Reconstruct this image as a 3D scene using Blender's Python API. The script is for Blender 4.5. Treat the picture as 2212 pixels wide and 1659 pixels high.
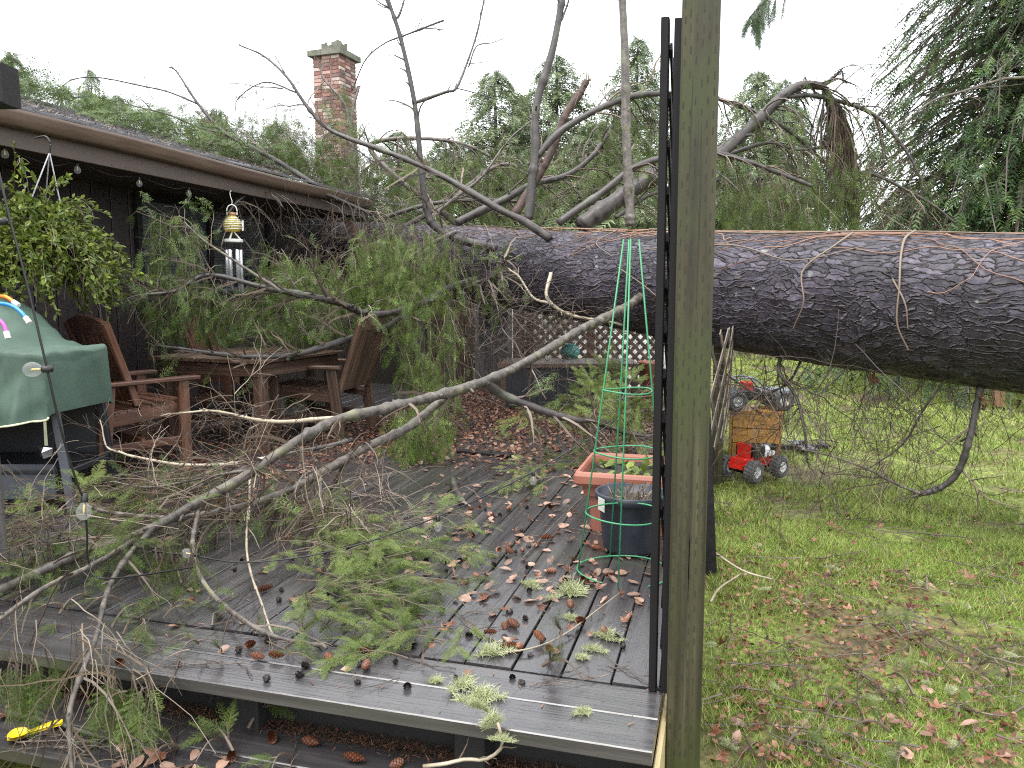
import bpy, math
import numpy as np

# ------------------------------------------------------------------ camera, sky, sun, exposure
sc = bpy.context.scene
COL = sc.collection
for o in list(bpy.data.objects):
    bpy.data.objects.remove(o)
F, CX, CY = 1661.0, 1106.0, 829.5          # photograph measured on a 2212 x 1659 grid
TH, YAW, H = math.radians(6.9), math.radians(15.6), 1.065
cam = bpy.data.cameras.new('camera')
cam.sensor_width = 36.0
cam.lens = 36.0 * F / 2212.0
cam.clip_start, cam.clip_end = 0.05, 800.0
camo = bpy.data.objects.new('camera', cam)
camo.location = (0, 0, H)
camo.rotation_euler = (math.pi / 2 - TH, 0, YAW)
COL.objects.link(camo)
sc.camera = camo

SUN_EL, SUN_AZ = math.radians(66), math.radians(200)
w = bpy.data.worlds.new('World')
sc.world = w
w.use_nodes = True
nt = w.node_tree
bg = nt.nodes['Background']
sky = nt.nodes.new('ShaderNodeTexSky')
sky.sky_type = 'NISHITA'
sky.sun_disc = False
sky.sun_elevation = SUN_EL
sky.sun_rotation = SUN_AZ
sky.dust_density = 6.0
dim = nt.nodes.new('ShaderNodeMix'); dim.data_type = 'RGBA'; dim.blend_type = 'MULTIPLY'
dim.inputs[0].default_value = 1.0
dim.inputs[7].default_value = (0.1, 0.1, 0.1, 1)
nt.links.new(sky.outputs[0], dim.inputs[6])
mx = nt.nodes.new('ShaderNodeMix'); mx.data_type = 'RGBA'
mx.inputs[0].default_value = 0.94            # a closed white cloud deck
mx.inputs[7].default_value = (0.93, 0.96, 1.0, 1)
nt.links.new(dim.outputs[2], mx.inputs[6])
nt.links.new(mx.outputs[2], bg.inputs[0])
bg.inputs[1].default_value = 1.0

sun = bpy.data.lights.new('sun', 'SUN')
sun.energy = 1.5
sun.angle = math.radians(45)
sun.color = (1.0, 0.97, 0.92)
suno = bpy.data.objects.new('sun', sun)
suno.rotation_euler = (math.pi / 2 - SUN_EL, 0, math.pi - SUN_AZ)
COL.objects.link(suno)

sc.view_settings.view_transform = 'Standard'
sc.view_settings.look = 'None'
sc.view_settings.gamma = 1.0
sc.view_settings.use_curve_mapping = False
sc.view_settings.exposure = 1.6
sc.cycles.use_denoising = False
sc.cycles.filter_width = 1.15
sc.cycles.max_bounces = 6
sc.cycles.transparent_max_bounces = 6

# ------------------------------------------------------------------ measuring helpers
_f = np.array([-math.sin(YAW) * math.cos(TH), math.cos(YAW) * math.cos(TH), -math.sin(TH)])
_r = np.array([math.cos(YAW), math.sin(YAW), 0.0])
_u = np.cross(_r, _f)
_O = np.array([0, 0, H])
def ray(x, y): return _f + _r * (x - CX) / F - _u * (y - CY) / F
def at(x, y, d): return _O + ray(x, y) * d
def oz(x, y, z=0.0):
    r = ray(x, y); return _O + r * ((z - H) / r[2])
def ox(x, y, X):
    r = ray(x, y); return _O + r * (X / r[0])
def oy(x, y, Y):
    r = ray(x, y); return _O + r * (Y / r[1])
def nrm(v):
    v = np.asarray(v, float)
    return v / np.maximum(np.linalg.norm(v, axis=-1, keepdims=True), 1e-9)
GZ = -0.38                                   # lawn level; the deck top is z = 0

# ------------------------------------------------------------------ mesh building
class MB:
    def __init__(s): s.v = []; s.f = []; s.t = []; s.m = []; s.n = 0
    def add(s, v, f, tint=0.0, mat=0):
        v = np.asarray(v, np.float32).reshape(-1, 3)
        f = np.asarray(f, np.int32)
        s.f.append(f + s.n); s.v.append(v)
        s.t.append(np.broadcast_to(np.asarray(tint, np.float32), (len(v),)))
        s.m.append(np.full(len(f), mat, np.int32)); s.n += len(v)
    def mesh(s, name, mats, smooth=False):
        me = bpy.data.meshes.new(name)
        V = np.concatenate(s.v); T = np.concatenate(s.t)
        me.vertices.add(len(V)); me.vertices.foreach_set('co', V.ravel())
        idx = np.concatenate([f.ravel() for f in s.f])
        tot = np.concatenate([np.full(len(f), f.shape[1], np.int32) for f in s.f])
        st = np.concatenate([[0], np.cumsum(tot)[:-1]]).astype(np.int32)
        me.loops.add(len(idx)); me.loops.foreach_set('vertex_index', idx.astype(np.int32))
        me.polygons.add(len(tot)); me.polygons.foreach_set('loop_start', st)
        me.polygons.foreach_set('material_index', np.concatenate(s.m))
        me.polygons.foreach_set('use_smooth', np.full(len(tot), bool(smooth)))
        a = me.attributes.new('tint', 'FLOAT', 'POINT'); a.data.foreach_set('value', T.astype(np.float32))
        me.update(calc_edges=True)
        for m in (mats if isinstance(mats, (list, tuple)) else [mats]): me.materials.append(m)
        return me
    def build(s, name, mats, parent=None, smooth=False, kind=None, loc=None, rot=None, label=None):
        o = bpy.data.objects.new(name, s.mesh(name, mats, smooth))
        COL.objects.link(o)
        if parent is not None: o.parent = parent
        if loc is not None: o.location = loc
        if rot is not None: o.rotation_euler = rot
        if kind: o['kind'] = kind
        if label: o['label'] = label
        return o
def tag(o, label, cat, group=None, kind=None):
    o['label'] = label
    o['category'] = cat
    if group: o['group'] = group
    if kind: o['kind'] = kind
    return o
def empty(name, loc=(0, 0, 0), rz=0.0, label=None, cat=None, group=None):
    o = bpy.data.objects.new(name, None)
    o.empty_display_size = 0.1
    o.location = loc; o.rotation_euler = (0, 0, rz)
    COL.objects.link(o)
    if label: tag(o, label, cat, group)
    return o
def link(name, me, parent=None, loc=(0, 0, 0), rot=(0, 0, 0), scale=(1, 1, 1)):
    o = bpy.data.objects.new(name, me); COL.objects.link(o)
    o.location = loc; o.rotation_euler = rot; o.scale = scale
    if parent is not None: o.parent = parent
    return o

OCT = None
def board(mb, p0, p1, w, t, up=(0, 0, 1), ch=0.004, tint=0.0, mat=0, w1=None):
    """a chamfered board from p0 to p1: width w across, thickness t along up"""
    p0 = np.array(p0, float); p1 = np.array(p1, float)
    d = nrm(p1 - p0); up = np.array(up, float)
    side = nrm(np.cross(d, up)); up = nrm(np.cross(side, d))
    V = []
    for p, ww in ((p0, w), (p1, w1 or w)):
        a, b = ww / 2, t / 2
        c = min(ch, a * .45, b * .45)
        for (x, y) in ((-a + c, -b), (a - c, -b), (a, -b + c), (a, b - c), (a - c, b), (-a + c, b), (-a, b - c), (-a, -b + c)):
            V.append(p + side * x + up * y)
    q = [(i, (i + 1) % 8, 8 + (i + 1) % 8, 8 + i) for i in range(8)]
    mb.add(V, q, tint, mat)
    n = mb.n - 16
    mb.f.append(np.array([[7, 6, 5, 4, 3, 2, 1, 0], [8, 9, 10, 11, 12, 13, 14, 15]], np.int32) + n)
    mb.m.append(np.full(2, mat, np.int32))
def plank(name, p0, p1, w, t, mat, parent=None, up=(0, 0, 1), ch=0.004):
    """a board object whose local Y runs along its length, so the grain does too"""
    p0 = np.array(p0, float); p1 = np.array(p1, float)
    c = (p0 + p1) / 2; L = np.linalg.norm(p1 - p0)
    d = nrm(p1 - p0); side = nrm(np.cross(d, np.array(up, float))); u = np.cross(side, d)
    mb = MB(); board(mb, (0, -L / 2, 0), (0, L / 2, 0), w, t, ch=ch)
    o = bpy.data.objects.new(name, mb.mesh(name, mat)); COL.objects.link(o)
    import mathutils
    M = mathutils.Matrix(((side[0], d[0], u[0], c[0]), (side[1], d[1], u[1], c[1]), (side[2], d[2], u[2], c[2]), (0, 0, 0, 1)))
    if parent is not None:
        o.parent = parent
        bpy_inv = mathutils.Matrix.LocRotScale(parent.location, parent.rotation_euler, parent.scale).inverted()
        M = bpy_inv @ M
    o.matrix_local = M
    return o
def tubes(mb, P, R, sides=4, tint=0.0, mat=0, cap=False):
    """many tubes at once: P[T,n,3], R[T,n]"""
    P = np.asarray(P, float); R = np.asarray(R, float)
    if P.ndim == 2: P = P[None]; R = np.broadcast_to(R, P.shape[:2])
    T, n, _ = P.shape
    tg = np.empty_like(P)
    tg[:, 1:-1] = P[:, 2:] - P[:, :-2]; tg[:, 0] = P[:, 1] - P[:, 0]; tg[:, -1] = P[:, -1] - P[:, -2]
    tg = nrm(tg)
    mean = nrm(P[:, -1] - P[:, 0] + 1e-6)
    ref = np.where(np.abs(mean[:, 2:3]) < .8, np.array([[0, 0, 1.]]), np.array([[1., 0.13, 0]]))
    b = nrm(np.cross(tg, ref[:, None, :])); c = np.cross(b, tg)
    a = np.arange(sides) * 2 * math.pi / sides
    V = P[:, :, None] + R[:, :, None, None] * (np.cos(a)[None, None, :, None] * b[:, :, None] + np.sin(a)[None, None, :, None] * c[:, :, None])
    i = np.arange(n - 1)[:, None] * sides; j = np.arange(sides)[None]; j2 = (j + 1) % sides
    q = np.stack([i + j, i + j2, i + sides + j2, i + sides + j], -1).reshape(-1, 4)
    q = (q[None] + (np.arange(T) * n * sides)[:, None, None]).reshape(-1, 4)
    tt = np.asarray(tint, np.float32)
    if tt.ndim == 1: tt = np.repeat(tt, n * sides)
    mb.add(V.reshape(-1, 3), q, tt, mat)
    if cap:
        for e, s in ((0, -1), (n - 1, 1)):
            base = (np.arange(T) * n * sides)[:, None] + e * sides + np.arange(sides)[None][:, ::s]
            mb.f.append(base.astype(np.int32) + mb.n - T * n * sides); mb.m.append(np.full(T, mat, np.int32))
def spline(pts, n):
    """Catmull-Rom through pts (k, m) -> n samples"""
    p = np.asarray(pts, float); k = len(p)
    if k == 2: return p[0] + (p[1] - p[0]) * np.linspace(0, 1, n)[:, None]
    q = np.vstack([2 * p[0] - p[1], p, 2 * p[-1] - p[-2]])
    t = np.linspace(0, k - 1 - 1e-9, n); i = t.astype(int); u = (t - i)[:, None]
    a, b, c, d = q[i], q[i + 1], q[i + 2], q[i + 3]
    return .5 * (2 * b + (c - a) * u + (2 * a - 5 * b + 4 * c - d) * u ** 2 + (3 * b - a - 3 * c + d) * u ** 3)
def lathe(mb, prof, seg=16, org=(0, 0, 0), tint=0.0, mat=0):
    pr = np.asarray(prof, float); a = np.arange(seg) * 2 * math.pi / seg
    V = np.stack([pr[:, None, 0] * np.cos(a), pr[:, None, 0] * np.sin(a), np.repeat(pr[:, 1:2], seg, 1)], -1) + np.array(org, float)
    n = len(pr); i = np.arange(n - 1)[:, None] * seg; j = np.arange(seg)[None]; j2 = (j + 1) % seg
    mb.add(V.reshape(-1, 3), np.stack([i + j, i + j2, i + seg + j2, i + seg + j], -1).reshape(-1, 4), tint, mat)
def grow(rng, P, R, K, ln, n=6, spread=.9, grav=0.0, wig=.25, rf=.5, tr=(.15, 1.0), flat=None, tip=.35):
    """K child shoots on the polylines P[T,m,3]"""
    P = np.asarray(P, float)
    if P.ndim == 2: P = P[None]; R = np.asarray(R, float)[None]
    T, m, _ = P.shape
    L = np.linalg.norm(np.diff(P, axis=1), axis=2).sum(1); k = rng.choice(T, K, p=L / L.sum())
    t = rng.uniform(tr[0], tr[1], K) * (m - 1.001); i = t.astype(int); u = (t - i)[:, None]
    s = P[k, i] * (1 - u) + P[k, i + 1] * u
    tg = nrm(P[k, i + 1] - P[k, i])
    rd = rng.normal(size=(K, 3))
    if flat is not None: rd -= (rd @ np.array(flat))[:, None] * np.array(flat) * .8
    rd = nrm(rd - (rd * tg).sum(1)[:, None] * tg)
    d = nrm(tg + rd * spread * rng.uniform(.6, 1.3, (K, 1)))
    l = rng.uniform(ln[0], ln[1], K) * (1.15 - .5 * t / (m - 1))
    Q = np.empty((K, n, 3)); Q[:, 0] = s
    for j in range(1, n):
        d = nrm(d + rng.normal(size=(K, 3)) * wig + np.array([0, 0, -grav]))
        Q[:, j] = Q[:, j - 1] + d * (l / (n - 1))[:, None]
    r0 = (R[k, i] * rf)[:, None]
    return Q, r0 * np.linspace(1, tip, n)[None]
def scatter(mb, base, pos, X, Z, s, dt=0.0, mat=0):
    """copies of base (V,F,T) with local X along X and normal near Z"""
    V, Fc, T = base; K = len(pos)
    X = nrm(X); Z = np.asarray(Z, float); Y = nrm(np.cross(Z, X)); Z = np.cross(X, Y)
    s = np.broadcast_to(np.asarray(s, float), (K,))
    W = (V[None, :, 0:1] * X[:, None] + V[None, :, 1:2] * Y[:, None] + V[None, :, 2:3] * Z[:, None]) * s[:, None, None] + np.asarray(pos)[:, None]
    dt = np.broadcast_to(np.asarray(dt, float), (K,))
    TT = np.where(T[None] < .74, np.clip(T[None] + dt[:, None], 0, .73), T[None])
    Fi = (Fc[None] + (np.arange(K) * len(V))[:, None, None]).reshape(-1, Fc.shape[1])
    mb.add(W.reshape(-1, 3), Fi, TT.reshape(-1), mat)
def onpoly(rng, P, K, tr=(0, 1)):
    """K random spots (point, tangent) on polylines"""
    T, m, _ = P.shape
    k = rng.integers(0, T, K); t = rng.uniform(tr[0], tr[1], K) * (m - 1.001); i = t.astype(int); u = (t - i)[:, None]
    return P[k, i] * (1 - u) + P[k, i + 1] * u, nrm(P[k, i + 1] - P[k, i])
def vnoise(rng, shape, x, y):
    """smooth value noise on a periodic lattice"""
    g = rng.uniform(-1, 1, shape)
    i = np.floor(x).astype(int); j = np.floor(y).astype(int)
    u = x - i; v = y - j; u = u * u * (3 - 2 * u); v = v * v * (3 - 2 * v)
    a, b = shape
    return (g[i % a, j % b] * (1 - u) + g[(i + 1) % a, j % b] * u) * (1 - v) + (g[i % a, (j + 1) % b] * (1 - u) + g[(i + 1) % a, (j + 1) % b] * u) * v

# ------------------------------------------------------------------ materials
def newmat(name):
    m = bpy.data.materials.new(name); m.use_nodes = True
    n = m.node_tree.nodes; l = m.node_tree.links
    return m, n, l, n['Principled BSDF']
def ramp(n, stops):
    r = n.new('ShaderNodeValToRGB'); e = r.color_ramp.elements
    while len(e) < len(stops): e.new(.5)
    for k, (p, c) in enumerate(stops):
        e[k].position = p; e[k].color = (*c, 1)
    return r
def surf(name, stops, scale=8.0, stretch=(1, 1, 1), rough=(.5, .7), bump=.3, bscale=None, detail=6, rnd=.25, spec=.5, metal=0.0,
         coord='Object', extra=None, dist=0.004):
    """noise-coloured surface; each object gets its own offset and tone"""
    m, n, l, b = newmat(name)
    tc = n.new('ShaderNodeTexCoord'); oi = n.new('ShaderNodeObjectInfo')
    mp = n.new('ShaderNodeMapping'); mp.inputs['Scale'].default_value = stretch
    add = n.new('ShaderNodeVectorMath'); add.operation = 'ADD'
    sc_ = n.new('ShaderNodeVectorMath'); sc_.operation = 'SCALE'; sc_.inputs['Scale'].default_value = 37.0
    cmb = n.new('ShaderNodeCombineXYZ')
    for k in range(3): l.new(oi.outputs['Random'], cmb.inputs[k])
    l.new(cmb.outputs[0], sc_.inputs[0]); l.new(tc.outputs[coord], add.inputs[0]); l.new(sc_.outputs[0], add.inputs[1])
    l.new(add.outputs[0], mp.inputs[0])
    nz = n.new('ShaderNodeTexNoise'); nz.inputs['Scale'].default_value = scale; nz.inputs['Detail'].default_value = detail
    nz.inputs['Roughness'].default_value = .62
    l.new(mp.outputs[0], nz.inputs['Vector'])
    r = ramp(n, stops); l.new(nz.outputs['Fac'], r.inputs[0])
    hv = n.new('ShaderNodeHueSaturation')
    mr = n.new('ShaderNodeMapRange'); mr.inputs['To Min'].default_value = 1 - rnd; mr.inputs['To Max'].default_value = 1 + rnd
    l.new(oi.outputs['Random'], mr.inputs[0]); l.new(mr.outputs[0], hv.inputs['Value'])
    l.new(r.outputs[0], hv.inputs['Color'])
    out = hv.outputs[0]
    if extra: out = extra(n, l, out, mp, tc)
    l.new(out, b.inputs['Base Color'])
    n2 = n.new('ShaderNodeTexNoise'); n2.inputs['Scale'].default_value = (bscale or scale * 2.0); n2.inputs['Detail'].default_value = 5
    l.new(mp.outputs[0], n2.inputs['Vector'])
    rr = n.new('ShaderNodeMapRange'); rr.inputs['From Min'].default_value = .35; rr.inputs['From Max'].default_value = .65
    rr.inputs['To Min'].default_value = rough[0]; rr.inputs['To Max'].default_value = rough[1]
    l.new(nz.outputs['Fac'], rr.inputs[0]); l.new(rr.outputs[0], b.inputs['Roughness'])
    if bump:
        bp = n.new('ShaderNodeBump'); bp.inputs['Strength'].default_value = bump; bp.inputs['Distance'].default_value = dist
        l.new(n2.outputs['Fac'], bp.inputs['Height']); l.new(bp.outputs[0], b.inputs['Normal'])
    b.inputs['Specular IOR Level'].default_value = spec; b.inputs['Metallic'].default_value = metal
    return m
def overlay(c, scale, lo, hi, stretch=None, amount=1.0):
    """patches of another real colour (algae, lichen, wear) with a shape of their own"""
    def fn(n, l, out, mp, tc):
        z = n.new('ShaderNodeTexNoise'); z.inputs['Scale'].default_value = scale; z.inputs['Detail'].default_value = 4
        l.new(tc.outputs['Object'], z.inputs['Vector'])
        mr = n.new('ShaderNodeMapRange'); mr.inputs['From Min'].default_value = lo; mr.inputs['From Max'].default_value = hi
        mr.inputs['To Max'].default_value = amount
        l.new(z.outputs['Fac'], mr.inputs[0])
        m = n.new('ShaderNodeMix'); m.data_type = 'RGBA'; m.inputs[7].default_value = (*c, 1)
        l.new(mr.outputs[0], m.inputs[0]); l.new(out, m.inputs[6])
        return m.outputs[2]
    return fn
def leafmat(name, stops, trans=.3, rough=.45, rnd=0.0, spec=.4):
    """colour from the per-vertex tone of each needle or leaf, some light passing through"""
    m, n, l, b = newmat(name)
    a = n.new('ShaderNodeAttribute'); a.attribute_name = 'tint'
    r = ramp(n, stops); l.new(a.outputs['Fac'], r.inputs[0]); out = r.outputs[0]
    if rnd:
        oi = n.new('ShaderNodeObjectInfo'); mr = n.new('ShaderNodeMapRange')
        mr.inputs['To Min'].default_value = 1 - rnd; mr.inputs['To Max'].default_value = 1 + rnd
        hv = n.new('ShaderNodeHueSaturation'); l.new(oi.outputs['Random'], mr.inputs[0]); l.new(mr.outputs[0], hv.inputs['Value']); l.new(out, hv.inputs['Color']); out = hv.outputs[0]
    l.new(out, b.inputs['Base Color']); b.inputs['Roughness'].default_value = rough; b.inputs['Specular IOR Level'].default_value = spec
    t = n.new('ShaderNodeBsdfTranslucent'); l.new(out, t.inputs[0])
    mixs = n.new('ShaderNodeMixShader'); mixs.inputs[0].default_value = trans
    l.new(b.outputs[0], mixs.inputs[1]); l.new(t.outputs[0], mixs.inputs[2])
    l.new(mixs.outputs[0], n['Material Output'].inputs[0])
    return m
def plain(name, c, rough=.5, metal=0.0, spec=.5, bump=0, rnd=0.1):
    k = .82
    return surf(name, [(.3, tuple(x * k for x in c)), (.7, tuple(min(1, x * 1.12) for x in c))], 14, rough=(rough * .85, min(1, rough * 1.15)), bump=bump, spec=spec, metal=metal, rnd=rnd)
def glassmat(name, c=(1, 1, 1), rough=.02, alpha=.25):
    m, n, l, b = newmat(name)
    b.inputs['Base Color'].default_value = (*(x * (.4 if c == (1, 1, 1) else .8) for x in c), 1); b.inputs['Roughness'].default_value = rough
    t = n.new('ShaderNodeBsdfTransparent'); t.inputs[0].default_value = (*c, 1)
    b.inputs['Specular IOR Level'].default_value = .5
    fr = n.new('ShaderNodeLayerWeight'); fr.inputs[0].default_value = .3
    mr = n.new('ShaderNodeMapRange'); mr.inputs['To Min'].default_value = alpha; mr.inputs['To Max'].default_value = .55
    l.new(fr.outputs['Facing'], mr.inputs[0])
    mixs = n.new('ShaderNodeMixShader'); l.new(mr.outputs[0], mixs.inputs[0])
    l.new(t.outputs[0], mixs.inputs[1]); l.new(b.outputs[0], mixs.inputs[2]); l.new(mixs.outputs[0], n['Material Output'].inputs[0])
    return m

MAT = {}
GR = (14, .9, 14)                            # wood grain along local Y
MAT['deck'] = surf('wet_deck_wood', [(.25, (.024, .022, .024)), (.5, (.042, .039, .041)), (.78, (.073, .068, .068))], 3.0, (12, .6, 12), (.14, .30), .3, 14, rnd=.16, spec=.85,
                   extra=overlay((.052, .056, .036), 1.6, .52, .78, amount=.6))
MAT['edge'] = surf('cut_end_wood', [(.3, (.30, .24, .12)), (.7, (.46, .38, .22))], 3, GR, (.5, .7), .3)
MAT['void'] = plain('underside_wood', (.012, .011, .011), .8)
MAT['post'] = surf('treated_post_wood', [(.28, (.013, .012, .007)), (.42, (.028, .025, .013)), (.58, (.048, .043, .022)), (.74, (.086, .078, .043))], 3.2, (16, .45, 16), (.45, .7), .8, 9, rnd=.1, detail=9, spec=.35,
                   extra=overlay((.036, .046, .013), 3.0, .46, .62, amount=.8))
MAT['slit'] = plain('incision_wood', (.024, .021, .013), .8)
MAT['darkwood'] = surf('dark_shaded_wood', [(.3, (.006, .0055, .007)), (.7, (.017, .015, .016))], 2, (14, .9, 14), (.6, .8), .4, rnd=.3, spec=.25)  # dark wood, base lowered to near-black to carry the screen strips' shade
MAT['lattice'] = surf('weathered_lattice', [(.3, (.075, .055, .045)), (.7, (.19, .15, .125))], 3, (8, 8, 8), (.5, .8), .4, rnd=.35)
MAT['siding'] = surf('brown_siding', [(.3, (.016, .0105, .012)), (.7, (.034, .022, .023))], 3, (10, 10, .8), (.45, .7), .35, rnd=.2)
MAT['brownpaint'] = surf('brown_gutter_paint', [(.3, (.085, .055, .040)), (.7, (.135, .092, .068))], 5, (6, .6, 6), (.3, .5), .15, rnd=.05)
MAT['soffit'] = surf('soffit_paint', [(.3, (.05, .035, .028)), (.7, (.09, .064, .05))], 4, (4, .6, 4), (.5, .7), .2)
MAT['shingle'] = surf('roof_shingle', [(.3, (.06, .06, .07)), (.7, (.15, .15, .165))], 60, (1, 1, 1), (.45, .75), .8, 140, rnd=.2,
                      extra=overlay((.085, .06, .046), 7, .5, .68, amount=.7))
MAT['brick'] = surf('red_brick', [(.25, (.11, .040, .032)), (.5, (.205, .082, .062)), (.78, (.32, .17, .14))], 9, rough=(.7, .9), bump=.5, bscale=60, rnd=.42,
                    extra=overlay((.33, .29, .26), 5, .6, .75, amount=.6))
MAT['mortar'] = surf('mortar', [(.3, (.16, .14, .125)), (.7, (.27, .24, .22))], 30, rough=(.8, .95), bump=.5)
MAT['concrete'] = surf('chimney_concrete', [(.3, (.10, .10, .075)), (.7, (.22, .215, .175))], 12, rough=(.8, .95), bump=.6, extra=overlay((.07, .085, .03), 6, .48, .66, amount=.8))
MAT['redwood'] = surf('red_stained_wood', [(.25, (.05, .021, .013)), (.5, (.108, .048, .029)), (.75, (.19, .098, .063))], 2.4, GR, (.25, .55), .4, 5, rnd=.3,
                      extra=overlay((.06, .035, .028), 6, .5, .72, amount=.75))
MAT['oldwood'] = surf('old_brown_wood', [(.25, (.028, .016, .012)), (.5, (.06, .034, .024)), (.75, (.115, .075, .055))], 2.4, GR, (.3, .6), .4, 5, rnd=.3)
MAT['chairbrown'] = surf('weathered_brown_wood', [(.25, (.035, .019, .013)), (.5, (.072, .042, .028)), (.75, (.13, .087, .06))], 2.4, GR, (.3, .6), .4, 5, rnd=.3)
MAT['greywood'] = surf('grey_board', [(.3, (.05, .045, .043)), (.7, (.12, .11, .105))], 3, GR, (.5, .75), .5, rnd=.2)
MAT['chest'] = surf('varnished_pine', [(.3, (.30, .145, .036)), (.5, (.44, .225, .06)), (.72, (.55, .31, .10))], 3, (9, 1, 12), (.35, .55), .3, rnd=.06)
MAT['cover'] = surf('green_canvas', [(.3, (.042, .075, .056)), (.7, (.075, .125, .095))], 3, rough=(.55, .75), bump=.25, bscale=220, rnd=.05, dist=.002)
MAT['hem'] = plain('pale_hem', (.55, .55, .38), .7)
MAT['blackmetal'] = plain('black_metal', (.012, .013, .017), .4)
MAT['greymetal'] = surf('slate_panel', [(.3, (.055, .06, .075)), (.7, (.085, .09, .105))], 3, rough=(.3, .45), bump=0)
MAT['foil'] = plain('foil', (.6, .6, .62), .22, 1.0)
MAT['terracotta'] = surf('terracotta_plastic', [(.3, (.23, .08, .052)), (.7, (.30, .115, .077))], 4, rough=(.4, .6), bump=.08, bscale=80, rnd=.02)
MAT['blackpot'] = surf('black_nursery_plastic', [(.3, (.012, .016, .026)), (.7, (.03, .036, .05))], 7, rough=(.35, .6), bump=.1, rnd=.05)
MAT['soil'] = surf('potting_soil', [(.3, (.012, .009, .007)), (.7, (.045, .033, .024))], 40, rough=(.8, .95), bump=1)
MAT['paper'] = surf('tag_paper', [(.45, (.62, .62, .55)), (.75, (.45, .45, .4))], 30, rough=(.6, .8), bump=0)
MAT['greenwire'] = surf('green_coated_wire', [(.3, (.035, .20, .088)), (.7, (.06, .29, .14))], 20, rough=(.3, .5), bump=0, rnd=.05)
MAT['steel'] = plain('bare_wire', (.35, .35, .36), .4, .8)
MAT['blackwire'] = plain('black_cable', (.012, .012, .013), .45)
MAT['whitepaint'] = plain('white_chime_paint', (.72, .71, .67), .4)
MAT['alu'] = plain('chime_tube_metal', (.74, .75, .77), .3, .55)
MAT['amber'] = glassmat('amber_glass', (.93, .80, .22), .05, .45)
MAT['copper'] = plain('copper_cap', (.30, .17, .09), .4, .6)
MAT['bulb'] = glassmat('bulb_glass', (1, 1, 1), .01, .13)
MAT['filament'] = plain('filament', (.75, .52, .2), .4)
MAT['pane'] = plain('window_pane', (.020, .024, .034), .06, spec=.8)
MAT['blind'] = surf('window_blind', [(.3, (.045, .052, .055)), (.7, (.075, .085, .088))], 4, rough=(.3, .5), bump=0)
MAT['spoon'] = plain('yellow_plastic', (.82, .60, .01), .3)
MAT['orange'] = plain('orange_tube', (.75, .19, .02), .35)
MAT['blue'] = plain('blue_tube', (.03, .22, .62), .35)
MAT['pink'] = plain('pink_tube', (.62, .10, .42), .35)
MAT['toyred'] = plain('red_toy_plastic', (.62, .025, .015), .3)
MAT['rubber'] = surf('toy_rubber', [(.3, (.035, .038, .042)), (.7, (.11, .115, .12))], 18, rough=(.55, .75), bump=.3)
MAT['toywhite'] = plain('white_toy_plastic', (.62, .62, .60), .35)
MAT['toyblack'] = plain('black_toy_plastic', (.012, .012, .014), .35)
MAT['toyblue'] = plain('pale_toy_plastic', (.15, .17, .20), .35)
MAT['teal'] = plain('teal_glaze', (.06, .26, .24), .25)
MAT['bark_twig'] = surf('grey_twig_bark', [(.3, (.026, .021, .018)), (.45, (.066, .055, .047)), (.6, (.12, .104, .086)), (.76, (.25, .225, .185))], 22, rough=(.35, .65), bump=.9, bscale=60, rnd=.18, detail=9,
                        extra=overlay((.17, .175, .085), 9, .56, .7, amount=.6))
MAT['bark_dark'] = surf('dark_limb_bark', [(.25, (.017, .014, .014)), (.5, (.042, .035, .033)), (.75, (.09, .078, .070))], 16, rough=(.35, .65), bump=.5, bscale=50, rnd=.25,
                        extra=overlay((.13, .15, .09), 5, .56, .74, amount=.55))
MAT['bark_red'] = surf('torn_red_limb_bark', [(.25, (.035, .018, .014)), (.5, (.08, .044, .035)), (.75, (.17, .115, .09))], 7, rough=(.5, .75), bump=.7, bscale=40)
MAT['pale_twig'] = surf('pale_peeled_twig', [(.3, (.20, .165, .115)), (.7, (.36, .31, .235))], 12, rough=(.4, .6), bump=.3)
MAT['twig'] = leafmat('thin_twigs', [(0, (.026, .019, .017)), (.4, (.065, .047, .037)), (.75, (.145, .108, .078)), (1, (.26, .21, .155))], 0.0, .45)
MAT['root'] = leafmat('orange_brown_strands', [(0, (.06, .032, .022)), (.5, (.15, .075, .045)), (1, (.27, .145, .09))], 0.0, .5)
_ST = [(0, (.018, .036, .011)), (.3, (.056, .100, .021)), (.55, (.115, .19, .034)), (.72, (.22, .30, .07)), (.80, (.15, .105, .058)), (1, (.06, .042, .028))]
MAT['needle'] = leafmat('hemlock_needles', _ST, .25, .45, spec=.3)
MAT['needle_cool'] = leafmat('cool_fir_needles', [(0, (.014, .034, .013)), (.3, (.036, .078, .026)), (.55, (.085, .145, .036)), (.72, (.15, .205, .05)), (.8, (.06, .045, .03)), (1, (.03, .024, .018))], .2, .45)
MAT['needle_far'] = leafmat('distant_conifer', [(0, (.065, .095, .05)), (.3, (.125, .17, .085)), (.55, (.20, .25, .12)), (.72, (.28, .32, .16)), (.8, (.11, .09, .06)), (1, (.05, .042, .03))], .3, .5)  # tones lightened to stand in for haze over distant growth
MAT['lime'] = leafmat('basket_leaves', [(0, (.035, .055, .010)), (.4, (.10, .145, .022)), (.7, (.23, .28, .05)), (.8, (.12, .085, .045)), (1, (.05, .035, .022))], .3, .4)
MAT['grass'] = leafmat('grass_blades', [(0, (.06, .09, .02)), (.35, (.14, .215, .035)), (.6, (.24, .34, .065)), (.74, (.36, .43, .12)), (.85, (.30, .23, .12)), (1, (.13, .09, .05))], .3, .5)
MAT['leaf'] = leafmat('brown_leaves', [(0, (.06, .022, .013)), (.35, (.14, .056, .032)), (.7, (.24, .125, .08)), (1, (.34, .22, .155))], .15, .3, rnd=.5)
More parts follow.
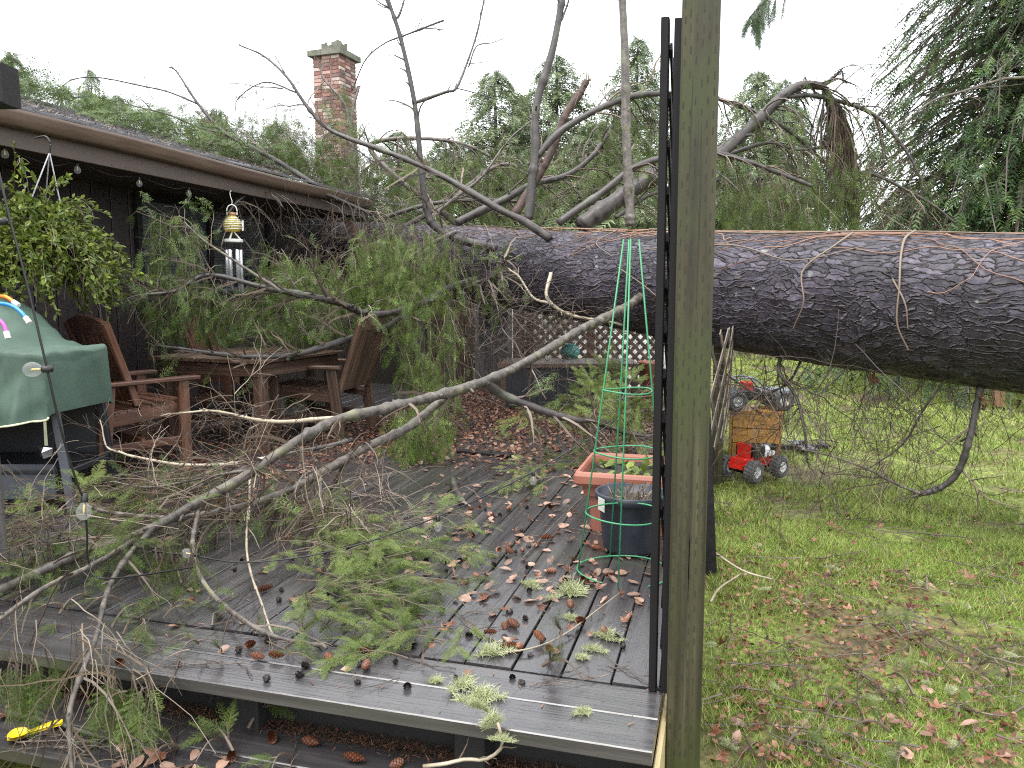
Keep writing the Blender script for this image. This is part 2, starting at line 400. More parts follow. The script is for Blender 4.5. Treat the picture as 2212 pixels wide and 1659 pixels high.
MAT['leafpale'] = leafmat('tan_leaves', [(0, (.15, .08, .053)), (.5, (.27, .165, .12)), (1, (.40, .28, .215))], .15, .3, rnd=.5)
MAT['conescale'] = leafmat('cone_scales', [(0, (.045, .014, .008)), (.5, (.135, .047, .023)), (1, (.25, .11, .055))], 0.0, .4, rnd=.3)
MAT['lichen'] = leafmat('lichen_threads', [(0, (.22, .25, .12)), (.5, (.42, .46, .24)), (1, (.58, .60, .38))], .25, .7)

# ================================================================== THE SETTING
def lawnmat():
    m, n, l, b = newmat('mossy_lawn')
    tc = n.new('ShaderNodeTexCoord')
    z1 = n.new('ShaderNodeTexNoise'); z1.inputs['Scale'].default_value = 1.1; z1.inputs['Detail'].default_value = 7; z1.inputs['Roughness'].default_value = .65
    z2 = n.new('ShaderNodeTexNoise'); z2.inputs['Scale'].default_value = 22; z2.inputs['Detail'].default_value = 6
    for z in (z1, z2): l.new(tc.outputs['Object'], z.inputs['Vector'])
    r1 = ramp(n, [(.34, (.060, .042, .026)), (.45, (.12, .105, .04)), (.54, (.17, .215, .045)), (.68, (.25, .32, .07))])
    r2 = ramp(n, [(.3, (.35, .33, .3)), (.7, (1.25, 1.2, 1.1))])
    l.new(z1.outputs['Fac'], r1.inputs[0]); l.new(z2.outputs['Fac'], r2.inputs[0])
    mu = n.new('ShaderNodeMix'); mu.data_type = 'RGBA'; mu.blend_type = 'MULTIPLY'; mu.inputs[0].default_value = 1
    l.new(r1.outputs[0], mu.inputs[6]); l.new(r2.outputs[0], mu.inputs[7]); l.new(mu.outputs[2], b.inputs['Base Color'])
    b.inputs['Roughness'].default_value = .7
    bp = n.new('ShaderNodeBump'); bp.inputs['Distance'].default_value = .02; bp.inputs['Strength'].default_value = .8
    l.new(z2.outputs['Fac'], bp.inputs['Height']); l.new(bp.outputs[0], b.inputs['Normal'])
    return m
MAT['lawn'] = lawnmat()
def lawn_h(x, y):
    """gentle unevenness of the lawn"""
    return .018 * np.sin(x * 2.1 + .7 * y) + .014 * np.sin(y * 2.9 - x * 1.3 + 1) + .008 * np.sin(7 * x + 5 * y) - .026
xs = np.concatenate([np.linspace(-300, -8, 8), np.linspace(-7, 9, 81), np.linspace(10, 300, 8)])
ys = np.concatenate([np.linspace(-200, -3, 6), np.linspace(-2, 18, 101), np.linspace(20, 400, 10)])
XX, YY = np.meshgrid(xs, ys, indexing='ij')
near = (np.abs(XX - 1) < 9) & (YY > -3) & (YY < 19)
ZZ = GZ + np.where(near, lawn_h(XX, YY), -.026)
i = (np.arange(len(xs) - 1)[:, None] * len(ys) + np.arange(len(ys) - 1)[None]).ravel()
mb = MB(); mb.add(np.stack([XX, YY, ZZ], -1), np.stack([i, i + len(ys), i + len(ys) + 1, i + 1], -1))
g = mb.build('ground', MAT['lawn'], smooth=True, kind='structure')

# ---- deck
deck = empty('wooden_deck', (-2.5, 1.7, 0), 0, 'wet dark wooden deck with gapped planks under the fallen tree', 'deck')
rs = np.random.default_rng(5)
DX1 = -0.136
for k in range(2):                                                    # border boards along the front edge
    y0 = 1.70 + k * .1435
    plank('plank', (-5.2, y0 + .069, -.019 + (.0015 if k else 0)), (DX1, y0 + .069, -.019), .1395, .038, MAT['deck'], deck, ch=.003)
for k in range(35):
    x = DX1 - .0675 - k * .1415
    if x < -5.0: break
    dz = rs.uniform(-.0025, .0025)
    plank('plank', (x, 1.991 + rs.uniform(0, .004), -.019 + dz), (x + rs.uniform(-.002, .002), 8.1, -.019 + dz), .1365, .038, MAT['deck'], deck, ch=.0022)
plank('end_fascia', (-.1275, 1.708, -.165), (-.1275, 6.4, -.165), .23, .014, MAT['edge'], deck, up=(1, 0, 0))
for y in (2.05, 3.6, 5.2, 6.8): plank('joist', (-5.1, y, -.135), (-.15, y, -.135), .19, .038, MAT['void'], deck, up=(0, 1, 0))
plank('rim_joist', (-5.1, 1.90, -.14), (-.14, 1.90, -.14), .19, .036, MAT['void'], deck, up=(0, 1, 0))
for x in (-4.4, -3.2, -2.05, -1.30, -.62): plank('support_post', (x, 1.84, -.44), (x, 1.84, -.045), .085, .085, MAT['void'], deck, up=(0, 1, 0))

steps = empty('deck_steps', (-2.5, 1.5, GZ), 0, 'low wooden step with two planks below the deck front edge', 'steps')
plank('tread', (-5.2, 1.609, -.209), (-.2, 1.609, -.209), .141, .038, MAT['deck'], steps, ch=.003)
plank('tread', (-5.2, 1.754, -.209), (-.2, 1.754, -.209), .141, .038, MAT['deck'], steps, ch=.003)
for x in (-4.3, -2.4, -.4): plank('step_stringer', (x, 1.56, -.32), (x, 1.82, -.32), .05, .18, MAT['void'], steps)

# ---- treated post at the corner, with its incision marks
po = empty('deck_post', (-.08, 1.965, GZ), 0, 'tall greenish pressure treated post at the deck corner', 'post')
lean = .010
plank('post_shaft', (-.0745, 1.965, GZ - .3), (-.0745 - lean, 1.965, 2.55), .087, .087, MAT['post'], po, up=(0, 1, 0), ch=.005)
mb = MB(); rr = np.random.default_rng(3)
for c in range(6):
    for k in range(62):
        z = -.3 + k * .046 + (.0, .027, .012, .036, .007, .022)[c] + rr.uniform(-.011, .011)
        if rr.uniform() < .14: continue
        x = -.0745 - lean * (z + .6) / 3.1 - .035 + c * .014 + rr.uniform(-.0015, .0015)
        mb.add([(x - .0014, 1.9209, z), (x + .0014, 1.9209, z), (x + .0016, 1.9209, z + .017), (x - .0010, 1.9209, z + .017)], [(0, 1, 2, 3)])
for k in range(7):                                                     # drying cracks
    z0 = rr.uniform(-.2, 1.6); x0 = -.0745 + rr.uniform(-.035, .035); L_ = rr.uniform(.15, .6); zz = np.linspace(0, 1, 14)
    xx = x0 - lean * (z0 + L_ * zz + .6) / 3.1 + np.cumsum(rr.normal(0, .0006, 14)); ww = .0011 * np.sin(zz * math.pi) + .0002
    mb.add(np.concatenate([np.stack([xx - ww, np.full(14, 1.9207), z0 + L_ * zz], -1), np.stack([xx + ww, np.full(14, 1.9207), z0 + L_ * zz], -1)]), [(j, j + 14, j + 15, j + 1) for j in range(13)])
mb.build('incision_marks', MAT['slit'], po, kind='stuff', loc=(.08, -1.965, -GZ))

# ---- lattice screen seen edge-on beside the post
ls = empty('lattice_screen', (-.145, 2.0, 0), 0, 'dark lattice screen seen edge-on against the treated post', 'screen')
for x, top in ((-.1615, 1.72), (-.1295, 1.715)):
    plank('frame_strip', (x, 1.99, .003), (x - .006, 1.99, top), .020, .04, MAT['darkwood'], ls, up=(0, 1, 0), ch=.002)
    plank('frame_strip', (x, 2.93, .003), (x - .006, 2.93, top), .014, .04, MAT['darkwood'], ls, up=(0, 1, 0), ch=.002)
for s in (-1, 1):
    for k in range(-10, 15):
        y0 = 2.0 + k * .115; z0, z1 = .0, 1.66
        a = np.array([-.146 + s * .004, y0, z0]); b = np.array([-.150 + s * .004, y0 + (z1 - z0), z1])
        if s < 0: a[1], b[1] = b[1], a[1]
        t0 = max(0, (2.0 - a[1]) / (b[1] - a[1])) if s > 0 else max(0, (2.93 - a[1]) / (b[1] - a[1]))
        t1 = min(1, (2.93 - a[1]) / (b[1] - a[1])) if s > 0 else min(1, (2.0 - a[1]) / (b[1] - a[1]))
        if t1 - t0 > .05: plank('slat', a + (b - a) * t0, a + (b - a) * t1, .032, .006, MAT['darkwood'], ls, up=(1, 0, 0), ch=.001)

lb0 = oz(1531, 1236, GZ); lb1 = oy(1526, 868, lb0[1])
bp_ = empty('leaning_board', tuple(lb0), 0, 'dark plank end standing just beyond the treated post', 'board')
mb = MB(); board(mb, (0, 0, -.05), lb1 - lb0, .088, .03, up=(0, 1, 0), w1=.036)
mb.build('board_face', MAT['darkwood'], bp_)

bl = empty('broken_lattice', (-.03, 5.2, GZ), 0, 'grey broken lattice panel bulging out beyond the post', 'lattice')
gp = oz(1548, 1030, GZ)
plank('lattice_post', (gp[0], gp[1], GZ - .1), (gp[0] - .01, gp[1], .82), .088, .088, MAT['post'], bl, up=(0, 1, 0))
def bulge(a, z):                               # panel surface, bowed out by the trunk
    u = np.clip(a, 0, 1)
    return np.array([-.10 + .13 * u + .05 * math.sin(u * 3.1) * (.4 + z), 4.5 + 1.4 * u, z])
for s in (1, -1):
    for k in range(-8, 16, 2):
        pts = []
        for t in np.linspace(0, 1, 9):
            a = .11 * k + (t if s > 0 else 1 - t) * .6; z = .10 + t * .72
            if 0 <= a <= 1: pts.append(bulge(a, z) + np.array([.005 * s, 0, 0]))
        if len(pts) < 4: continue
        pts = np.array(pts); mb = MB(); V = []
        for p, q in zip(pts, np.gradient(pts, axis=0)):
            d = nrm(q); nn = np.array([1., -.25, 0]); sd = nrm(np.cross(d, nn)) * .019
            V += [p - sd - nn * .003, p + sd - nn * .003, p + sd + nn * .003, p - sd + nn * .003]
        n_ = len(pts); fs = []
        for j in range(n_ - 1):
            for e in range(4): fs.append((j * 4 + e, j * 4 + (e + 1) % 4, j * 4 + 4 + (e + 1) % 4, j * 4 + 4 + e))
        fs += [(3, 2, 1, 0), (n_ * 4 - 4, n_ * 4 - 3, n_ * 4 - 2, n_ * 4 - 1)]
        mb.add(V, fs); mb.build('slat', MAT['lattice'], bl, loc=(.03, -5.2, -GZ))

# ================================================================== HOUSE
EX, WX = -4.1, -4.9
ZT = 2.124
SL = .30
house = empty('house', (WX, 5.0, GZ), 0, 'dark brown house with low shingled roof crushed under the fallen tree', 'house')
def hp(name, mb, mat, smooth=False, parent=None, label=None):
    o = mb.build(name, mat, parent or house, smooth=smooth, label=label)
    if (parent or house) is house: o.location = (-WX, -5.0, -GZ)
    return o
mb = MB(); board(mb, (WX - .12, -3, .83), (WX - .12, 13.4, .83), .2, 2.5, ch=.001); hp('wall_core', mb, MAT['siding'])
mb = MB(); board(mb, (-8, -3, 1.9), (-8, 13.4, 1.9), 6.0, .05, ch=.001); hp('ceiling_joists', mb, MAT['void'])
mb = MB(); board(mb, (WX, 13.3, .85), (-12, 13.3, .85), .15, 2.5, ch=.001); hp('end_wall', mb, MAT['siding'])
y = 1.2
while y < 9.6:
    plank('siding_board', (WX - .008, y + .094, GZ + .02), (WX - .008, y + .094, 2.02), .186, .02, MAT['siding'], house, up=(1, 0, 0), ch=.005); y += .196
# eave
SZ = 1.93
mb = MB(); board(mb, ((WX + EX) / 2 - .03, -3, SZ), ((WX + EX) / 2 - .03, 8.35, SZ), abs(EX - WX) - .08, .014, ch=.001); hp('soffit', mb, MAT['soffit'])
mb = MB(); board(mb, (EX - .055, -3, 2.0), (EX - .055, 8.5, 2.0), .022, .17, ch=.003); hp('fascia', mb, MAT['soffit'])
def gutter(mb, y0, y1, z):
    prof = [(-.04, 0), (.012, 0), (.03, .012), (.044, .045), (.052, .075), (.058, .098), (.052, .1), (.046, .09), (.036, .05), (.012, .01), (-.035, .008), (-.04, .1)]
    n_ = 24; V = []
    for k in range(n_):
        yy = y0 + (y1 - y0) * k / (n_ - 1); dz = .006 * math.sin(yy * 1.7) - (.03 * max(0, yy - 7.6) ** 2)
        for (a, b) in prof: V.append((EX + a - .003, yy, z + b + dz))
    m_ = len(prof); fs = []
    for k in range(n_ - 1):
        for j in range(m_ - 1): fs.append((k * m_ + j, k * m_ + j + 1, k * m_ + m_ + j + 1, k * m_ + m_ + j))
    mb.add(V, fs)
mb = MB(); gutter(mb, -3, 8.5, ZT - .098); hp('gutter', mb, MAT['brownpaint'], True)
p0, p1 = at(752, 478, 8.8), at(800, 545, 8.6)
mb = MB(); board(mb, p0, p1, .09, .05, up=(.3, -1, .2)); hp('broken_fascia_end', mb, MAT['brownpaint'])
# roof
roof = empty('roof', (0, 0, 0)); roof.parent = house; roof.location = (-WX, -5.0, -GZ)
rs = np.random.default_rng(8)
nc = 26; step = 4.15 / nc
for part, (ya, yb) in enumerate(((-3.0, 8.62), (9.35, 13.7))):
    for k in range(nc):
        xa = EX + .045 - k * step; za = ZT + .012 + SL * (k * step); mb = MB(); n_ = 58 if part == 0 else 22
        yy = np.linspace(ya, yb, n_)
        jag = rs.normal(0, .0035, n_); dz = rs.normal(0, .0022, n_)
        if part == 0: yy[-1] -= .03 * k * .3 + rs.uniform(0, .12); jag[-3:] += .01
        V = []
        for j in range(n_):
            V += [(xa + jag[j], yy[j], za + dz[j] - .004), (xa + jag[j], yy[j], za + .009 + dz[j]), (xa - step * 1.35, yy[j], za + SL * step * 1.35 + .001)]
        fs = []
        for j in range(n_ - 1): fs += [(3 * j, 3 * j + 3, 3 * j + 4, 3 * j + 1), (3 * j + 1, 3 * j + 4, 3 * j + 5, 3 * j + 2)]
        mb.add(V, fs); mb.build('shingle_course', MAT['shingle'], roof)
# far slope of the roof and gable ends
mb = MB(); zr = ZT + SL * 4.15
mb.add([(EX - 4.1, -3, zr), (EX - 4.1, 13.7, zr), (EX - 8.4, 13.7, ZT - .1), (EX - 8.4, -3, ZT - .1)], [(0, 1, 2, 3)])
mb.build('far_slope', MAT['shingle'], roof)
# window
def wy(x): return ox(x, 520, WX)[1]
Y0, Y1 = wy(300), wy(570); ZB, ZU = .92, 1.84
win = empty('window', (0, 0, 0)); win.parent = house; win.location = (-WX, -5.0, -GZ)
def wp(name, mb, mat): return mb.build(name, mat, win)
mb = MB(); X0 = WX + .03
board(mb, (X0, Y0 - .03, ZB - .05), (X0, Y0 - .03, ZU + .05), .055, .05, up=(1, 0, 0)); wp('frame', mb, MAT['darkwood'])
mb = MB(); board(mb, (X0, Y1 + .03, ZB - .05), (X0, Y1 + .03, ZU + .05), .055, .05, up=(1, 0, 0)); wp('frame', mb, MAT['darkwood'])
mb = MB(); board(mb, (X0, Y0 - .002, ZU + .025), (X0, Y1 + .002, ZU + .025), .05, .05, up=(1, 0, 0)); wp('frame', mb, MAT['darkwood'])
mb = MB(); board(mb, (X0 + .01, Y0 - .06, ZB - .03), (X0 + .01, Y1 + .06, ZB - .03), .04, .08, up=(1, 0, 0)); wp('sill', mb, MAT['darkwood'])
ym = wy(448)
mb = MB(); board(mb, (X0, ym, ZB - .01), (X0, ym, ZU), .05, .05, up=(1, 0, 0)); wp('mullion', mb, MAT['darkwood'])
for a, b in ((Y0, ym - .026), (ym + .026, Y1)):
    mb = MB(); mb.add([(WX + .012, a, ZB), (WX + .012, b, ZB), (WX + .012, b, ZU), (WX + .012, a, ZU)], [(0, 1, 2, 3)]); wp('pane', mb, MAT['pane'])
    nb = 22 if a > Y0 else 30
    for k in range(nb):
        z = ZU - .012 - k * .028
        mb = MB(); board(mb, (WX + .016, a + .012, z), (WX + .016, b - .012, z), .004, .024, up=(.35, 0, 1), ch=.001); wp('blind_slat', mb, MAT['blind'])

# chimney (a part of the house; each brick a piece of it)
cc = at(727, 300, 12.7)
ch = empty('chimney', (0, 0, 0)); ch.parent = house; ch.location = (cc[0] - WX, cc[1] - 5.0, -GZ)
import mathutils
CW = .50; rz = math.radians(-4); ch.rotation_euler = (0, 0, rz)
ztop = at(727, 135, 12.7)[2]; zbot = 2.4
mb = MB(); board(mb, (0, 0, zbot), (0, 0, ztop), CW - .018, CW - .018, up=(0, 1, 0), ch=.001); mb.build('mortar_core', MAT['mortar'], ch)
bl_, bh = .1635, .058
mb = MB(); board(mb, (-.073, 0, 0), (.073, 0, 0), .085, .046, up=(0, 0, 1), ch=.003); BR = mb.mesh('brick', MAT['brick'])
BRS = [BR, BR, BR, BR.copy(), BR.copy(), BR.copy()]
for q_, st in enumerate(([(.3, (.30, .17, .14)), (.7, (.42, .28, .24))], [(.3, (.10, .055, .05)), (.7, (.17, .10, .09))], [(.3, (.34, .25, .22)), (.7, (.48, .40, .36))])): BRS[3 + q_].materials[0] = surf('brick_variant', st, 9, rough=(.7, .9), bump=.5, bscale=60, rnd=.3)
z = ztop - .03; row = 0; rb = np.random.default_rng(4)
while z > zbot + .5:
    off = 0.0 if row % 2 else .082
    for side in range(4):
        ang = side * math.pi / 2
        for k in range(3):
            u = -CW / 2 + .0775 + k * bl_ + (0 if row % 2 else .008)
            p = np.array([u * 1.0, -CW / 2 + .042 - rb.uniform(0, .004)])
            if row % 2 == 0: p[0] = -u
            c, s = math.cos(ang), math.sin(ang)
            if k == 2 and True: sx = .98
            else: sx = 1.0
            link('brick', BRS[rb.integers(0, 6)], ch, (p[0] * c - p[1] * s, p[0] * s + p[1] * c, z), (0, 0, ang), (sx, 1, 1))
    z -= bh; row += 1
mb = MB(); board(mb, (0, 0, ztop - .002), (0, 0, ztop + .085), CW + .13, CW + .13, up=(0, 1, 0), ch=.012); mb.build('chimney_cap', MAT['concrete'], ch)
for fx in (-.09, .10):                                       # ragged clay flues
    mb = MB(); n_ = 16; a = np.arange(n_) * 2 * math.pi / n_
    hh = .17 + rb.uniform(-.05, .03, n_); V = []
    for rad, top in ((.105, False), (.105, True), (.082, True), (.082, False)):
        for j in range(n_):
            cx_, cy_ = math.cos(a[j]), math.sin(a[j]); q = rad / max(abs(cx_), abs(cy_)) * .92
            V.append((fx + q * cx_ * .95, q * cy_, ztop + .08 + (hh[j] if top else 0)))
    fs = [(r * n_ + j, r * n_ + (j + 1) % n_, r * n_ + n_ + (j + 1) % n_, r * n_ + n_ + j) for r in range(3) for j in range(n_)]
    mb.add(V, fs); mb.build('flue', MAT['concrete'], ch)

# beam end and post at the left edge of the porch
bm = empty('porch_beam', (-1.9, 1.6, 0), 0, 'dark sawn beam end jutting in at upper frame edge', 'beam')
c0 = at(11, 186, 1.75)
e0, e1 = at(24, 186, 1.72), at(-420, 190, 1.72)
plank('beam_body', e0, e1, .062, .088, MAT['darkwood'], bm)
plank('beam_post', e1 + np.array([.05, 0, -.045]), np.array([e1[0] + .05, e1[1], GZ]), .07, .07, MAT['darkwood'], bm, up=(0, 1, 0))
sp = oz(3, 1285, 0)
spo = empty('rail_post', (sp[0] - .035, sp[1], 0), 0, 'short weathered brown rail post beside the covered grill', 'post')
plank('post_shaft', (sp[0] - .035, sp[1], .0), (sp[0] - .04, sp[1], .66), .08, .08, MAT['greywood'], spo, up=(0, 1, 0))

# ================================================================== FURNITURE
def chair(name, loc, rz, label, mat, seed, lo=(0, -.04, .40), hi=(0, -.20, .88)):
    """wooden armchair; local +Y is where it faces, origin on the deck at its middle"""
    rg = np.random.default_rng(seed)
    t = empty(name, loc, rz, label, 'chair', 'wooden armchairs round the patio table')
    def b(nm, p0, p1, w, th, up=(0, 0, 1), ch=.005):
        mb = MB()
        p0 = np.array(p0, float); p1 = np.array(p1, float); c = (p0 + p1) / 2
        d = nrm(p1 - p0); L = np.linalg.norm(p1 - p0); side = nrm(np.cross(d, np.array(up, float))); u = np.cross(side, d)
        board(mb, (0, -L / 2, 0), (0, L / 2, 0), w, th, ch=ch)
        o = mb.build(nm, mat, t)
        o.matrix_local = mathutils.Matrix(((side[0], d[0], u[0], c[0]), (side[1], d[1], u[1], c[1]), (side[2], d[2], u[2], c[2]), (0, 0, 0, 1)))
        return o
    W = .27
    for s in (-1, 1):
        b('leg', (s * W, .235, 0), (s * W, .235, .515), .066, .036, (1, 0, 0))
        b('leg', (s * W, -.275, 0), (s * W, -.215, .515), .078, .036, (1, 0, 0))
        b('arm', (s * W, -.29, .528), (s * W, .33, .528), .082, .024)
        b('seat_rail', (s * (W - .037), -.24, .305), (s * (W - .037), .27, .345), .03, .075)
        b('stretcher', (s * (W - .03), -.24, .145), (s * (W - .03), .215, .145), .022, .05)
    b('seat_rail', (-W + .02, .272, .335), (W - .02, .272, .335), .026, .085)
    b('stretcher', (-W + .02, -.02, .165), (W - .02, -.02, .165), .022, .05)
    for k in range(6):
        b('seat_slat', (-W + .025, .23 - k * .074, .387 - k * .0062), (W - .025, .23 - k * .074, .387 - k * .0062), .066, .02)
    lo = np.array(lo); hi = np.array(hi); dv = hi - lo; up = nrm(np.cross(dv, (1, 0, 0)))
    for k in range(7):
        x = -.195 + k * .065
        b('back_slat', lo + dv * .0 + (x * .9, 0, 0), lo + dv * .88 + (x, 0, 0), .053, .017, up)
    b('back_rail', lo + dv * .07 - up * -.02 + (-.235, 0, 0), lo + dv * .07 + up * .02 + (.235, 0, 0), .058, .022, up)
    for s in (-1, 1): b('back_stile', lo + dv * -.02 + (s * .232, 0, 0), lo + dv * 1.0 + (s * .252, 0, 0), .036, .042, up)
    b('back_brace', lo + dv * .0 + up * .04 + (-.09, 0, 0), lo + dv * 1.02 + up * .04 + (-.12, 0, 0), .075, .026, up)
    # arched top rail
    mb = MB(); n_ = 11; V = []
    for j in range(n_):
        x = -.25 + .5 * j / (n_ - 1); arc = .045 * (1 - (x / .25) ** 2)
        base = lo + dv * .86 + np.array([x, 0, 0]); tp = lo + dv * (1.0) + nrm(dv) * arc + np.array([x, 0, 0])
        for p, q in ((base, -.012), (base, .014), (tp, .014), (tp, -.012)): V.append(p + up * q)
    fs = [(j * 4 + e, j * 4 + (e + 1) % 4, j * 4 + 4 + (e + 1) % 4, j * 4 + 4 + e) for j in range(n_ - 1) for e in range(4)] + [(3, 2, 1, 0), (n_ * 4 - 4, n_ * 4 - 3, n_ * 4 - 2, n_ * 4 - 1)]
    mb.add(V, fs); mb.build('top_rail', mat, t)
    return t
def place(legpx, leg_local, rz):
    p = oz(*legpx, 0); c, s = math.cos(rz), math.sin(rz)
    return (p[0] - (leg_local[0] * c - leg_local[1] * s), p[1] - (leg_local[0] * s + leg_local[1] * c), 0.002)
rz = -math.atan2(.385, .92)
chair('armchair', place((222, 1032), (.27, -.275), rz), rz, 'reddish wooden armchair with arched slatted back behind the covered grill', MAT['redwood'], 1)
rz = math.radians(92)
chair('armchair', place((737, 955), (-.27, -.275), rz), rz, 'brown wooden armchair seen from its side, under hanging hemlock foliage', MAT['chairbrown'], 2, (0, -.26, .36), (0, -.44, .86))
chair('armchair', (-4.3, 5.75, .002), math.radians(-80), 'reddish wooden armchair on the far side of the table by the house wall', MAT['redwood'], 3)

tb = empty('patio_table', (-3.15, 4.8, 0), 0, 'square wooden patio table buried under hemlock branches', 'table')
c0 = oz(565, 780, .62); ax = nrm(oz(714, 761, .62) - c0); ax[2] = 0; ay = np.array([-ax[1], ax[0], 0])
def tp(a, b, z): return c0 * (1, 1, 0) + ax * a + ay * b + np.array([0, 0, z])
TWd = .95
for k in range(7): plank('table_slat', tp(.0, .07 + k * .136, .61), tp(TWd, .07 + k * .136, .61), .128, .022, MAT['chairbrown'], tb)
for a, b2 in ((.08, .08), (TWd - .08, .08), (.08, .87), (TWd - .08, .87)): plank('leg', tp(a, b2, 0), tp(a, b2, .598), .07, .07, MAT['oldwood'], tb, up=ay)
for b2 in (.045, .905): plank('apron', tp(.05, b2, .55), tp(TWd - .05, b2, .55), .022, .085, MAT['oldwood'], tb)
for a in (.045, TWd - .045): plank('apron', tp(a, .06, .548), tp(a, .89, .548), .022, .08, MAT['oldwood'], tb)
for b2 in (.08, .87): plank('stretcher', tp(.12, b2, .17), tp(TWd - .12, b2, .17), .03, .06, MAT['oldwood'], tb)

# ================================================================== COVERED GRILL
gl = oz(150, 1112, 0) + .2 * np.array([-.269, .963, 0]); AX = np.array([.963, .269, 0]); AY = np.array([-.269, .963, 0])
gr = empty('covered_grill', (gl[0], gl[1], 0), math.atan2(.269, .963), 'barbecue grill under a draped green canvas cover', 'grill')
rs = np.random.default_rng(21)
GSH = .215
# cover: sections along local x (0 at right leg), wrapped profile
secs = [(.205, .255, .50, .735, .0), (.195, .30, .475, .775, .01), (.12, .31, .47, .785, .012), (.03, .315, .455, .79, .02), (-.03, .32, .44, .805, .08), (-.085, .33, .43, .86, .16),
        (-.15, .335, .425, .935, .24), (-.24, .34, .42, .995, .28), (-.36, .345, .42, 1.035, .30), (-.55, .345, .42, 1.045, .30), (-.75, .345, .42, 1.04, .30), (-.9, .34, .43, .99, .27), (-1.0, .33, .43, .9, .2)]
secs = [(x - GSH, dp, z0, z1, hd) for x, dp, z0, z1, hd in secs]
sec = spline(np.array(secs), 54); m_ = 64; V = []
for (x, dp, z0, z1, hood) in sec:
    for j in range(m_):
        t = j / (m_ - 1)
        # front hem -> up the front -> over the top -> down the back
        if t < .34: y, z = -dp, z0 + (min(z1, .785) - z0) * t / .34
        elif t < .46:
            u = (t - .34) / .12; y = -dp + u * .17; z = min(z1, .785) + max(0, 0.012 * math.sin(u * 3.14))
        elif t < .75:
            u = (t - .46) / .29; y = -dp + .17 + u * (2 * dp - .2); z = min(z1, .785) + (z1 - min(z1, .785)) * min(1, 1.25 * math.sin(min(1, u * 1.15) * math.pi / 2))
        else:
            u = (t - .75) / .25; y = dp - .03 + .03 * u; z = z1 - (z1 - z0) * u
        V.append((x, y, z))
V = np.array(V).reshape(len(sec), m_, 3)
ii, jj = np.meshgrid(np.arange(len(sec)), np.arange(m_), indexing='ij')
fold = vnoise(rs, (64, 64), ii / 5.0, jj / 9.0) * .026 + vnoise(rs, (64, 64), ii / 1.7, jj / 5.0) * .007 + vnoise(rs, (64, 64), ii / 2.6 + jj * .06, jj / 14.0) * .012 + vnoise(rs, (64, 64), (ii + jj * .7) / 4.0, (ii - jj) / 22.0) * .012
low = np.clip(1 - jj / 22.0, 0, 1)
V[:, :, 1] -= fold * (jj < 40) * 1.2 + .06 * low * np.sin(ii / 6.2) * (ii > 8)
V[:, :, 2] += fold * .6 * (jj > 15) 
V[:, :, 2] -= np.where((ii > 16) & (jj < 22), .05 * np.sin((ii - 16) / 12.) * low, 0)
mb = MB(); a = (np.arange(len(sec) - 1)[:, None] * m_ + np.arange(m_ - 1)[None]).ravel()
mb.add(V, np.stack([a, a + 1, a + m_ + 1, a + m_], -1))
capv = V[0]; nv = len(capv)                                     # right end, drawn in to a corner
pts = np.vstack([capv, capv.mean(0) + (.012, 0, 0)]); mb.add(pts, [(k + 1, k, nv) for k in range(nv - 1)] + [(0, nv - 1, nv)])
mb.build('cover', MAT['cover'], gr, smooth=True)
hem = V[2:, 0]; mb = MB(); tubes(mb, hem + np.array([0, -.004, 0]), np.full(len(hem), .005), 5); mb.build('hem', MAT['hem'], gr, smooth=True)
def gb(nm, p0, p1, wd, th, mat, up=(0, 0, 1)):
    mb = MB(); board(mb, p0, p1, wd, th, up); return mb.build(nm, mat, gr)
for x, sgn in ((0.0, 1), (-.92, -1)):
    for yy in (-.2, .2):
        gb('leg', (x + .015 * sgn, yy, .02), (x - .045 * sgn, yy, .62), .04, .022, MAT['greymetal'] if yy < 0 else MAT['blackmetal'], (0, 1, 0))
    gb('side_bar', (x - .008, -.2, .2), (x - .008, .2, .2), .02, .03, MAT['blackmetal'])
gb('lower_shelf', (-.88, -.02, .215), (-.05, -.02, .215), .42, .02, MAT['blackmetal'])
gb('shelf_panel', (-.86, -.215, .165), (-.045, -.215, .165), .012, .17, MAT['greymetal'])
gb('cabinet_back', (-.86, .19, .4), (-.06, .19, .4), .012, .4, MAT['blackmetal'])
gb('firebox', (-.8, 0, .62), (-.08, 0, .62), .46, .3, MAT['blackmetal'])
for x in (.02, -.94):
    mb = MB(); lathe(mb, [(0, -.02), (.045, -.02), (.05, -.012), (.05, .012), (.045, .02), (0, .02)], 18); w_ = mb.build('wheel', MAT['blackmetal'], gr, loc=(x + .01, .22, .055), rot=(0, math.pi / 2, 0))
mb = MB(); rt = np.random.default_rng(2)
tagpts = [(.0, 0, 0), (.035, -.008, -.005), (.07, .004, -.012), (.062, .01, -.05), (.03, -.006, -.062), (-.004, .008, -.045)]
mb.add(tagpts + [(.03, -.02, -.03)], [(0, 1, 6), (1, 2, 6), (2, 3, 6), (3, 4, 6), (4, 5, 6), (5, 0, 6)])
mb.add([(.035, 0, 0), (.05, .002, 0), (.05, .002, .12), (.038, 0, .12)], [(0, 1, 2, 3)])
mb.build('foil_tag', MAT['foil'], gr, loc=(-.105, -.24, .345))

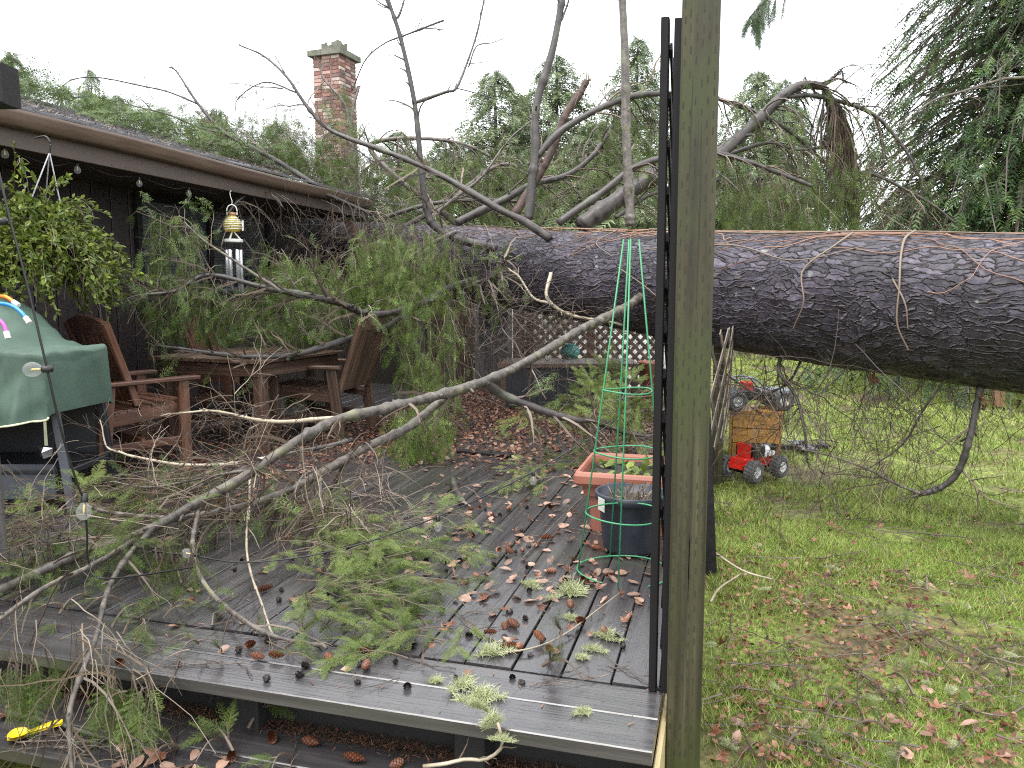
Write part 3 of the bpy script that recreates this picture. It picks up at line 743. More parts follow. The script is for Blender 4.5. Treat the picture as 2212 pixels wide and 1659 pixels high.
def ptube(name, px, mat, label, r=.0085):
    P = spline([at(*p) for p in px], 26)
    o = empty(name, tuple(P[-1]), 0, label, 'plastic tube', 'coloured tubes lying on the grill cover'); mb = MB()
    tubes(mb, P - P[-1], np.full(len(P), r), 8, cap=True); mb.build('tube', mat, o, smooth=True)
    d = nrm(P[-1] - P[-3]); mb = MB(); tubes(mb, np.array([-d * .012, d * .02]), np.full(2, r * 1.35), 8, cap=True); mb.build('end_cap', MAT['whitepaint'], o)
ptube('plastic_tube', [(-60, 668, 3.42), (-25, 645, 3.42), (10, 641, 3.40), (33, 655, 3.39)], MAT['orange'], 'orange plastic tube lying over the top of the grill cover')
ptube('plastic_tube', [(-30, 655, 3.36), (5, 656, 3.36), (28, 662, 3.35), (46, 675, 3.34), (58, 690, 3.335)], MAT['blue'], 'blue plastic tube with white end on the grill cover')
ptube('plastic_tube', [(-25, 690, 3.33), (-5, 690, 3.32), (8, 702, 3.315), (15, 722, 3.31)], MAT['pink'], 'pink plastic tube with white end on the grill cover')

# ================================================================== HANGING BASKET AND WIND CHIME
def leafbase(w=.5, fold=.15):
    V = np.array([(0, 0, 0), (.35, w / 2, fold * w), (.75, w * .36, fold * w), (1, 0, -.08), (.75, -w * .36, fold * w), (.35, -w / 2, fold * w)])
    return V, np.array([(0, 1, 2), (0, 2, 3), (0, 3, 4), (0, 4, 5)]), np.array([.3, .34, .4, .45, .4, .34])
hb = at(92, 552, 4.3)
bk = empty('hanging_basket', tuple(hb), 0, 'hanging basket overflowing with bright green trailing plants', 'hanging basket')
rs = np.random.default_rng(33); mb = MB()
for k in range(9):
    z = -.10 + k * .02; r = .10 + .045 * math.sqrt(k / 8); a = np.linspace(0, 2 * math.pi, 25)
    tubes(mb, np.stack([r * np.cos(a), r * np.sin(a), z + .004 * np.sin(a * 9 + k)], -1), np.full(25, .011), 5, .85)
mb.build('basket', MAT['twig'], bk, smooth=True)
hk = at(107, 330, 4.3) - hb
for a in (0.3, 2.4, 4.5):
    mb = MB(); tubes(mb, np.array([(.15 * math.cos(a), .15 * math.sin(a), .06), hk]), np.full(2, .0035), 5); mb.build('hanger_wire', MAT['steel'], bk)
mb = MB(); tubes(mb, spline([hk + (0, 0, -.03), hk, hk + (.01, 0, .05), hk + (-.02, .0, .09), hk + (-.09, .0, .085)], 14), np.full(14, .005), 6); mb.build('hook', MAT['blackwire'], bk)
mb = MB(); K = 300; th = rs.uniform(0, 2 * math.pi, K); el = rs.uniform(-.2, 1.5, K)
d = np.stack([np.cos(th) * np.cos(el), np.sin(th) * np.cos(el), np.sin(el) * .8], -1); n_ = 9; Q = np.empty((K, n_, 3))
Q[:, 0] = d * .09 + np.array([0, 0, .05]); L = rs.uniform(.18, .54, K)
for j in range(1, n_):
    d = nrm(d + rs.normal(size=(K, 3)) * .16 + np.array([0, 0, -.27])); Q[:, j] = Q[:, j - 1] + d * (L / (n_ - 1))[:, None]
tubes(mb, Q, np.full((K, n_), .0022), 3, .85)
pos, tg = onpoly(rs, Q, 12500, (.1, 1)); rd = rs.normal(size=pos.shape)
scatter(mb, leafbase(.5), pos, nrm(tg * .5 + rd * .8 + np.array([0, 0, -.1])), nrm(rs.normal(size=pos.shape) * .6 + np.array([0, -.2, 1])), rs.uniform(.02, .05, 12500), rs.normal(0, .17, 12500) + .04)
mb.build('trailing_plant', MAT['lime'], bk)
mb = MB(); Q2, R2 = grow(rs, Q, np.full((K, n_), .003), 130, (.08, .25), 7, .5, .35, .2, .7)
Q2 = Q2 * np.array([.9, .9, 1]) ; tubes(mb, Q2, R2, 3, rs.uniform(.4, 1, 130)); mb.build('dry_stems', MAT['twig'], bk, kind='stuff')

wcp = at(502, 482, 6.45)
wc = empty('wind_chime', tuple(wcp), .3, 'amber glass wind chime with white flower and silver tubes below the eave', 'wind chime')
wc.scale = (1.13, 1.13, 1.13)
S = 5.7 / 1661.0
mb = MB(); lathe(mb, [(0, -.062), (.045, -.062), (.060, -.05), (.066, -.03), (.066, -.005), (.058, .012), (.048, .026), (.038, .036), (.03, .05), (.028, .056)], 24); mb.build('glass_jar', MAT['amber'], wc, smooth=True)
mb = MB(); lathe(mb, [(.03, .054), (.032, .056), (.032, .072), (.024, .078), (0, .08)], 18); mb.build('jar_cap', MAT['copper'], wc, smooth=True)
mb = MB()
for z, r in ((-.045, .0635), (-.028, .068), (-.010, .068), (.006, .063), (.02, .054), (.034, .042)):
    a = np.linspace(0, 2 * math.pi, 29); tubes(mb, np.stack([r * np.cos(a), r * np.sin(a), z + .004 * np.cos(a)], -1), np.full(29, .0028), 5)
mb.build('wire_wrap', MAT['whitepaint'], wc, smooth=True)
mb = MB(); tubes(mb, spline([(-.036, 0, .06), (-.037, 0, .095), (-.026, 0, .122), (0, 0, .134), (.026, 0, .122), (.037, 0, .095), (.036, 0, .06)], 25), np.full(25, .0042), 6); mb.build('bail', MAT['whitepaint'], wc, smooth=True)
mb = MB(); tubes(mb, spline([(0, 0, .132), (.004, 0, .16), (-.006, 0, .195), (-.008, 0, .225), (.004, 0, .235)], 16), np.full(16, .003), 5); mb.build('hook', MAT['whitepaint'], wc, smooth=True)
for z0 in (-.0, -.035):
    mb = MB(); V, Fc, T = leafbase(.7, .1)
    K = 6; a = np.arange(K) * math.pi / 3; pos = np.tile(np.array([[.076, -.02, z0]]), (K, 1))
    X = np.stack([.25 * np.ones(K), np.cos(a), np.sin(a)], -1); scatter(mb, (V, Fc, T * 0), pos, X, np.tile([[1., -.4, 0]], (K, 1)), .027); mb.build('flower', MAT['whitepaint'], wc)
for a in (.4, 2.5, 4.6):
    mb = MB(); tubes(mb, np.array([(.008 * math.cos(a), .008 * math.sin(a), -.062), (.052 * math.cos(a), .052 * math.sin(a), -.118)]), np.full(2, .005), 6); mb.build('strut', MAT['whitepaint'], wc)
mb = MB(); lathe(mb, [(0, -.118), (.066, -.118), (.07, -.122), (.07, -.138), (.066, -.142), (0, -.142)], 26); mb.build('top_disc', MAT['whitepaint'], wc)
for k, a in enumerate((.2, 1.25, 2.35, 3.4, 4.45, 5.5)):
    x, y = .050 * math.cos(a), .050 * math.sin(a); l_ = .33 - .018 * k
    mb = MB(); lathe(mb, [(.0095, 0), (.0115, -.002), (.0115, -l_), (.0095, -l_)], 12, (x, y, -.195)); mb.build('chime_tube', MAT['alu'], wc, smooth=True)
    mb = MB(); tubes(mb, np.array([(x, y, -.14), (x, y, -.2)]), np.full(2, .0012), 4); mb.build('cord', MAT['blackwire'], wc)

# ================================================================== STRING LIGHTS
def bulbs(t, org, spots, sz):
    for (p, d) in spots:
        p = np.asarray(p) - org; d = nrm(d); a = nrm(np.cross(d, (.3, .9, .1))); b = np.cross(d, a)
        def lat(name, prof, mat, par, seg=16):
            mb = MB(); lathe(mb, prof, seg)
            o = mb.build(name, mat, par, smooth=True)
            o.matrix_local = mathutils.Matrix(((a[0], b[0], d[0], p[0]), (a[1], b[1], d[1], p[1]), (a[2], b[2], d[2], p[2]), (0, 0, 0, 1))) if par is t else mathutils.Matrix.Identity(4)
            return o
        s = lat('bulb_socket', [(0, -.004 * sz), (.009 * sz, -.002 * sz), (.010 * sz, .018 * sz), (.0095 * sz, .022 * sz), (0, .022 * sz)], MAT['blackwire'], t, 10)
        lat('bulb_glass', [(.008 * sz, .022 * sz), (.0105 * sz, .028 * sz), (.017 * sz, .036 * sz), (.0205 * sz, .046 * sz), (.0205 * sz, .053 * sz), (.017 * sz, .064 * sz), (.010 * sz, .071 * sz), (0, .074 * sz)], MAT['bulb'], s)
        lat('filament', [(.0005, .022 * sz), (.003 * sz, .03 * sz), (.003 * sz, .05 * sz), (.0005, .054 * sz)], MAT['filament'], s, 6)
def string(label, P, r, spots, sz):
    t = empty('string_lights', tuple(P[0]), 0, label, 'string lights'); mb = MB()
    tubes(mb, P - P[0], np.full(len(P), r), 5); mb.build('wire', MAT['blackwire'], t, smooth=True)
    bulbs(t, P[0], spots, sz)
XE = EX - .10
kp = [ox(x, y, XE) for x, y in ((-60, 300), (11, 316), (60, 340), (120, 358), (166, 349), (215, 370), (260, 382), (300, 381), (345, 398), (380, 408), (407, 405), (470, 420))]
string('string lights with clear bulbs hooked along the dark eave', spline(kp, 60), .0035, [(ox(x, y, XE), (0, 0, -1)) for x, y in ((9, 314), (166, 350), (300, 381), (407, 404))], 1.05)
kp = [(-10, 340, 2.0), (18, 460, 2.0), (60, 620, 2.02), (100, 790, 2.05), (132, 930, 2.1), (165, 1040, 2.16), (182, 1085, 2.2), (188, 1150, 2.28), (192, 1215, 2.4), (230, 1250, 2.36), (420, 1225, 2.75)]
string('string light cable hanging slack in front of the green grill cover', spline([at(*p) for p in kp], 60), .0032,
       [(at(12, 478, 2.0), -_r + [0, 0, -.05]), (at(110, 797, 2.05), -_r + [0, 0, -.03]), (at(183, 1068, 2.19), [0, -.15, -1])], 1.0)
kp = [(1330, 905, 4.0), (1277, 945, 3.85), (1152, 1019, 3.45), (1040, 1075, 3.2), (946, 1116, 3.02), (842, 1155, 2.86), (752, 1182, 2.80), (640, 1205, 2.74), (520, 1215, 2.74), (430, 1203, 2.8), (330, 1190, 2.85)]
string('string light cable stretched low over the wet deck from the planter', spline([at(*p) for p in kp], 60), .0032,
       [(at(1152, 1019, 3.45), (0, 0, -1)), (at(946, 1116, 3.02), (0, 0, -1)), (at(428, 1200, 2.8), (-.6, -.3, .2))], .82)

# ================================================================== PLANTER, POT, PLANT CAGE
px = oz(1262, 1148, 0)
pl = empty('planter_box', (px[0], px[1], 0), math.radians(0), 'square terracotta coloured planter box with thick rim', 'planter')
W0, W1, Hh = .33, .40, .262
def sq(hw, z, n_=1): return [(-hw, -hw, z), (hw, -hw, z), (hw, hw, z), (-hw, hw, z)]
mb = MB(); c = np.array([.19, .185, 0])
rings = [(.165, 0), (.172, .10), (.178, .165), (.196, .168), (.203, .21), (.203, .215), (.225, .217), (.235, .23), (.235, .262), (.228, .275), (.212, .278), (.206, .265), (.2, .215)]
V = []; R_ = 5
for hw, z in rings:
    for q in range(4):
        for k in range(R_):
            a = math.pi / 2 * (k / (R_ - 1)) + q * math.pi / 2; rc = .022; sx, sy = ((1, 1), (-1, 1), (-1, -1), (1, -1))[q]
            V.append((sx * (hw - rc) + rc * math.cos(a), sy * (hw - rc) + rc * math.sin(a), z))
nn = 4 * R_; fs = [(r * nn + j, r * nn + (j + 1) % nn, r * nn + nn + (j + 1) % nn, r * nn + nn + j) for r in range(len(rings) - 1) for j in range(nn)]
mb.add(np.array(V) + c, fs); mb.build('box', MAT['terracotta'], pl, smooth=False)
mb = MB(); n_ = 14; gx, gy = np.meshgrid(np.linspace(-.2, .2, n_), np.linspace(-.2, .2, n_), indexing='ij'); rs = np.random.default_rng(3)
a = (np.arange(n_ - 1)[:, None] * n_ + np.arange(n_ - 1)[None]).ravel()
mb.add(np.stack([gx, gy, .235 + rs.normal(0, .007, gx.shape)], -1).reshape(-1, 3) + c, np.stack([a, a + n_, a + n_ + 1, a + 1], -1)); mb.build('soil', MAT['soil'], pl)
mb = MB(); K = 60; pos = np.stack([rs.uniform(-.18, .18, K), rs.uniform(-.18, .18, K), np.full(K, .245)], -1) + c
X = rs.normal(size=(K, 3)); X[:, 2] = np.abs(X[:, 2]) * .5 + .1; scatter(mb, leafbase(.55), pos, X, np.tile([[0, 0, 1.]], (K, 1)), rs.uniform(.03, .07, K), rs.normal(.02, .12, K)); mb.build('seedlings', MAT['lime'], pl)

pp = oz(1362, 1213, 0) + np.array([-.02, .145, 0])
pt = empty('nursery_pot', tuple(pp), 0, 'black plastic nursery pot with white tag in front of the planter', 'pot')
mb = MB(); lathe(mb, [(0, .003), (.105, .003), (.112, .02), (.125, .15), (.133, .212), (.144, .216), (.148, .226), (.148, .246), (.142, .25), (.136, .244), (.128, .2), (0, .2)], 36); mb.build('pot_body', MAT['blackpot'], pt, smooth=True)
mb = MB(); lathe(mb, [(.131, .205), (.06, .215), (0, .212)], 22); mb.build('soil', MAT['soil'], pt)
mb = MB(); K = 46; a = rs.uniform(0, 6.28, K); r = rs.uniform(.0, .115, K); d = np.stack([np.cos(a) * .5, np.sin(a) * .5, np.ones(K)], -1) + rs.normal(0, .3, (K, 3))
Q = np.empty((K, 4, 3)); Q[:, 0] = np.stack([r * np.cos(a), r * np.sin(a), np.full(K, .205)], -1)
for j in range(1, 4): d = nrm(d + rs.normal(0, .25, (K, 3))); Q[:, j] = Q[:, j - 1] + d * rs.uniform(.012, .034, K)[:, None]
tubes(mb, Q, np.full((K, 4), .0022), 4, rs.uniform(.5, 1, K)); mb.build('cut_stems', MAT['twig'], pt)
mb = MB(); board(mb, (-.02, 0, 0), (.02, 0, 0), .055, .002, up=(0, -1, 0), ch=.0005); o = mb.build('plant_tag', MAT['paper'], pt); o.location = (-.105, -.108, .212); o.rotation_euler = (.1, .12, -.72)

cg0 = oz(1345, 1238, 0)
cg = empty('plant_cage', (cg0[0], cg0[1], 0), 0, 'green wire plant cage cone standing over the pots', 'plant cage')
apx = np.array([.01, .0, 1.25])
mb_r = [(.012, .165), (.235, .145), (.47, .118), (.70, .09)]
for z, r in mb_r:
    a = np.linspace(0 if z > .1 else -.9, 2 * math.pi if z > .1 else 4.4, 50); off = apx * np.array([1, 1, 0]) * z / 1.25
    mb = MB(); tubes(mb, np.stack([r * np.cos(a) * (1.0 if z > .1 else 1.05), r * np.sin(a), z + .004 * np.sin(a * 2)], -1) + off, np.full(50, .0031), 6); mb.build('ring', MAT['greenwire'], cg, smooth=True)
for a in (.35, 2.0, 3.45, 4.75):
    q = np.array([.172 * math.cos(a), .172 * math.sin(a), -.0]); e = apx + .028 * np.array([math.cos(a), math.sin(a), 0])
    mb = MB(); tubes(mb, np.array([q, q + (e - q) * .5 + .002, e]), np.full(3, .0036), 6, cap=True); mb.build('stake', MAT['greenwire'], cg, smooth=True)

# ================================================================== THINGS ON THE LAWN
cb = oz(1575, 990, GZ)
cs = empty('drawer_chest', (cb[0], cb[1], GZ), .02, 'small varnished pine chest of drawers standing on the lawn', 'chest')
def bx(par, nm, lo, hi, mat, ch=.004):
    lo = np.array(lo, float); hi = np.array(hi, float); mb = MB(); c = (lo + hi) / 2
    board(mb, (c[0], lo[1], c[2]), (c[0], hi[1], c[2]), hi[0] - lo[0], hi[2] - lo[2], ch=ch); return mb.build(nm, mat, par)
WC = .425
bx(cs, 'side_panel', (0, 0, 0), (.018, .34, .40), MAT['chest']); bx(cs, 'side_panel', (WC - .018, 0, 0), (WC, .34, .40), MAT['chest'])
bx(cs, 'back_panel', (.018, .32, .01), (WC - .018, .34, .40), MAT['chest']); bx(cs, 'top', (-.012, -.012, .40), (WC + .012, .35, .422), MAT['chest'])
for k in range(3):
    z0 = .015 + k * .13
    d_ = bx(cs, 'drawer', (.021, -.006, z0), (WC - .021, .3, z0 + .123), MAT['chest'])
    for q in range(2): bx(d_, 'front_slat', (.024, -.0085, z0 + .003 + q * .060), (WC - .024, -.0065, z0 + .061 + q * .060), MAT['chest'], .0015)
bb = oz(1655, 1000, GZ)
bu = empty('black_bucket', (bb[0], bb[1] - .12, GZ), 0, 'small black bucket standing against the pine chest', 'bucket')
mb = MB(); lathe(mb, [(0, .0), (.06, .0), (.066, .01), (.074, .17), (.079, .172), (.079, .182), (.071, .182), (.062, .02), (0, .02)], 22); mb.build('bucket_body', MAT['toyblack'], bu, smooth=True)
mb = MB(); lathe(mb, [(.07, .150), (.03, .158), (0, .16)], 18); mb.build('lid', MAT['greymetal'], bu)

def wheel(par, c, r, wdt, ang=0.0):
    """chunky toy wheel with lugged tyre, axle along local x"""
    w_ = empty('wheel', c); w_.parent = par; w_.rotation_euler = (0, 0, ang)
    mb = MB(); n_ = 36; V = []
    prof = [(-.5, .52), (-.5, .86), (-.36, 1.0), (.36, 1.0), (.5, .86), (.5, .52)]
    for (x, q) in prof:
        for j in range(n_):
            lug = 1.0 + (.07 if (j + (1 if x < 0 else 0)) % 2 else -.0) * (q > .9); a = 2 * math.pi * j / n_
            V.append((x * wdt, q * r * lug * math.cos(a), q * r * lug * math.sin(a)))
    fs = [(k * n_ + j, k * n_ + (j + 1) % n_, k * n_ + n_ + (j + 1) % n_, k * n_ + n_ + j) for k in range(len(prof) - 1) for j in range(n_)]
    mb.add(V, fs); mb.build('tyre', MAT['rubber'], w_)
    mb = MB(); rot = np.array([(0, 0, 1), (1, 0, 0), (0, 1, 0)], float)
    for s in (-1, 1):
        m2 = MB(); lathe(m2, [(.54 * r, .44 * wdt * s), (.46 * r, .50 * wdt * s), (.36 * r, .42 * wdt * s), (.2 * r, .40 * wdt * s), (.16 * r, .5 * wdt * s), (0, .5 * wdt * s)], 18)
        mb.add(np.concatenate(m2.v) @ np.array([(0, 1, 0), (0, 0, 1), (1, 0, 0)], float), np.concatenate(m2.f))
    mb.build('rim', MAT['toywhite'], w_, smooth=True)
    return w_
tw = oz(1628, 1045, GZ)
tra = math.radians(-38); trx, try_ = .126, -.162
ty = empty('toy_truck', (tw[0] - (trx * math.cos(tra) - try_ * math.sin(tra)), tw[1] + .07 - (trx * math.sin(tra) + try_ * math.cos(tra)), GZ - .01), tra, 'red toy monster truck with grey wheels on the lawn', 'toy truck')
ty.scale = (1.2, 1.2, 1.2)
# local +Y forward
for x in (-.105, .105):
    for y_ in (-.135, .135): wheel(ty, (x, y_, .070), .070, .066)
bx(ty, 'chassis', (-.05, -.17, .075), (.05, .16, .105), MAT['toyred'])
mb = MB()
for s in (-1, 1):
    fr = [(s * .055, -.18, .10), (s * .06, -.05, .16), (s * .058, .08, .145), (s * .05, .19, .12)]
    lo = [(s * .055, -.18, .08), (s * .06, -.05, .095), (s * .06, .08, .085), (s * .05, .19, .09)]
    for L_ in (fr, lo): tubes(mb, np.array(L_, float), np.full(4, .0065), 6)
    for a_, b_ in ((0, 1), (1, 1), (1, 2), (2, 2), (2, 3), (3, 3)): tubes(mb, np.array([fr[a_], lo[b_]], float), np.full(2, .005), 5)
mb.build('tube_frame', MAT['toyred'], ty)
bx(ty, 'tail_box', (-.055, -.17, .105), (.055, -.09, .145), MAT['toyred']); bx(ty, 'roll_bar', (-.05, -.105, .146), (.05, -.095, .235), MAT['toyred'])
bx(ty, 'battery_box', (-.075, -.085, .14), (.075, .02, .215), MAT['toyblack'])
mb = MB(); lathe(mb, [(0, -.07), (.03, -.07), (.036, -.055), (.036, .055), (.03, .07), (0, .07)], 16); o = mb.build('engine', MAT['toywhite'], ty, smooth=True); o.location = (0, .07, .165); o.rotation_euler = (math.pi / 2, 0, 0)
for k in range(3): bx(ty, 'exhaust', (.036, .015 + k * .045, .14), (.075, .04 + k * .045, .17), MAT['toywhite'])
for y_ in (-.135, .135): bx(ty, 'axle', (-.1, y_ - .012, .05), (.1, y_ + .012, .074), MAT['toyblack'])

tq = empty('toy_buggy', (cb[0] + .18, cb[1] + .16, GZ + .425), math.radians(-70), 'black and silver toy buggy with big tyres on top of the chest', 'toy truck')
for x in (-.15, .15):
    for y_ in (-.20, .21): wheel(tq, (x, y_, .085), .085, .09)
bx(tq, 'chassis', (-.09, -.27, .08), (.09, .27, .125), MAT['toyblack'], .012); bx(tq, 'hood', (-.10, .03, .125), (.10, .30, .175), MAT['toyblue'], .02)
bx(tq, 'rear_deck', (-.10, -.28, .125), (.10, -.06, .17), MAT['toyblack'], .015); bx(tq, 'seat', (-.05, -.1, .14), (.05, -.02, .235), MAT['toyred'], .01)
mb = MB()
for s in (-1, 1): tubes(mb, spline([(s * .09, -.2, .16), (s * .085, -.17, .26), (s * .08, -.02, .27), (s * .09, .09, .17)], 14), np.full(14, .009), 6)
tubes(mb, np.array([(-.085, -.17, .26), (.085, -.17, .26)]), np.full(2, .009), 6); tubes(mb, np.array([(-.08, -.02, .27), (.08, -.02, .27)]), np.full(2, .009), 6)
mb.build('roll_cage', MAT['toyblue'], tq, smooth=True)
for s in (-1, 1):
    mb = MB(); lathe(mb, [(0, 0), (.022, 0), (.024, .01), (.02, .018), (0, .02)], 12); o = mb.build('headlight', MAT['pink'], tq, loc=(s * .06, .30, .15), rot=(-math.pi / 2, 0, 0))
lt = oz(1735, 972, GZ)
tz = empty('toy_wreck', (lt[0], lt[1], GZ), .3, 'flat black and grey toy glider lying among the twigs on the grass', 'toy')
bx(tz, 'fuselage', (-.22, -.03, .01), (.22, .03, .05), MAT['toyblack'], .012); bx(tz, 'wing', (-.07, -.2, .035), (.05, .2, .05), MAT['toyblue'], .006); bx(tz, 'tail_fin', (.16, -.09, .045), (.22, .09, .06), MAT['toyblack'], .005); bx(tz, 'rotor_hub', (-.03, -.03, .05), (.03, .03, .085), MAT['toyblack'], .008)
fp = oz(2155, 884, GZ)
f2 = empty('garden_post', (fp[0], fp[1], GZ), 0, 'tan garden post standing on the lawn behind the trunk', 'post')
plank('post_shaft', (fp[0], fp[1], GZ - .02), (fp[0], fp[1], .9), .115, .115, MAT['lattice'], f2, up=(0, 1, 0))
MAT['tanpost'] = surf('tan_post_wood', [(.3, (.2, .11, .05)), (.7, (.31, .18, .09))], 3, (10, 10, .8), (.5, .7), .4); f2.children[0].data.materials[0] = MAT['tanpost']
plank('metal_foot', (fp[0] , fp[1], GZ - .02), (fp[0], fp[1], GZ + .035), .125, .125, MAT['blackmetal'], f2, up=(0, 1, 0))

# ================================================================== BEHIND THE DECK
lf = empty('lattice_fence', (-1.9, 9.3, GZ), 0, 'dark diamond lattice fence under the trunk at the far deck end', 'lattice')
FA, FB = at(1125, 770, 9.6), at(1425, 770, 9.6); FA[2] = FB[2] = 0; fd = nrm(FB - FA); FL = np.linalg.norm(FB - FA)
for s in (1, -1):
    k = -20
    for k in range(-14, 24):
        a0 = k * .125; z0, z1 = -.3, 1.05
        p, q = (a0, z0), (a0 + (z1 - z0), z1)
        if s < 0: p, q = (a0 + (z1 - z0), z0), (a0, z1)
        t0, t1 = 0., 1.
        da = q[0] - p[0]
        ta, tb_ = sorted(((0 - p[0]) / da, (FL - p[0]) / da)); t0, t1 = max(t0, ta), min(t1, tb_)
        if t1 - t0 < .06: continue
        A_ = FA + fd * (p[0] + da * t0) + np.array([0, s * .006, z0 + (z1 - z0) * t0]); B_ = FA + fd * (p[0] + da * t1) + np.array([0, s * .006, z0 + (z1 - z0) * t1])
        plank('slat', A_, B_, .042, .008, MAT['oldwood'], lf, up=(-fd[1], fd[0], 0), ch=.001)
for a_ in (0, FL * .5, FL):
    p = FA + fd * a_; plank('fence_post', (p[0], p[1] + .03, GZ), (p[0], p[1] + .03, 1.15), .09, .06, MAT['oldwood'], lf, up=(0, 1, 0))
bn = empty('potting_bench', tuple(oz(1200, 884, 0)), .27, 'black fronted bench counter below the lattice at the deck end', 'bench')
bx(bn, 'counter_top', (-.52, -.05, .385), (.75, .5, .42), MAT['oldwood']); bx(bn, 'front_panel', (-.45, .0, .01), (.62, .03, .384), MAT['blackmetal'])
bx(bn, 'side_panel', (.60, .032, .01), (.63, .48, .384), MAT['blackmetal']); bx(bn, 'leg', (-.5, .0, .0), (-.452, .05, .384), MAT['oldwood']); bx(bn, 'leg', (.69, .0, .0), (.74, .05, .384), MAT['oldwood'])
for k in range(5): bx(bn, 'panel_batten', (-.43 + k * .22, -.012, .02), (-.40 + k * .22, -.001, .378), MAT['blackmetal'], .002)
tpz = at(1232, 763, 7.5)
tpo = empty('teal_jar', (tpz[0], tpz[1], .42), 0, 'round teal glazed jar standing on the bench counter', 'jar')
mb = MB(); lathe(mb, [(0, 0), (.055, 0), (.085, .03), (.092, .06), (.078, .095), (.05, .115), (.055, .128), (.047, .128), (.04, .115), (0, .11)], 26); mb.build('jar_body', MAT['teal'], tpo, smooth=True)
mb = MB(); a = np.linspace(0, 2 * math.pi, 27); tubes(mb, np.stack([.052 * np.cos(a), .052 * np.sin(a), np.full(27, .128)], -1), np.full(27, .006), 6); mb.build('jar_lip', MAT['teal'], tpo, smooth=True)
for k, (x0, x1, d, mt, lab) in enumerate(((1035, 1062, 8.3, 'greywood', 'narrow grey upright board beside the hanging foliage under the trunk'), (1064, 1098, 8.2, 'greywood', 'wide weathered grey upright plank under the trunk'), (1136, 1152, 9.0, 'oldwood', 'slim brown upright stud beside the lattice'))):
    a0 = at((x0 + x1) / 2, 850, d); wdt = (x1 - x0) / F * d
    t = empty('upright_board', (a0[0], a0[1], 0), 0, lab, 'board'); plank('board_face', (a0[0], a0[1], -.02), (a0[0] + .01, a0[1], 1.15), wdt, .04, MAT[mt], t, up=(0, 1, 0)); plank('base_block', (a0[0], a0[1] - .021, 0), (a0[0], a0[1] - .021, .12), wdt * 1.2, .03, MAT['oldwood'], t, up=(0, 1, 0))
bf = empty('board_fence', tuple(at(1040, 800, 9.4) * (1, 1, 0)), 0, 'dark close boarded fence left of the lattice under the trunk', 'fence')
qa, qb = at(900, 800, 9.55), at(1128, 800, 9.55); qa[2] = qb[2] = 0; qn = int(np.linalg.norm(qb - qa) / .118); qr = np.random.default_rng(12)
for k in range(qn):
    q0 = qa + (qb - qa) * (k + .5) / qn
    if k in (qn - 3,): continue
    plank('fence_board', q0 + (0, 0, -.35), q0 + (.0, qr.uniform(-.01, .01), 1.1 + qr.uniform(-.06, .06)), .108, .02, MAT['oldwood'] if k % 3 else MAT['greywood'], bf, up=(-.27, .96, 0))
for z_ in (.15, .9): plank('fence_rail', qa + np.array([-.008, .03, z_]), qb + np.array([-.008, .03, z_]), .04, .07, MAT['oldwood'], bf)
rp = at(1398, 845, 7.7)
t = empty('red_pot', (rp[0], rp[1], 0), 0, 'small red plastic pot behind the plant cage at the bench end', 'pot')
mb = MB(); lathe(mb, [(0, .001), (.07, .001), (.09, .34), (.1, .345), (.1, .37), (.088, .37), (.075, .1), (0, .1)], 22); mb.build('pot_body', MAT['terracotta'], t, smooth=True)
mb = MB(); lathe(mb, [(.084, .30), (0, .32)], 18); mb.build('soil', MAT['soil'], t)
dk = oz(1050, 978, 0)
t = empty('loose_board', (dk[0], dk[1], 0), 0, 'short black wet board lying across the deck', 'board')
plank('board_face', oz(990, 973, .012), oz(1105, 985, .012), .055, .022, MAT['darkwood'], t); plank('split_end', oz(1106, 985, .010), oz(1118, 992, .010), .02, .012, MAT['edge'], t)

# yellow spoon on the step
s0, s1 = oz(16, 1606, -.19), oz(137, 1576, -.19)
sd = s1 - s0; L = np.linalg.norm(sd); sa = math.atan2(sd[1], sd[0])
t = empty('plastic_spoon', (s0[0], s0[1], -.178), sa, 'bright yellow plastic spoon lying on the lower step', 'spoon')
mb = MB(); n_ = 26; m_ = 9; V = []
for k in range(n_):
    u = k / (n_ - 1); x = u * L
    bowl = max(0, 1 - ((u - .19) / .2) ** 2) ** .5 if u < .39 else 0
    wd = max(.027 * bowl, .0075 + .0065 * min(1, max(0, (u - .42) / .35))) if u > .1 else .027 * bowl
    if u > .96: wd *= max(.15, 1 - ((u - .96) / .04) ** 2) ** .5
    for j in range(m_):
        v = -1 + 2 * j / (m_ - 1); V.append((x, v * wd, .006 + .012 * bowl * v * v - .004 * bowl + (.010 * min(1, max(0, (u - .3) / .5)) if u > .3 else 0) + .003 * (1 - v * v) * (u > .45)))
top = np.array(V); bot = top - np.array([0, 0, .007]); a = (np.arange(n_ - 1)[:, None] * m_ + np.arange(m_ - 1)[None]).ravel(); q = np.stack([a, a + m_, a + m_ + 1, a + 1], -1)
mb.add(top, q); mb.add(bot, q[:, ::-1])
hand = MB(); mb.build('spoon_shape', MAT['spoon'], t, smooth=True)

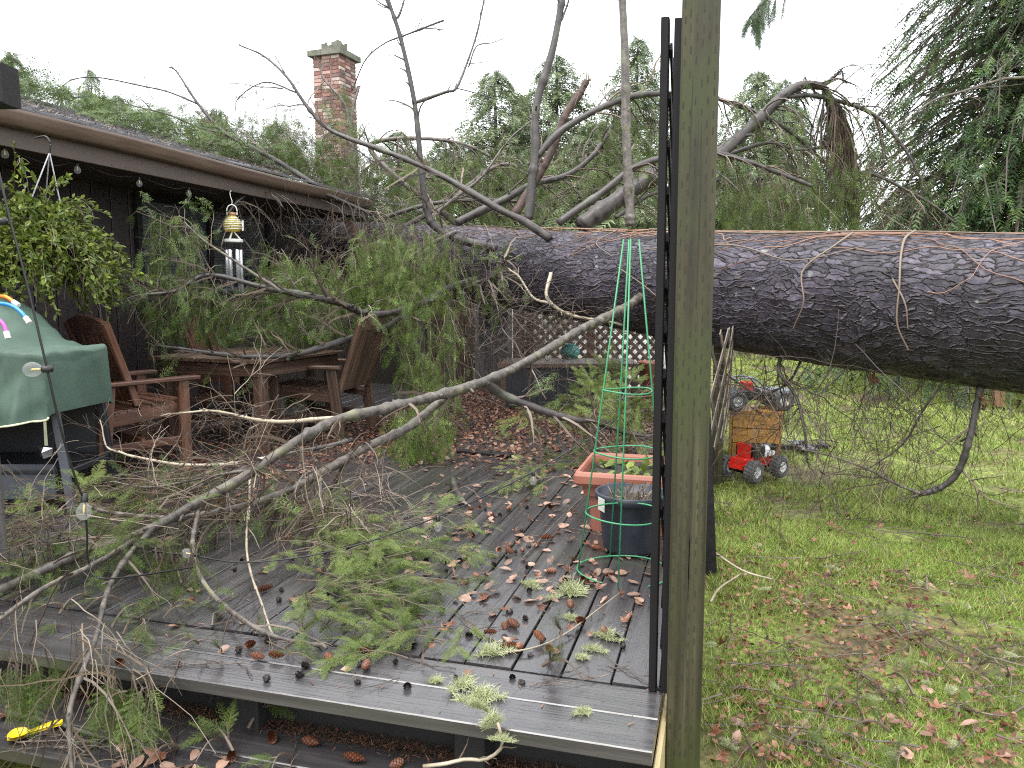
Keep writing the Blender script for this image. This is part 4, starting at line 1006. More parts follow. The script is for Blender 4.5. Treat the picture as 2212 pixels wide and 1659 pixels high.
# ================================================================== FALLEN TREE
def make_spray(seed, ntw=11, tl=.34, nl=.040, nw=.011, gap=.022, droop=.16, stem=True, single=False):
    """flat hemlock spray, length 1 along +X: triangular needles on alternate side twigs"""
    rg = np.random.default_rng(seed); V = []; T = []; Fc = []
    def needle(p, d, t):
        d = nrm(d); s = nrm(np.cross((0, 0, 1), d)) * nw * .5; l = nl * rg.uniform(.75, 1.2); b = len(V)
        V.extend([p - s, p + s, p + d * l + np.array([0, 0, rg.normal(0, nl * .15)])]); T.extend([t - .06, t - .06, t + .05]); Fc.append((b, b + 1, b + 2))
    def twig(p, d, l, w, t):
        s = nrm(np.cross((0, 0, 1), d)) * w; b = len(V)
        V.extend([p - s, p + s, p + d * l]); T.extend([.88] * 3); Fc.append((b, b + 1, b + 2))
        n = max(2, int(l / gap))
        for k in range(n):
            q = p + d * l * (k + .5) / n + np.array([0, 0, rg.normal(0, .004)])
            for sg in (-1, 1): needle(q, d * rg.uniform(.25, .6) + sg * nrm(np.cross((0, 0, 1), d)), t + rg.normal(0, .07) + .16 * (k / n))
    twig(np.zeros(3), np.array([1., 0, 0]), 1.0, .007, .28)
    for k in range(ntw):
        u = (k + .6) / (ntw + .5); l = tl * (1 - .72 * u) * rg.uniform(.7, 1.15) * (1 if u > .12 else .7)
        for sg in (-1, 1):
            a = rg.uniform(.75, 1.1); d = nrm([math.cos(a), sg * math.sin(a), rg.normal(0, .1)])
            twig(np.array([u + rg.uniform(-.02, .02), 0, 0]), d, l, .004, .26 + rg.normal(0, .05))
    V = np.array(V); V[:, 2] -= droop * (V[:, 0] ** 2) + .25 * V[:, 1] ** 2; return V, np.array(Fc), np.clip(np.array(T), 0, 1)
NEAR = [make_spray(k, 12, .36, .038, .0095, .024) for k in range(4)]
MID = [make_spray(20 + k, 7, .34, .075, .024, .055) for k in range(4)]
SM = [make_spray(60 + k, 4, .42, .115, .034, .115) for k in range(4)]
def make_frond(seed, n=5):
    rg = np.random.default_rng(seed); V = []; T = []; Fc = []
    for k in range(n):
        u = (k + .3) / n; l = .42 * (1 - .65 * u)
        for sg in (-1, 1):
            a = rg.uniform(.6, 1.0); b = len(V); p = np.array([u, 0, 0]); d = np.array([math.cos(a), sg * math.sin(a), rg.normal(0, .15)]) * l * rg.uniform(.7, 1.2)
            V += [p - (.055, 0, 0), p + (.055, 0, 0), p + d]; t = rg.normal(.3, .08); T += [t - .08, t - .08, t + .1]; Fc.append((b, b + 1, b + 2))
    b = len(V); V += [np.array([.8, -.04, 0]), np.array([.8, .04, 0]), np.array([1.08, 0, -.05])]; T += [.3, .3, .42]; Fc.append((b, b + 1, b + 2))
    V = np.array(V); V[:, 2] -= .18 * V[:, 0] ** 2 + .3 * V[:, 1] ** 2; return V, np.array(Fc), np.clip(np.array(T), 0, .73)
FR = [make_frond(80 + k) for k in range(4)]
FAR = [make_spray(40 + k, 4, .40, .17, .07, .15) for k in range(3)]
def tris(b): return len(b[1])

ft = empty('fallen_tree', (0, 8.0, 0), 0, 'huge fallen hemlock trunk with scaly purple grey bark lying onto the house', 'tree')
def fb(mb, name, mat, parent=None, smooth=False, kind=None, label=None):
    o = mb.build(name, mat, parent or ft, smooth=smooth, kind=kind, label=label)
    if parent is None: o.location = (0, -8.0, 0)
    return o
TA, TB = at(2212, 682, 4.2), at(850, 553, 9.0)
tdir = nrm(TB - TA); TL = np.linalg.norm(TB - TA)
tside = nrm(np.cross(tdir, (0, 0, 1))); tup = np.cross(tside, tdir)     # tside points away from or to the camera
def trad(s): return .428 - .0105 * s                                   # s metres from TA towards the house
def barkdisp(s, c, rg, r):
    """plate relief: elongated cells along the log, lifted on one edge, split by cracks"""
    wx = vnoise(rg, (128, 128), s / .11, c / .07) * .030; wy_ = vnoise(rg, (128, 128), s / .09 + 9, c / .05) * .017
    wy_ += vnoise(rg, (128, 128), s / .025, c / .02) * .006
    x = (s + wx) / .17; y = (c + wy_) / .065
    i = np.floor(x).astype(int); j = np.floor(y).astype(int)
    jx = rg.uniform(.05, .95, (512, 512)); jy = rg.uniform(.1, .9, (512, 512)); hh = rg.uniform(-1, 1, (512, 512)); tl = rg.uniform(.3, 1, (512, 512))
    f1 = np.full(x.shape, 9.); f2 = f1.copy(); hv = np.zeros(x.shape); lv = np.zeros(x.shape)
    for a in (-1, 0, 1):
        for b in (-1, 0, 1):
            ci, cj = (i + a) % 512, (j + b) % 512
            dx = x - (i + a + jx[ci, cj]); dy = y - (j + b + jy[ci, cj]); d = np.sqrt(dx * dx * .8 + dy * dy)
            m = d < f1; f2 = np.where(m, f1, np.minimum(f2, d)); hv = np.where(m, hh[ci, cj], hv); lv = np.where(m, -dy * tl[ci, cj] + dx * .35, lv); f1 = np.where(m, d, f1)
    crack = np.clip((f2 - f1) / .16, 0, 1)
    big = vnoise(rg, (64, 64), s / .45, c / .3) * .012
    return (hv * .005 + lv * .017) * crack - (1 - crack) * .011 + big + vnoise(rg, (128, 128), s / .012, c / .01) * .0012, hv * .5 + .5
sv = np.concatenate([np.linspace(-13.5, -1.1, 20), np.linspace(-1.0, 6.9, 300), np.linspace(7.05, 8.2, 10)]); NT = 130
rg = np.random.default_rng(77)
SS, AA = np.meshgrid(sv, np.arange(NT) * 2 * math.pi / NT, indexing='ij'); RR = trad(SS)
dsp, plate = barkdisp(SS + 30, AA * .42 + 8, rg, RR)
blend = np.minimum(1, np.minimum(AA, 2 * math.pi - AA) / .12); dsp *= blend * .62
RR = RR + dsp + .012 * np.sin(SS * 1.3 + AA * 2) + .008 * np.sin(AA * 3 + SS * .6)
sag = -.02 * np.sin(SS * .5)
ctr = TA + SS[..., None] * tdir + sag[..., None] * np.array([0, 0, 1])
A0 = AA - math.pi / 2                                                    # seam underneath
Vt = ctr + RR[..., None] * (np.cos(A0)[..., None] * tside + np.sin(A0)[..., None] * tup)
mb = MB(); i = np.arange(len(sv) - 1)[:, None] * NT; j = np.arange(NT)[None]; j2 = (j + 1) % NT
mb.add(Vt.reshape(-1, 3), np.stack([i + j, i + j2, i + NT + j2, i + NT + j], -1).reshape(-1, 4), AA.ravel() / 6.2832)
def barkmat():
    """overlapping scales: wavy cells stretched along the log, brown-black shade painted into the splits"""
    m, n, l, b = newmat('scaly_bark')
    tc = n.new('ShaderNodeTexCoord'); at_ = n.new('ShaderNodeAttribute'); at_.attribute_name = 'tint'
    def N(t, **kw):
        k = n.new(t)
        for a, v in kw.items():
            if a == 'op': k.operation = v
            else: k.inputs[int(a[1:]) if a[0] == '_' else a].default_value = v
        return k
    def dot(v):
        k = N('ShaderNodeVectorMath', op='DOT_PRODUCT'); k.inputs[1].default_value = tuple(v); l.new(tc.outputs['Object'], k.inputs[0]); return k.outputs['Value']
    s_ = dot(tdir); cmb = n.new('ShaderNodeCombineXYZ'); l.new(s_, cmb.inputs[0])
    ar = N('ShaderNodeMath', op='MULTIPLY', _1=2.55); l.new(at_.outputs['Fac'], ar.inputs[0]); l.new(ar.outputs[0], cmb.inputs[1])
    def warp(src, sc_, amt):
        z = N('ShaderNodeTexNoise', Scale=sc_, Detail=3.0); l.new(src, z.inputs['Vector'])
        sb = N('ShaderNodeVectorMath', op='SUBTRACT'); sb.inputs[1].default_value = (.5, .5, .5); l.new(z.outputs['Color'], sb.inputs[0])
        ml = N('ShaderNodeVectorMath', op='MULTIPLY'); ml.inputs[1].default_value = amt; l.new(sb.outputs[0], ml.inputs[0])
        ad = N('ShaderNodeVectorMath', op='ADD'); l.new(src, ad.inputs[0]); l.new(ml.outputs[0], ad.inputs[1]); return ad.outputs[0]
    w0 = warp(cmb.outputs[0], 1.6, (.5, .22, 0)); w1 = warp(w0, 7.0, (.13, .07, 0)); w2 = warp(w1, 24.0, (.06, .034, 0))
    mp = N('ShaderNodeMapping'); mp.inputs['Scale'].default_value = (8.0, 31.0, 1); l.new(w2, mp.inputs[0])
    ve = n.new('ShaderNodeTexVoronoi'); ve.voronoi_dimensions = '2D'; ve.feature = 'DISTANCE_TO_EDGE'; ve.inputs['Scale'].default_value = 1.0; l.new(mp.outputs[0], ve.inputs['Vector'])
    vc = n.new('ShaderNodeTexVoronoi'); vc.voronoi_dimensions = '2D'; vc.inputs['Scale'].default_value = 1.0; l.new(mp.outputs[0], vc.inputs['Vector'])
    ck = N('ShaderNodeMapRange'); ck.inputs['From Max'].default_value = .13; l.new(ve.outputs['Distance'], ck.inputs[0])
    # scale lift: position inside the cell across the log
    df = N('ShaderNodeVectorMath', op='SUBTRACT'); l.new(mp.outputs[0], df.inputs[0]); l.new(vc.outputs['Position'], df.inputs[1])
    sx = n.new('ShaderNodeSeparateXYZ'); l.new(df.outputs[0], sx.inputs[0])
    z = N('ShaderNodeTexNoise', Scale=30.0, Detail=8.0, Roughness=.7); l.new(tc.outputs['Object'], z.inputs['Vector'])
    rgb = n.new('ShaderNodeSeparateColor'); l.new(vc.outputs['Color'], rgb.inputs[0])
    mxn = N('ShaderNodeMath', op='MULTIPLY_ADD', _1=.36); l.new(rgb.outputs[0], mxn.inputs[0]); l.new(z.outputs['Fac'], mxn.inputs[2])
    r = ramp(n, [(.40, (.019, .014, .019)), (.60, (.040, .033, .046)), (.80, (.074, .063, .087)), (1.0, (.135, .119, .155))]); l.new(mxn.outputs[0], r.inputs[0])  # violet cast put into the bark colour for reflected sky
    crack_shade = n.new('ShaderNodeMix'); crack_shade.data_type = 'RGBA'; crack_shade.inputs[6].default_value = (.016, .010, .009, 1); l.new(r.outputs[0], crack_shade.inputs[7]); l.new(ck.outputs[0], crack_shade.inputs[0])  # dark base colour in the splits stands in for occlusion
    # pale lichen discs
    v = N('ShaderNodeTexVoronoi', Scale=8.0); l.new(tc.outputs['Object'], v.inputs['Vector'])
    zz = N('ShaderNodeTexNoise', Scale=40.0); l.new(tc.outputs['Object'], zz.inputs['Vector'])
    sub_ = N('ShaderNodeMath', op='MULTIPLY_ADD', _1=.3); l.new(zz.outputs['Fac'], sub_.inputs[0]); l.new(v.outputs['Distance'], sub_.inputs[2])
    wn = n.new('ShaderNodeTexWhiteNoise'); l.new(v.outputs['Position'], wn.inputs['Vector'])
    siz = N('ShaderNodeMapRange'); siz.inputs['From Min'].default_value = .5; siz.inputs['To Min'].default_value = .10; siz.inputs['To Max'].default_value = .34; l.new(wn.outputs['Value'], siz.inputs[0])
    cmp_ = N('ShaderNodeMath', op='LESS_THAN'); l.new(sub_.outputs[0], cmp_.inputs[0]); l.new(siz.outputs[0], cmp_.inputs[1])
    am = N('ShaderNodeMath', op='MULTIPLY', _1=.7); l.new(cmp_.outputs[0], am.inputs[0])
    mi = n.new('ShaderNodeMix'); mi.data_type = 'RGBA'; mi.inputs[7].default_value = (.20, .23, .22, 1); l.new(am.outputs[0], mi.inputs[0]); l.new(crack_shade.outputs[2], mi.inputs[6])
    big = N('ShaderNodeTexNoise', Scale=1.7, Detail=4.0); l.new(tc.outputs['Object'], big.inputs['Vector'])
    bm_ = N('ShaderNodeMapRange'); bm_.inputs['From Min'].default_value = .3; bm_.inputs['From Max'].default_value = .7; bm_.inputs['To Min'].default_value = .55; bm_.inputs['To Max'].default_value = 1.15; l.new(big.outputs['Fac'], bm_.inputs[0])
    hv = n.new('ShaderNodeHueSaturation'); l.new(mi.outputs[2], hv.inputs['Color']); l.new(bm_.outputs[0], hv.inputs['Value'])
    l.new(hv.outputs[0], b.inputs['Base Color']); b.inputs['Roughness'].default_value = .5; b.inputs['Specular IOR Level'].default_value = .5
    # relief
    li = N('ShaderNodeMath', op='MULTIPLY', _1=.55); l.new(sx.outputs[1], li.inputs[0])
    h1 = N('ShaderNodeMath', op='ADD'); l.new(li.outputs[0], h1.inputs[0]); l.new(rgb.outputs[1], h1.inputs[1])
    h2 = N('ShaderNodeMath', op='MULTIPLY'); l.new(h1.outputs[0], h2.inputs[0]); l.new(ck.outputs[0], h2.inputs[1])
    h3 = N('ShaderNodeMath', op='MULTIPLY_ADD', _1=.5); l.new(ck.outputs[0], h3.inputs[0]); l.new(h2.outputs[0], h3.inputs[2])
    h4 = N('ShaderNodeMath', op='MULTIPLY_ADD', _1=.3); l.new(z.outputs['Fac'], h4.inputs[0]); l.new(h3.outputs[0], h4.inputs[2])
    bp = n.new('ShaderNodeBump'); bp.inputs['Strength'].default_value = 1.0; bp.inputs['Distance'].default_value = .013; l.new(h4.outputs[0], bp.inputs['Height']); l.new(bp.outputs[0], b.inputs['Normal'])
    return m
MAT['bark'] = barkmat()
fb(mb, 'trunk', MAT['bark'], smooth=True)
def onlog(s, a, lift=0.0):
    """a point on the bark: s metres along from the right, a = angle from the top, positive towards the camera"""
    s = np.asarray(s, float); a = np.asarray(a, float); sg = -1.0 if (tside @ (_O - TA)) < 0 else 1.0
    r = trad(s) + .012 + lift
    return TA + s[..., None] * tdir + r[..., None] * (np.cos(a)[..., None] * tup + sg * np.sin(a)[..., None] * tside) + (-.02 * np.sin(s * .5))[..., None] * np.array([0, 0, 1.])

# strands of orange-brown roots and vines on the log
rs = np.random.default_rng(11); mb = MB()
K = 84; n_ = 16
s0 = rs.uniform(-.3, 2.6, K); a0 = rs.normal(-.05, .28, K); ds = rs.uniform(.3, 1.5, K) * rs.choice([-1, 1], K); da = rs.normal(.15, .45, K); t = np.linspace(0, 1, n_)
S_ = s0[:, None] + ds[:, None] * t + .04 * np.sin(t * 7 + s0[:, None] * 9); A_ = a0[:, None] + da[:, None] * t + .09 * np.sin(t * 6 + a0[:, None] * 20) + .04 * np.sin(t * 17 + s0[:, None] * 30)
tubes(mb, onlog(S_, A_, .004), np.repeat(rs.uniform(.0016, .0042, K)[:, None], n_, 1), 4, rs.uniform(.2, 1, K))
K = 46; s0 = rs.uniform(2.6, 5.2, K); a0 = rs.normal(.1, .3, K); ds = rs.uniform(.15, .7, K) * rs.choice([-1, 1], K); da = rs.normal(.1, .35, K)
S_ = s0[:, None] + ds[:, None] * t; A_ = a0[:, None] + da[:, None] * t + .12 * np.sin(t * 8 + a0[:, None] * 20); tubes(mb, onlog(S_, A_, .004), np.repeat(rs.uniform(.0018, .004, K)[:, None], n_, 1), 4, rs.uniform(0, .7, K))
fb(mb, 'root_strands', MAT['root'], kind='stuff')
mb = MB()
def vine(pts, r): tubes(mb, spline(np.array([onlog(np.array(s), np.array(a), .012) for s, a in pts]), 30), np.linspace(r, r * .5, 30), 6, .8)
vine([(2.35, -.3), (2.2, .25), (2.1, .75), (2.0, 1.2), (1.95, 1.65)], .007); vine([(.62, .1), (.6, .5), (.55, .9), (.5, 1.3), (.48, 1.75), (.42, 2.1)], .0085)
vine([(.95, .3), (.98, .7), (1.1, 1.15), (1.05, 1.6), (1.12, 2.0)], .0075); vine([(.55, 1.2), (.45, 1.5), (.42, 1.8)], .006); vine([(2.6, 1.3), (2.3, 1.6), (2.1, 1.9)], .0045)
vine([(3.2, -.2), (2.9, .3), (2.95, .8), (2.7, 1.1)], .006); vine([(2.6, .2), (1.6, .35), (.8, .15), (0, .3)], .008); vine([(2.4, .9), (1.7, .75), (1.2, 1.0), (.8, .7)], .006)
fb(mb, 'vine', MAT['twig'], smooth=True)

# ---------------------------------------------------------------- limbs
LIMBS = {}
def limb(key, pts, r0, r1, mat='bark_dark', n=26, parent=None, sides=8, wob=.006, label=None, name='branch', knots=True):
    P = spline([at(*p) if len(p) == 3 else oz(*p[:3]) for p in pts], n); rg = np.random.default_rng(abs(hash(key)) % 1000 if False else sum(map(ord, key)))
    W_ = spline(rg.normal(0, wob, (max(4, n // 6), 3)), n); W_ *= np.minimum(1, np.minimum(np.arange(n), 3 * np.arange(n)[::-1] + 1) / 4.)[:, None]; P = P + W_; R = np.linspace(r0, r1, n) * (1 + rg.normal(0, .05, n))
    n2 = n * 3; P = spline(P, n2); R = np.interp(np.linspace(0, 1, n2), np.linspace(0, 1, n), R); Rb = R.copy()
    for q in rg.integers(2, n2 - 2, max(2, n2 // 9)): R = R + Rb * rg.uniform(.12, .34) * np.exp(-((np.arange(n2) - q) / .8) ** 2)
    mb = MB(); tubes(mb, P, R, sides, cap=True)
    if r0 > .010 and knots:                      # snapped side stubs
        K = max(2, n // 5); Q, RQ = grow(rg, P, Rb, K, (.02 + r0, .05 + 1.6 * r0), 3, 1.1, 0, .12, .38, tip=.8); tubes(mb, Q, RQ, 5, cap=True)
    o = fb(mb, name, MAT[mat], parent, smooth=True, label=label); LIMBS[key] = (P, R, o); return o
# upright limbs
limb('u1', [(1075, 537, 7.05), (1000, 520, 7.0), (945, 492, 7.0), (925, 462, 7.0), (912, 380, 7.0), (897, 230, 7.0), (868, 92, 7.0), (843, 15, 7.0), (825, -40, 7.0)], .042, .012, wob=.004)
limb('u1a', [(896, 222, 7.0), (960, 200, 7.0), (985, 190, 7.0), (1010, 130, 7.1), (1030, 70, 7.1), (1045, 0, 7.1), (1050, -30, 7.1)], .016, .005)
limb('u1b', [(1012, 145, 7.1), (1030, 100, 7.1), (1065, 92, 7.1), (1090, 80, 7.1)], .008, .003)
limb('u1c', [(760, 196, 7.2), (790, 130, 7.1), (830, 95, 7.1), (868, 78, 7.0), (910, 62, 7.0), (960, 44, 7.0)], .005, .010)
limb('u1d', [(858, 40, 7.0), (872, 10, 7.0), (885, -20, 7.0)], .012, .006)
limb('u1e', [(845, 20, 7.0), (820, 5, 7.0), (805, -12, 7.0)], .008, .004)
limb('u1f', [(985, 190, 7.0), (1040, 205, 7.0), (1100, 225, 7.0)], .006, .003)
limb('u2', [(1142, 474, 7.3), (1148, 400, 7.3), (1156, 330, 7.3), (1155, 265, 7.3), (1163, 205, 7.3), (1192, 110, 7.3), (1212, 10, 7.3), (1222, -60, 7.3)], .047, .029, wob=.003)
limb('u2t', [(1212, 45, 7.3), (1226, 10, 7.3), (1238, -30, 7.3)], .012, .006)
limb('u2b', [(1160, 338, 7.3), (1210, 285, 7.3), (1290, 238, 7.3), (1370, 208, 7.4), (1440, 203, 7.5), (1500, 205, 7.6), (1546, 212, 7.7), (1610, 234, 7.8), (1668, 259, 7.8), (1729, 302, 7.9), (1769, 342, 7.9), (1805, 372, 7.9)], .034, .014, n=34)
limb('u3', [(1362, 487, 6.15), (1360, 430, 6.15), (1355, 330, 6.15), (1352, 240, 6.15), (1350, 130, 6.15), (1344, 0, 6.15), (1340, -70, 6.15)], .040, .029, mat='bark_twig', wob=.003)
limb('stub', [(1108, 470, 7.6), (1150, 400, 7.6), (1190, 330, 7.6), (1222, 250, 7.6), (1252, 205, 7.6), (1268, 176, 7.6)], .045, .034, 'bark_red', wob=.004)
mb = MB(); p = at(1268, 176, 7.6)
for k in range(9):
    q = p + np.random.default_rng(k).normal(0, .018, 3); mb.add([q, q + (.012, 0, -.02), q + (0, .012, -.02), q + np.array([.02, 0, .06 + .05 * (k % 3)])], [(0, 1, 3), (1, 2, 3), (2, 0, 3)])
fb(mb, 'splinters', MAT['pale_twig'])
limb('diag', [(1188, 516, 6.6), (1130, 475, 6.6), (1080, 450, 6.6), (960, 380, 6.7), (850, 332, 6.8), (720, 285, 6.9), (665, 232, 6.9), (622, 170, 6.9), (570, 122, 7.0), (515, 97, 7.0)], .034, .006, wob=.008)
limb('diag2', [(640, 200, 6.9), (585, 178, 6.9), (545, 188, 6.9), (512, 215, 6.9), (510, 245, 6.9)], .008, .003)
limb('diag3', [(612, 192, 6.9), (560, 188, 6.9), (510, 180, 6.9), (425, 188, 6.9)], .006, .002)
limb('l4', [(985, 482, 7.9), (1090, 429, 7.9), (1151, 395, 7.9), (1227, 376, 7.9), (1284, 331, 8.0), (1322, 274, 8.0), (1345, 228, 8.0)], .042, .016, 'bark_dark')
limb('l5', [(1205, 482, 6.9), (1303, 414, 6.9), (1364, 365, 6.9), (1425, 342, 7.0), (1500, 334, 7.0), (1545, 331, 7.0), (1618, 351, 7.1), (1690, 378, 7.1), (1754, 402, 7.1)], .034, .016)
limb('l6', [(1255, 487, 7.1), (1341, 429, 7.2), (1421, 380, 7.3), (1500, 352, 7.5), (1545, 338, 7.6), (1603, 292, 7.7), (1654, 245, 7.7), (1697, 205, 7.7), (1733, 185, 7.7), (1780, 187, 7.7)], .082, .040, n=34, wob=.007)
limb('l6b', [(1778, 187, 7.7), (1800, 165, 7.7), (1818, 156, 7.7), (1822, 175, 7.7)], .018, .008)
limb('l6c', [(1779, 187, 7.7), (1800, 225, 7.7), (1822, 290, 7.7), (1830, 380, 7.7), (1838, 480, 7.7)], .03, .012)
limb('r1', [(1697, 209, 7.7), (1758, 209, 7.7), (1848, 234, 7.7), (1902, 263, 7.7), (1949, 317, 7.7), (1978, 364, 7.7), (1996, 418, 7.7)], .026, .008)
limb('r4', [(1805, 357, 7.7), (1850, 370, 7.7), (1895, 378, 7.7), (1956, 410, 7.7), (2014, 443, 7.7), (2060, 480, 7.7)], .022, .010)
limb('r5', [(1545, 345, 7.9), (1620, 318, 7.9), (1665, 308, 7.9), (1720, 322, 7.9), (1790, 318, 7.9)], .022, .012)
limb('b1', [(700, 412, 8.1), (620, 360, 8.1), (558, 326, 8.1), (486, 288, 8.1), (428, 225, 8.1), (383, 157, 8.1), (365, 146, 8.1)], .032, .005)
limb('b2', [(428, 225, 8.1), (360, 198, 8.1), (306, 184, 8.1), (216, 166, 8.1), (160, 172, 8.1), (128, 200, 8.1), (108, 222, 8.1)], .010, .004)
limb('b3', [(484, 288, 8.1), (432, 275, 8.1), (364, 247, 8.1), (306, 234, 8.1), (202, 211, 8.1), (130, 214, 8.1)], .012, .004)
limb('b4', [(330, 215, 8.1), (315, 180, 8.1), (306, 145, 8.1), (307, 120, 8.1)], .005, .002)
limb('b5', [(362, 198, 8.1), (340, 165, 8.1), (328, 136, 8.1)], .004, .002)
limb('c1', [(990, 485, 8.6), (930, 440, 8.6), (860, 385, 8.7), (800, 320, 8.8), (840, 300, 8.8), (940, 300, 8.8), (1010, 315, 8.8), (1060, 340, 8.8)], .035, .015, 'bark_twig')
limb('c2', [(870, 492, 8.5), (960, 440, 8.5), (1010, 400, 8.5), (1060, 365, 8.6), (1100, 355, 8.6), (1125, 370, 8.6)], .03, .012, 'bark_twig')
limb('c3', [(830, 470, 8.4), (930, 438, 8.4), (1050, 432, 8.4), (1180, 440, 8.4)], .026, .014)
limb('c4', [(780, 440, 9.6), (765, 330, 9.6), (745, 230, 9.6), (700, 170, 9.7), (690, 130, 9.7)], .030, .006, 'bark_twig')
limb('c5', [(766, 200, 9.6), (775, 190, 9.6), (760, 260, 9.6), (770, 380, 9.6), (778, 440, 9.6)], .014, .024, 'bark_twig')
limb('c6', [(930, 470, 8.2), (990, 420, 8.2), (1040, 380, 8.2), (1100, 300, 8.3), (1160, 250, 8.4)], .022, .006, 'bark_twig')
limb('rf1', [(1330, 470, 7.0), (1400, 425, 7.1), (1500, 395, 7.2), (1590, 385, 7.3)], .02, .008)
limb('bl1', [(470, 500, 6.3), (520, 430, 6.8), (600, 400, 7.4), (700, 420, 8.0), (820, 470, 8.3)], .008, .02)
# the long limb that swept over the deck
BR0 = 'long pale limb swept down across the whole deck'
def dd(x): return 1 / (1 / 5.8 + (1 / 2.6 - 1 / 5.8) * (1395 - x) / 1395)
limb('main', [(1405, 622, 5.82)] + [(x, y, dd(x)) for x, y in ((1350, 665), (1250, 715), (1150, 772), (1045, 823), (940, 858), (850, 880), (735, 905), (640, 955), (530, 1030), (420, 1092), (330, 1140), (250, 1172), (150, 1205), (0, 1272), (-60, 1300))], .032, .014, 'bark_twig', n=60, sides=12, wob=.004, label=BR0)
limb('m2', [(1030, 828, dd(1030) + .05), (960, 862, 4.3), (880, 925, 4.05), (800, 965, 3.85), (690, 1025, 3.6), (600, 1065, 3.42), (520, 1090, 3.3), (430, 1110, 3.2), (330, 1118, 3.12), (240, 1108, 3.1), (185, 1090, 3.1)], .026, .007, 'bark_twig', n=44, sides=10)
limb('m3', [(1048, 826, dd(1048)), (1090, 850, 4.55), (1180, 885, 4.6), (1240, 905, 4.65), (1290, 912, 4.7), (1350, 935, 4.8), (1440, 950, 4.9)], .028, .010, 'bark_dark')
limb('m4', [(428, 1100, 3.13), (418, 1150, 3.0), (425, 1215, 2.8), (460, 1290, 2.62), (520, 1345, .05, 0), (590, 1378, .02, 0), (660, 1395, .015, 0), (705, 1404, .015, 0)], .0095, .006, 'bark_twig', n=34)
limb('m5', [(332, 1140, 2.98), (290, 1190, 2.75), (240, 1270, 2.45), (205, 1370, 2.2), (180, 1440, 2.02), (162, 1520, 1.9), (160, 1600, 1.86), (162, 1700, 1.82)], .0105, .005, 'bark_twig', n=34)
limb('m6', [(692, 1022, 3.6), (688, 1060, 3.5), (692, 1110, 3.35), (720, 1150, 3.25), (760, 1180, 3.15), (800, 1205, 3.1)], .011, .004, 'bark_twig')
limb('m7', [(540, 1032, 3.4), (533, 1100, 3.25), (530, 1180, 3.0), (545, 1250, 2.8), (570, 1310, .06, 0), (595, 1372, .02, 0)], .006, .003, 'pale_twig')
limb('m8', [(300, 1160, 2.95), (190, 1225, 2.65), (90, 1270, 2.45), (20, 1320, 2.3), (-40, 1370, 2.2)], .011, .006, 'bark_twig')
limb('m9', [(735, 903, 3.68), (640, 910, 3.75), (560, 905, 3.85), (470, 890, 4.0), (400, 895, 4.0), (345, 900, 4.0)], .011, .003, 'pale_twig', wob=.01)
limb('m10', [(600, 985, 3.6), (520, 1000, 3.6), (400, 1002, 3.6), (300, 985, 3.65), (270, 975, 3.65), (235, 960, 3.65), (215, 905, 3.65)], .009, .003, 'pale_twig', wob=.01)
limb('m11', [(560, 1010, 3.5), (470, 1030, 3.45), (360, 1050, 3.4), (290, 1050, 3.4), (220, 1045, 3.4)], .008, .003, 'bark_twig', wob=.01)
limb('m12', [(760, 950, 3.9), (690, 965, 3.8), (600, 985, 3.7), (480, 1030, 3.55), (400, 1065, 3.45)], .012, .005, 'bark_dark')
# dark limbs lying over the table and hanging in front of the wall
limb('t1', [(1060, 600, 7.4), (960, 625, 6.6), (860, 690, 5.9), (800, 715, 5.6), (720, 740, 5.3), (640, 762, 5.15), (560, 772, 5.05), (470, 768, 5.0), (390, 757, 5.0), (330, 748, 5.0)], .034, .010, n=34)
limb('t2', [(960, 640, 6.4), (820, 680, 5.6), (720, 650, 5.2), (600, 625, 5.0), (560, 618, 5.0), (450, 595, 5.0), (380, 630, 4.9), (300, 640, 4.85), (250, 655, 4.8)], .026, .005)
limb('t3', [(605, 628, 5.0), (560, 600, 4.95), (500, 560, 4.9), (440, 520, 4.9), (400, 480, 4.9)], .012, .004, 'bark_twig')
limb('t4', [(820, 560, 7.2), (850, 610, 6.8), (850, 700, 6.5), (885, 800, 6.2), (930, 850, 5.8), (970, 880, 5.5)], .016, .006)
limb('t5', [(985, 500, 7.0), (900, 545, 6.6), (850, 600, 6.4), (810, 660, 6.2), (740, 690, 6.1), (700, 715, 6.1)], .02, .006, 'bark_twig')
limb('t6', [(1010, 620, 7.1), (1060, 600, 6.7), (1090, 560, 6.6)], .03, .03)
# limbs below the trunk on the lawn side
limb('w1', [(2118, 835, 4.35), (2112, 880, 4.35), (2095, 950, 4.35), (2070, 1010, 4.4), (2035, 1045, 4.45), (1990, 1066, 4.5)], .022, .016, n=24)
limb('w2', [(1700, 745, 5.3), (1680, 800, 5.2), (1720, 860, 5.1), (1740, 940, 5.0), (1745, 1000, 5.0)], .016, .006)
limb('w3', [(1990, 1066, 4.5), (1930, 1045, 4.6), (1860, 1010, 4.7), (1790, 985, 4.8), (1720, 970, 4.9)], .010, .004, 'bark_twig')
limb('w4', [(1735, 770, 5.3), (1700, 830, 5.2), (1640, 850, 5.1), (1600, 830, 5.05), (1560, 800, 5.0)], .010, .005)
limb('w5', [(2060, 800, 4.4), (2000, 880, 4.5), (1950, 960, 4.6), (1880, 1010, 4.7)], .008, .004)
limb('d1', [(1190, 590, 6.2), (1180, 640, 6.1), (1230, 680, 6.1), (1330, 700, 6.1), (1400, 722, 6.1)], .016, .008, 'pale_twig')
limb('d2', [(1185, 655, 6.1), (1150, 640, 6.1), (1120, 600, 6.1), (1100, 580, 6.1)], .011, .006, 'pale_twig')

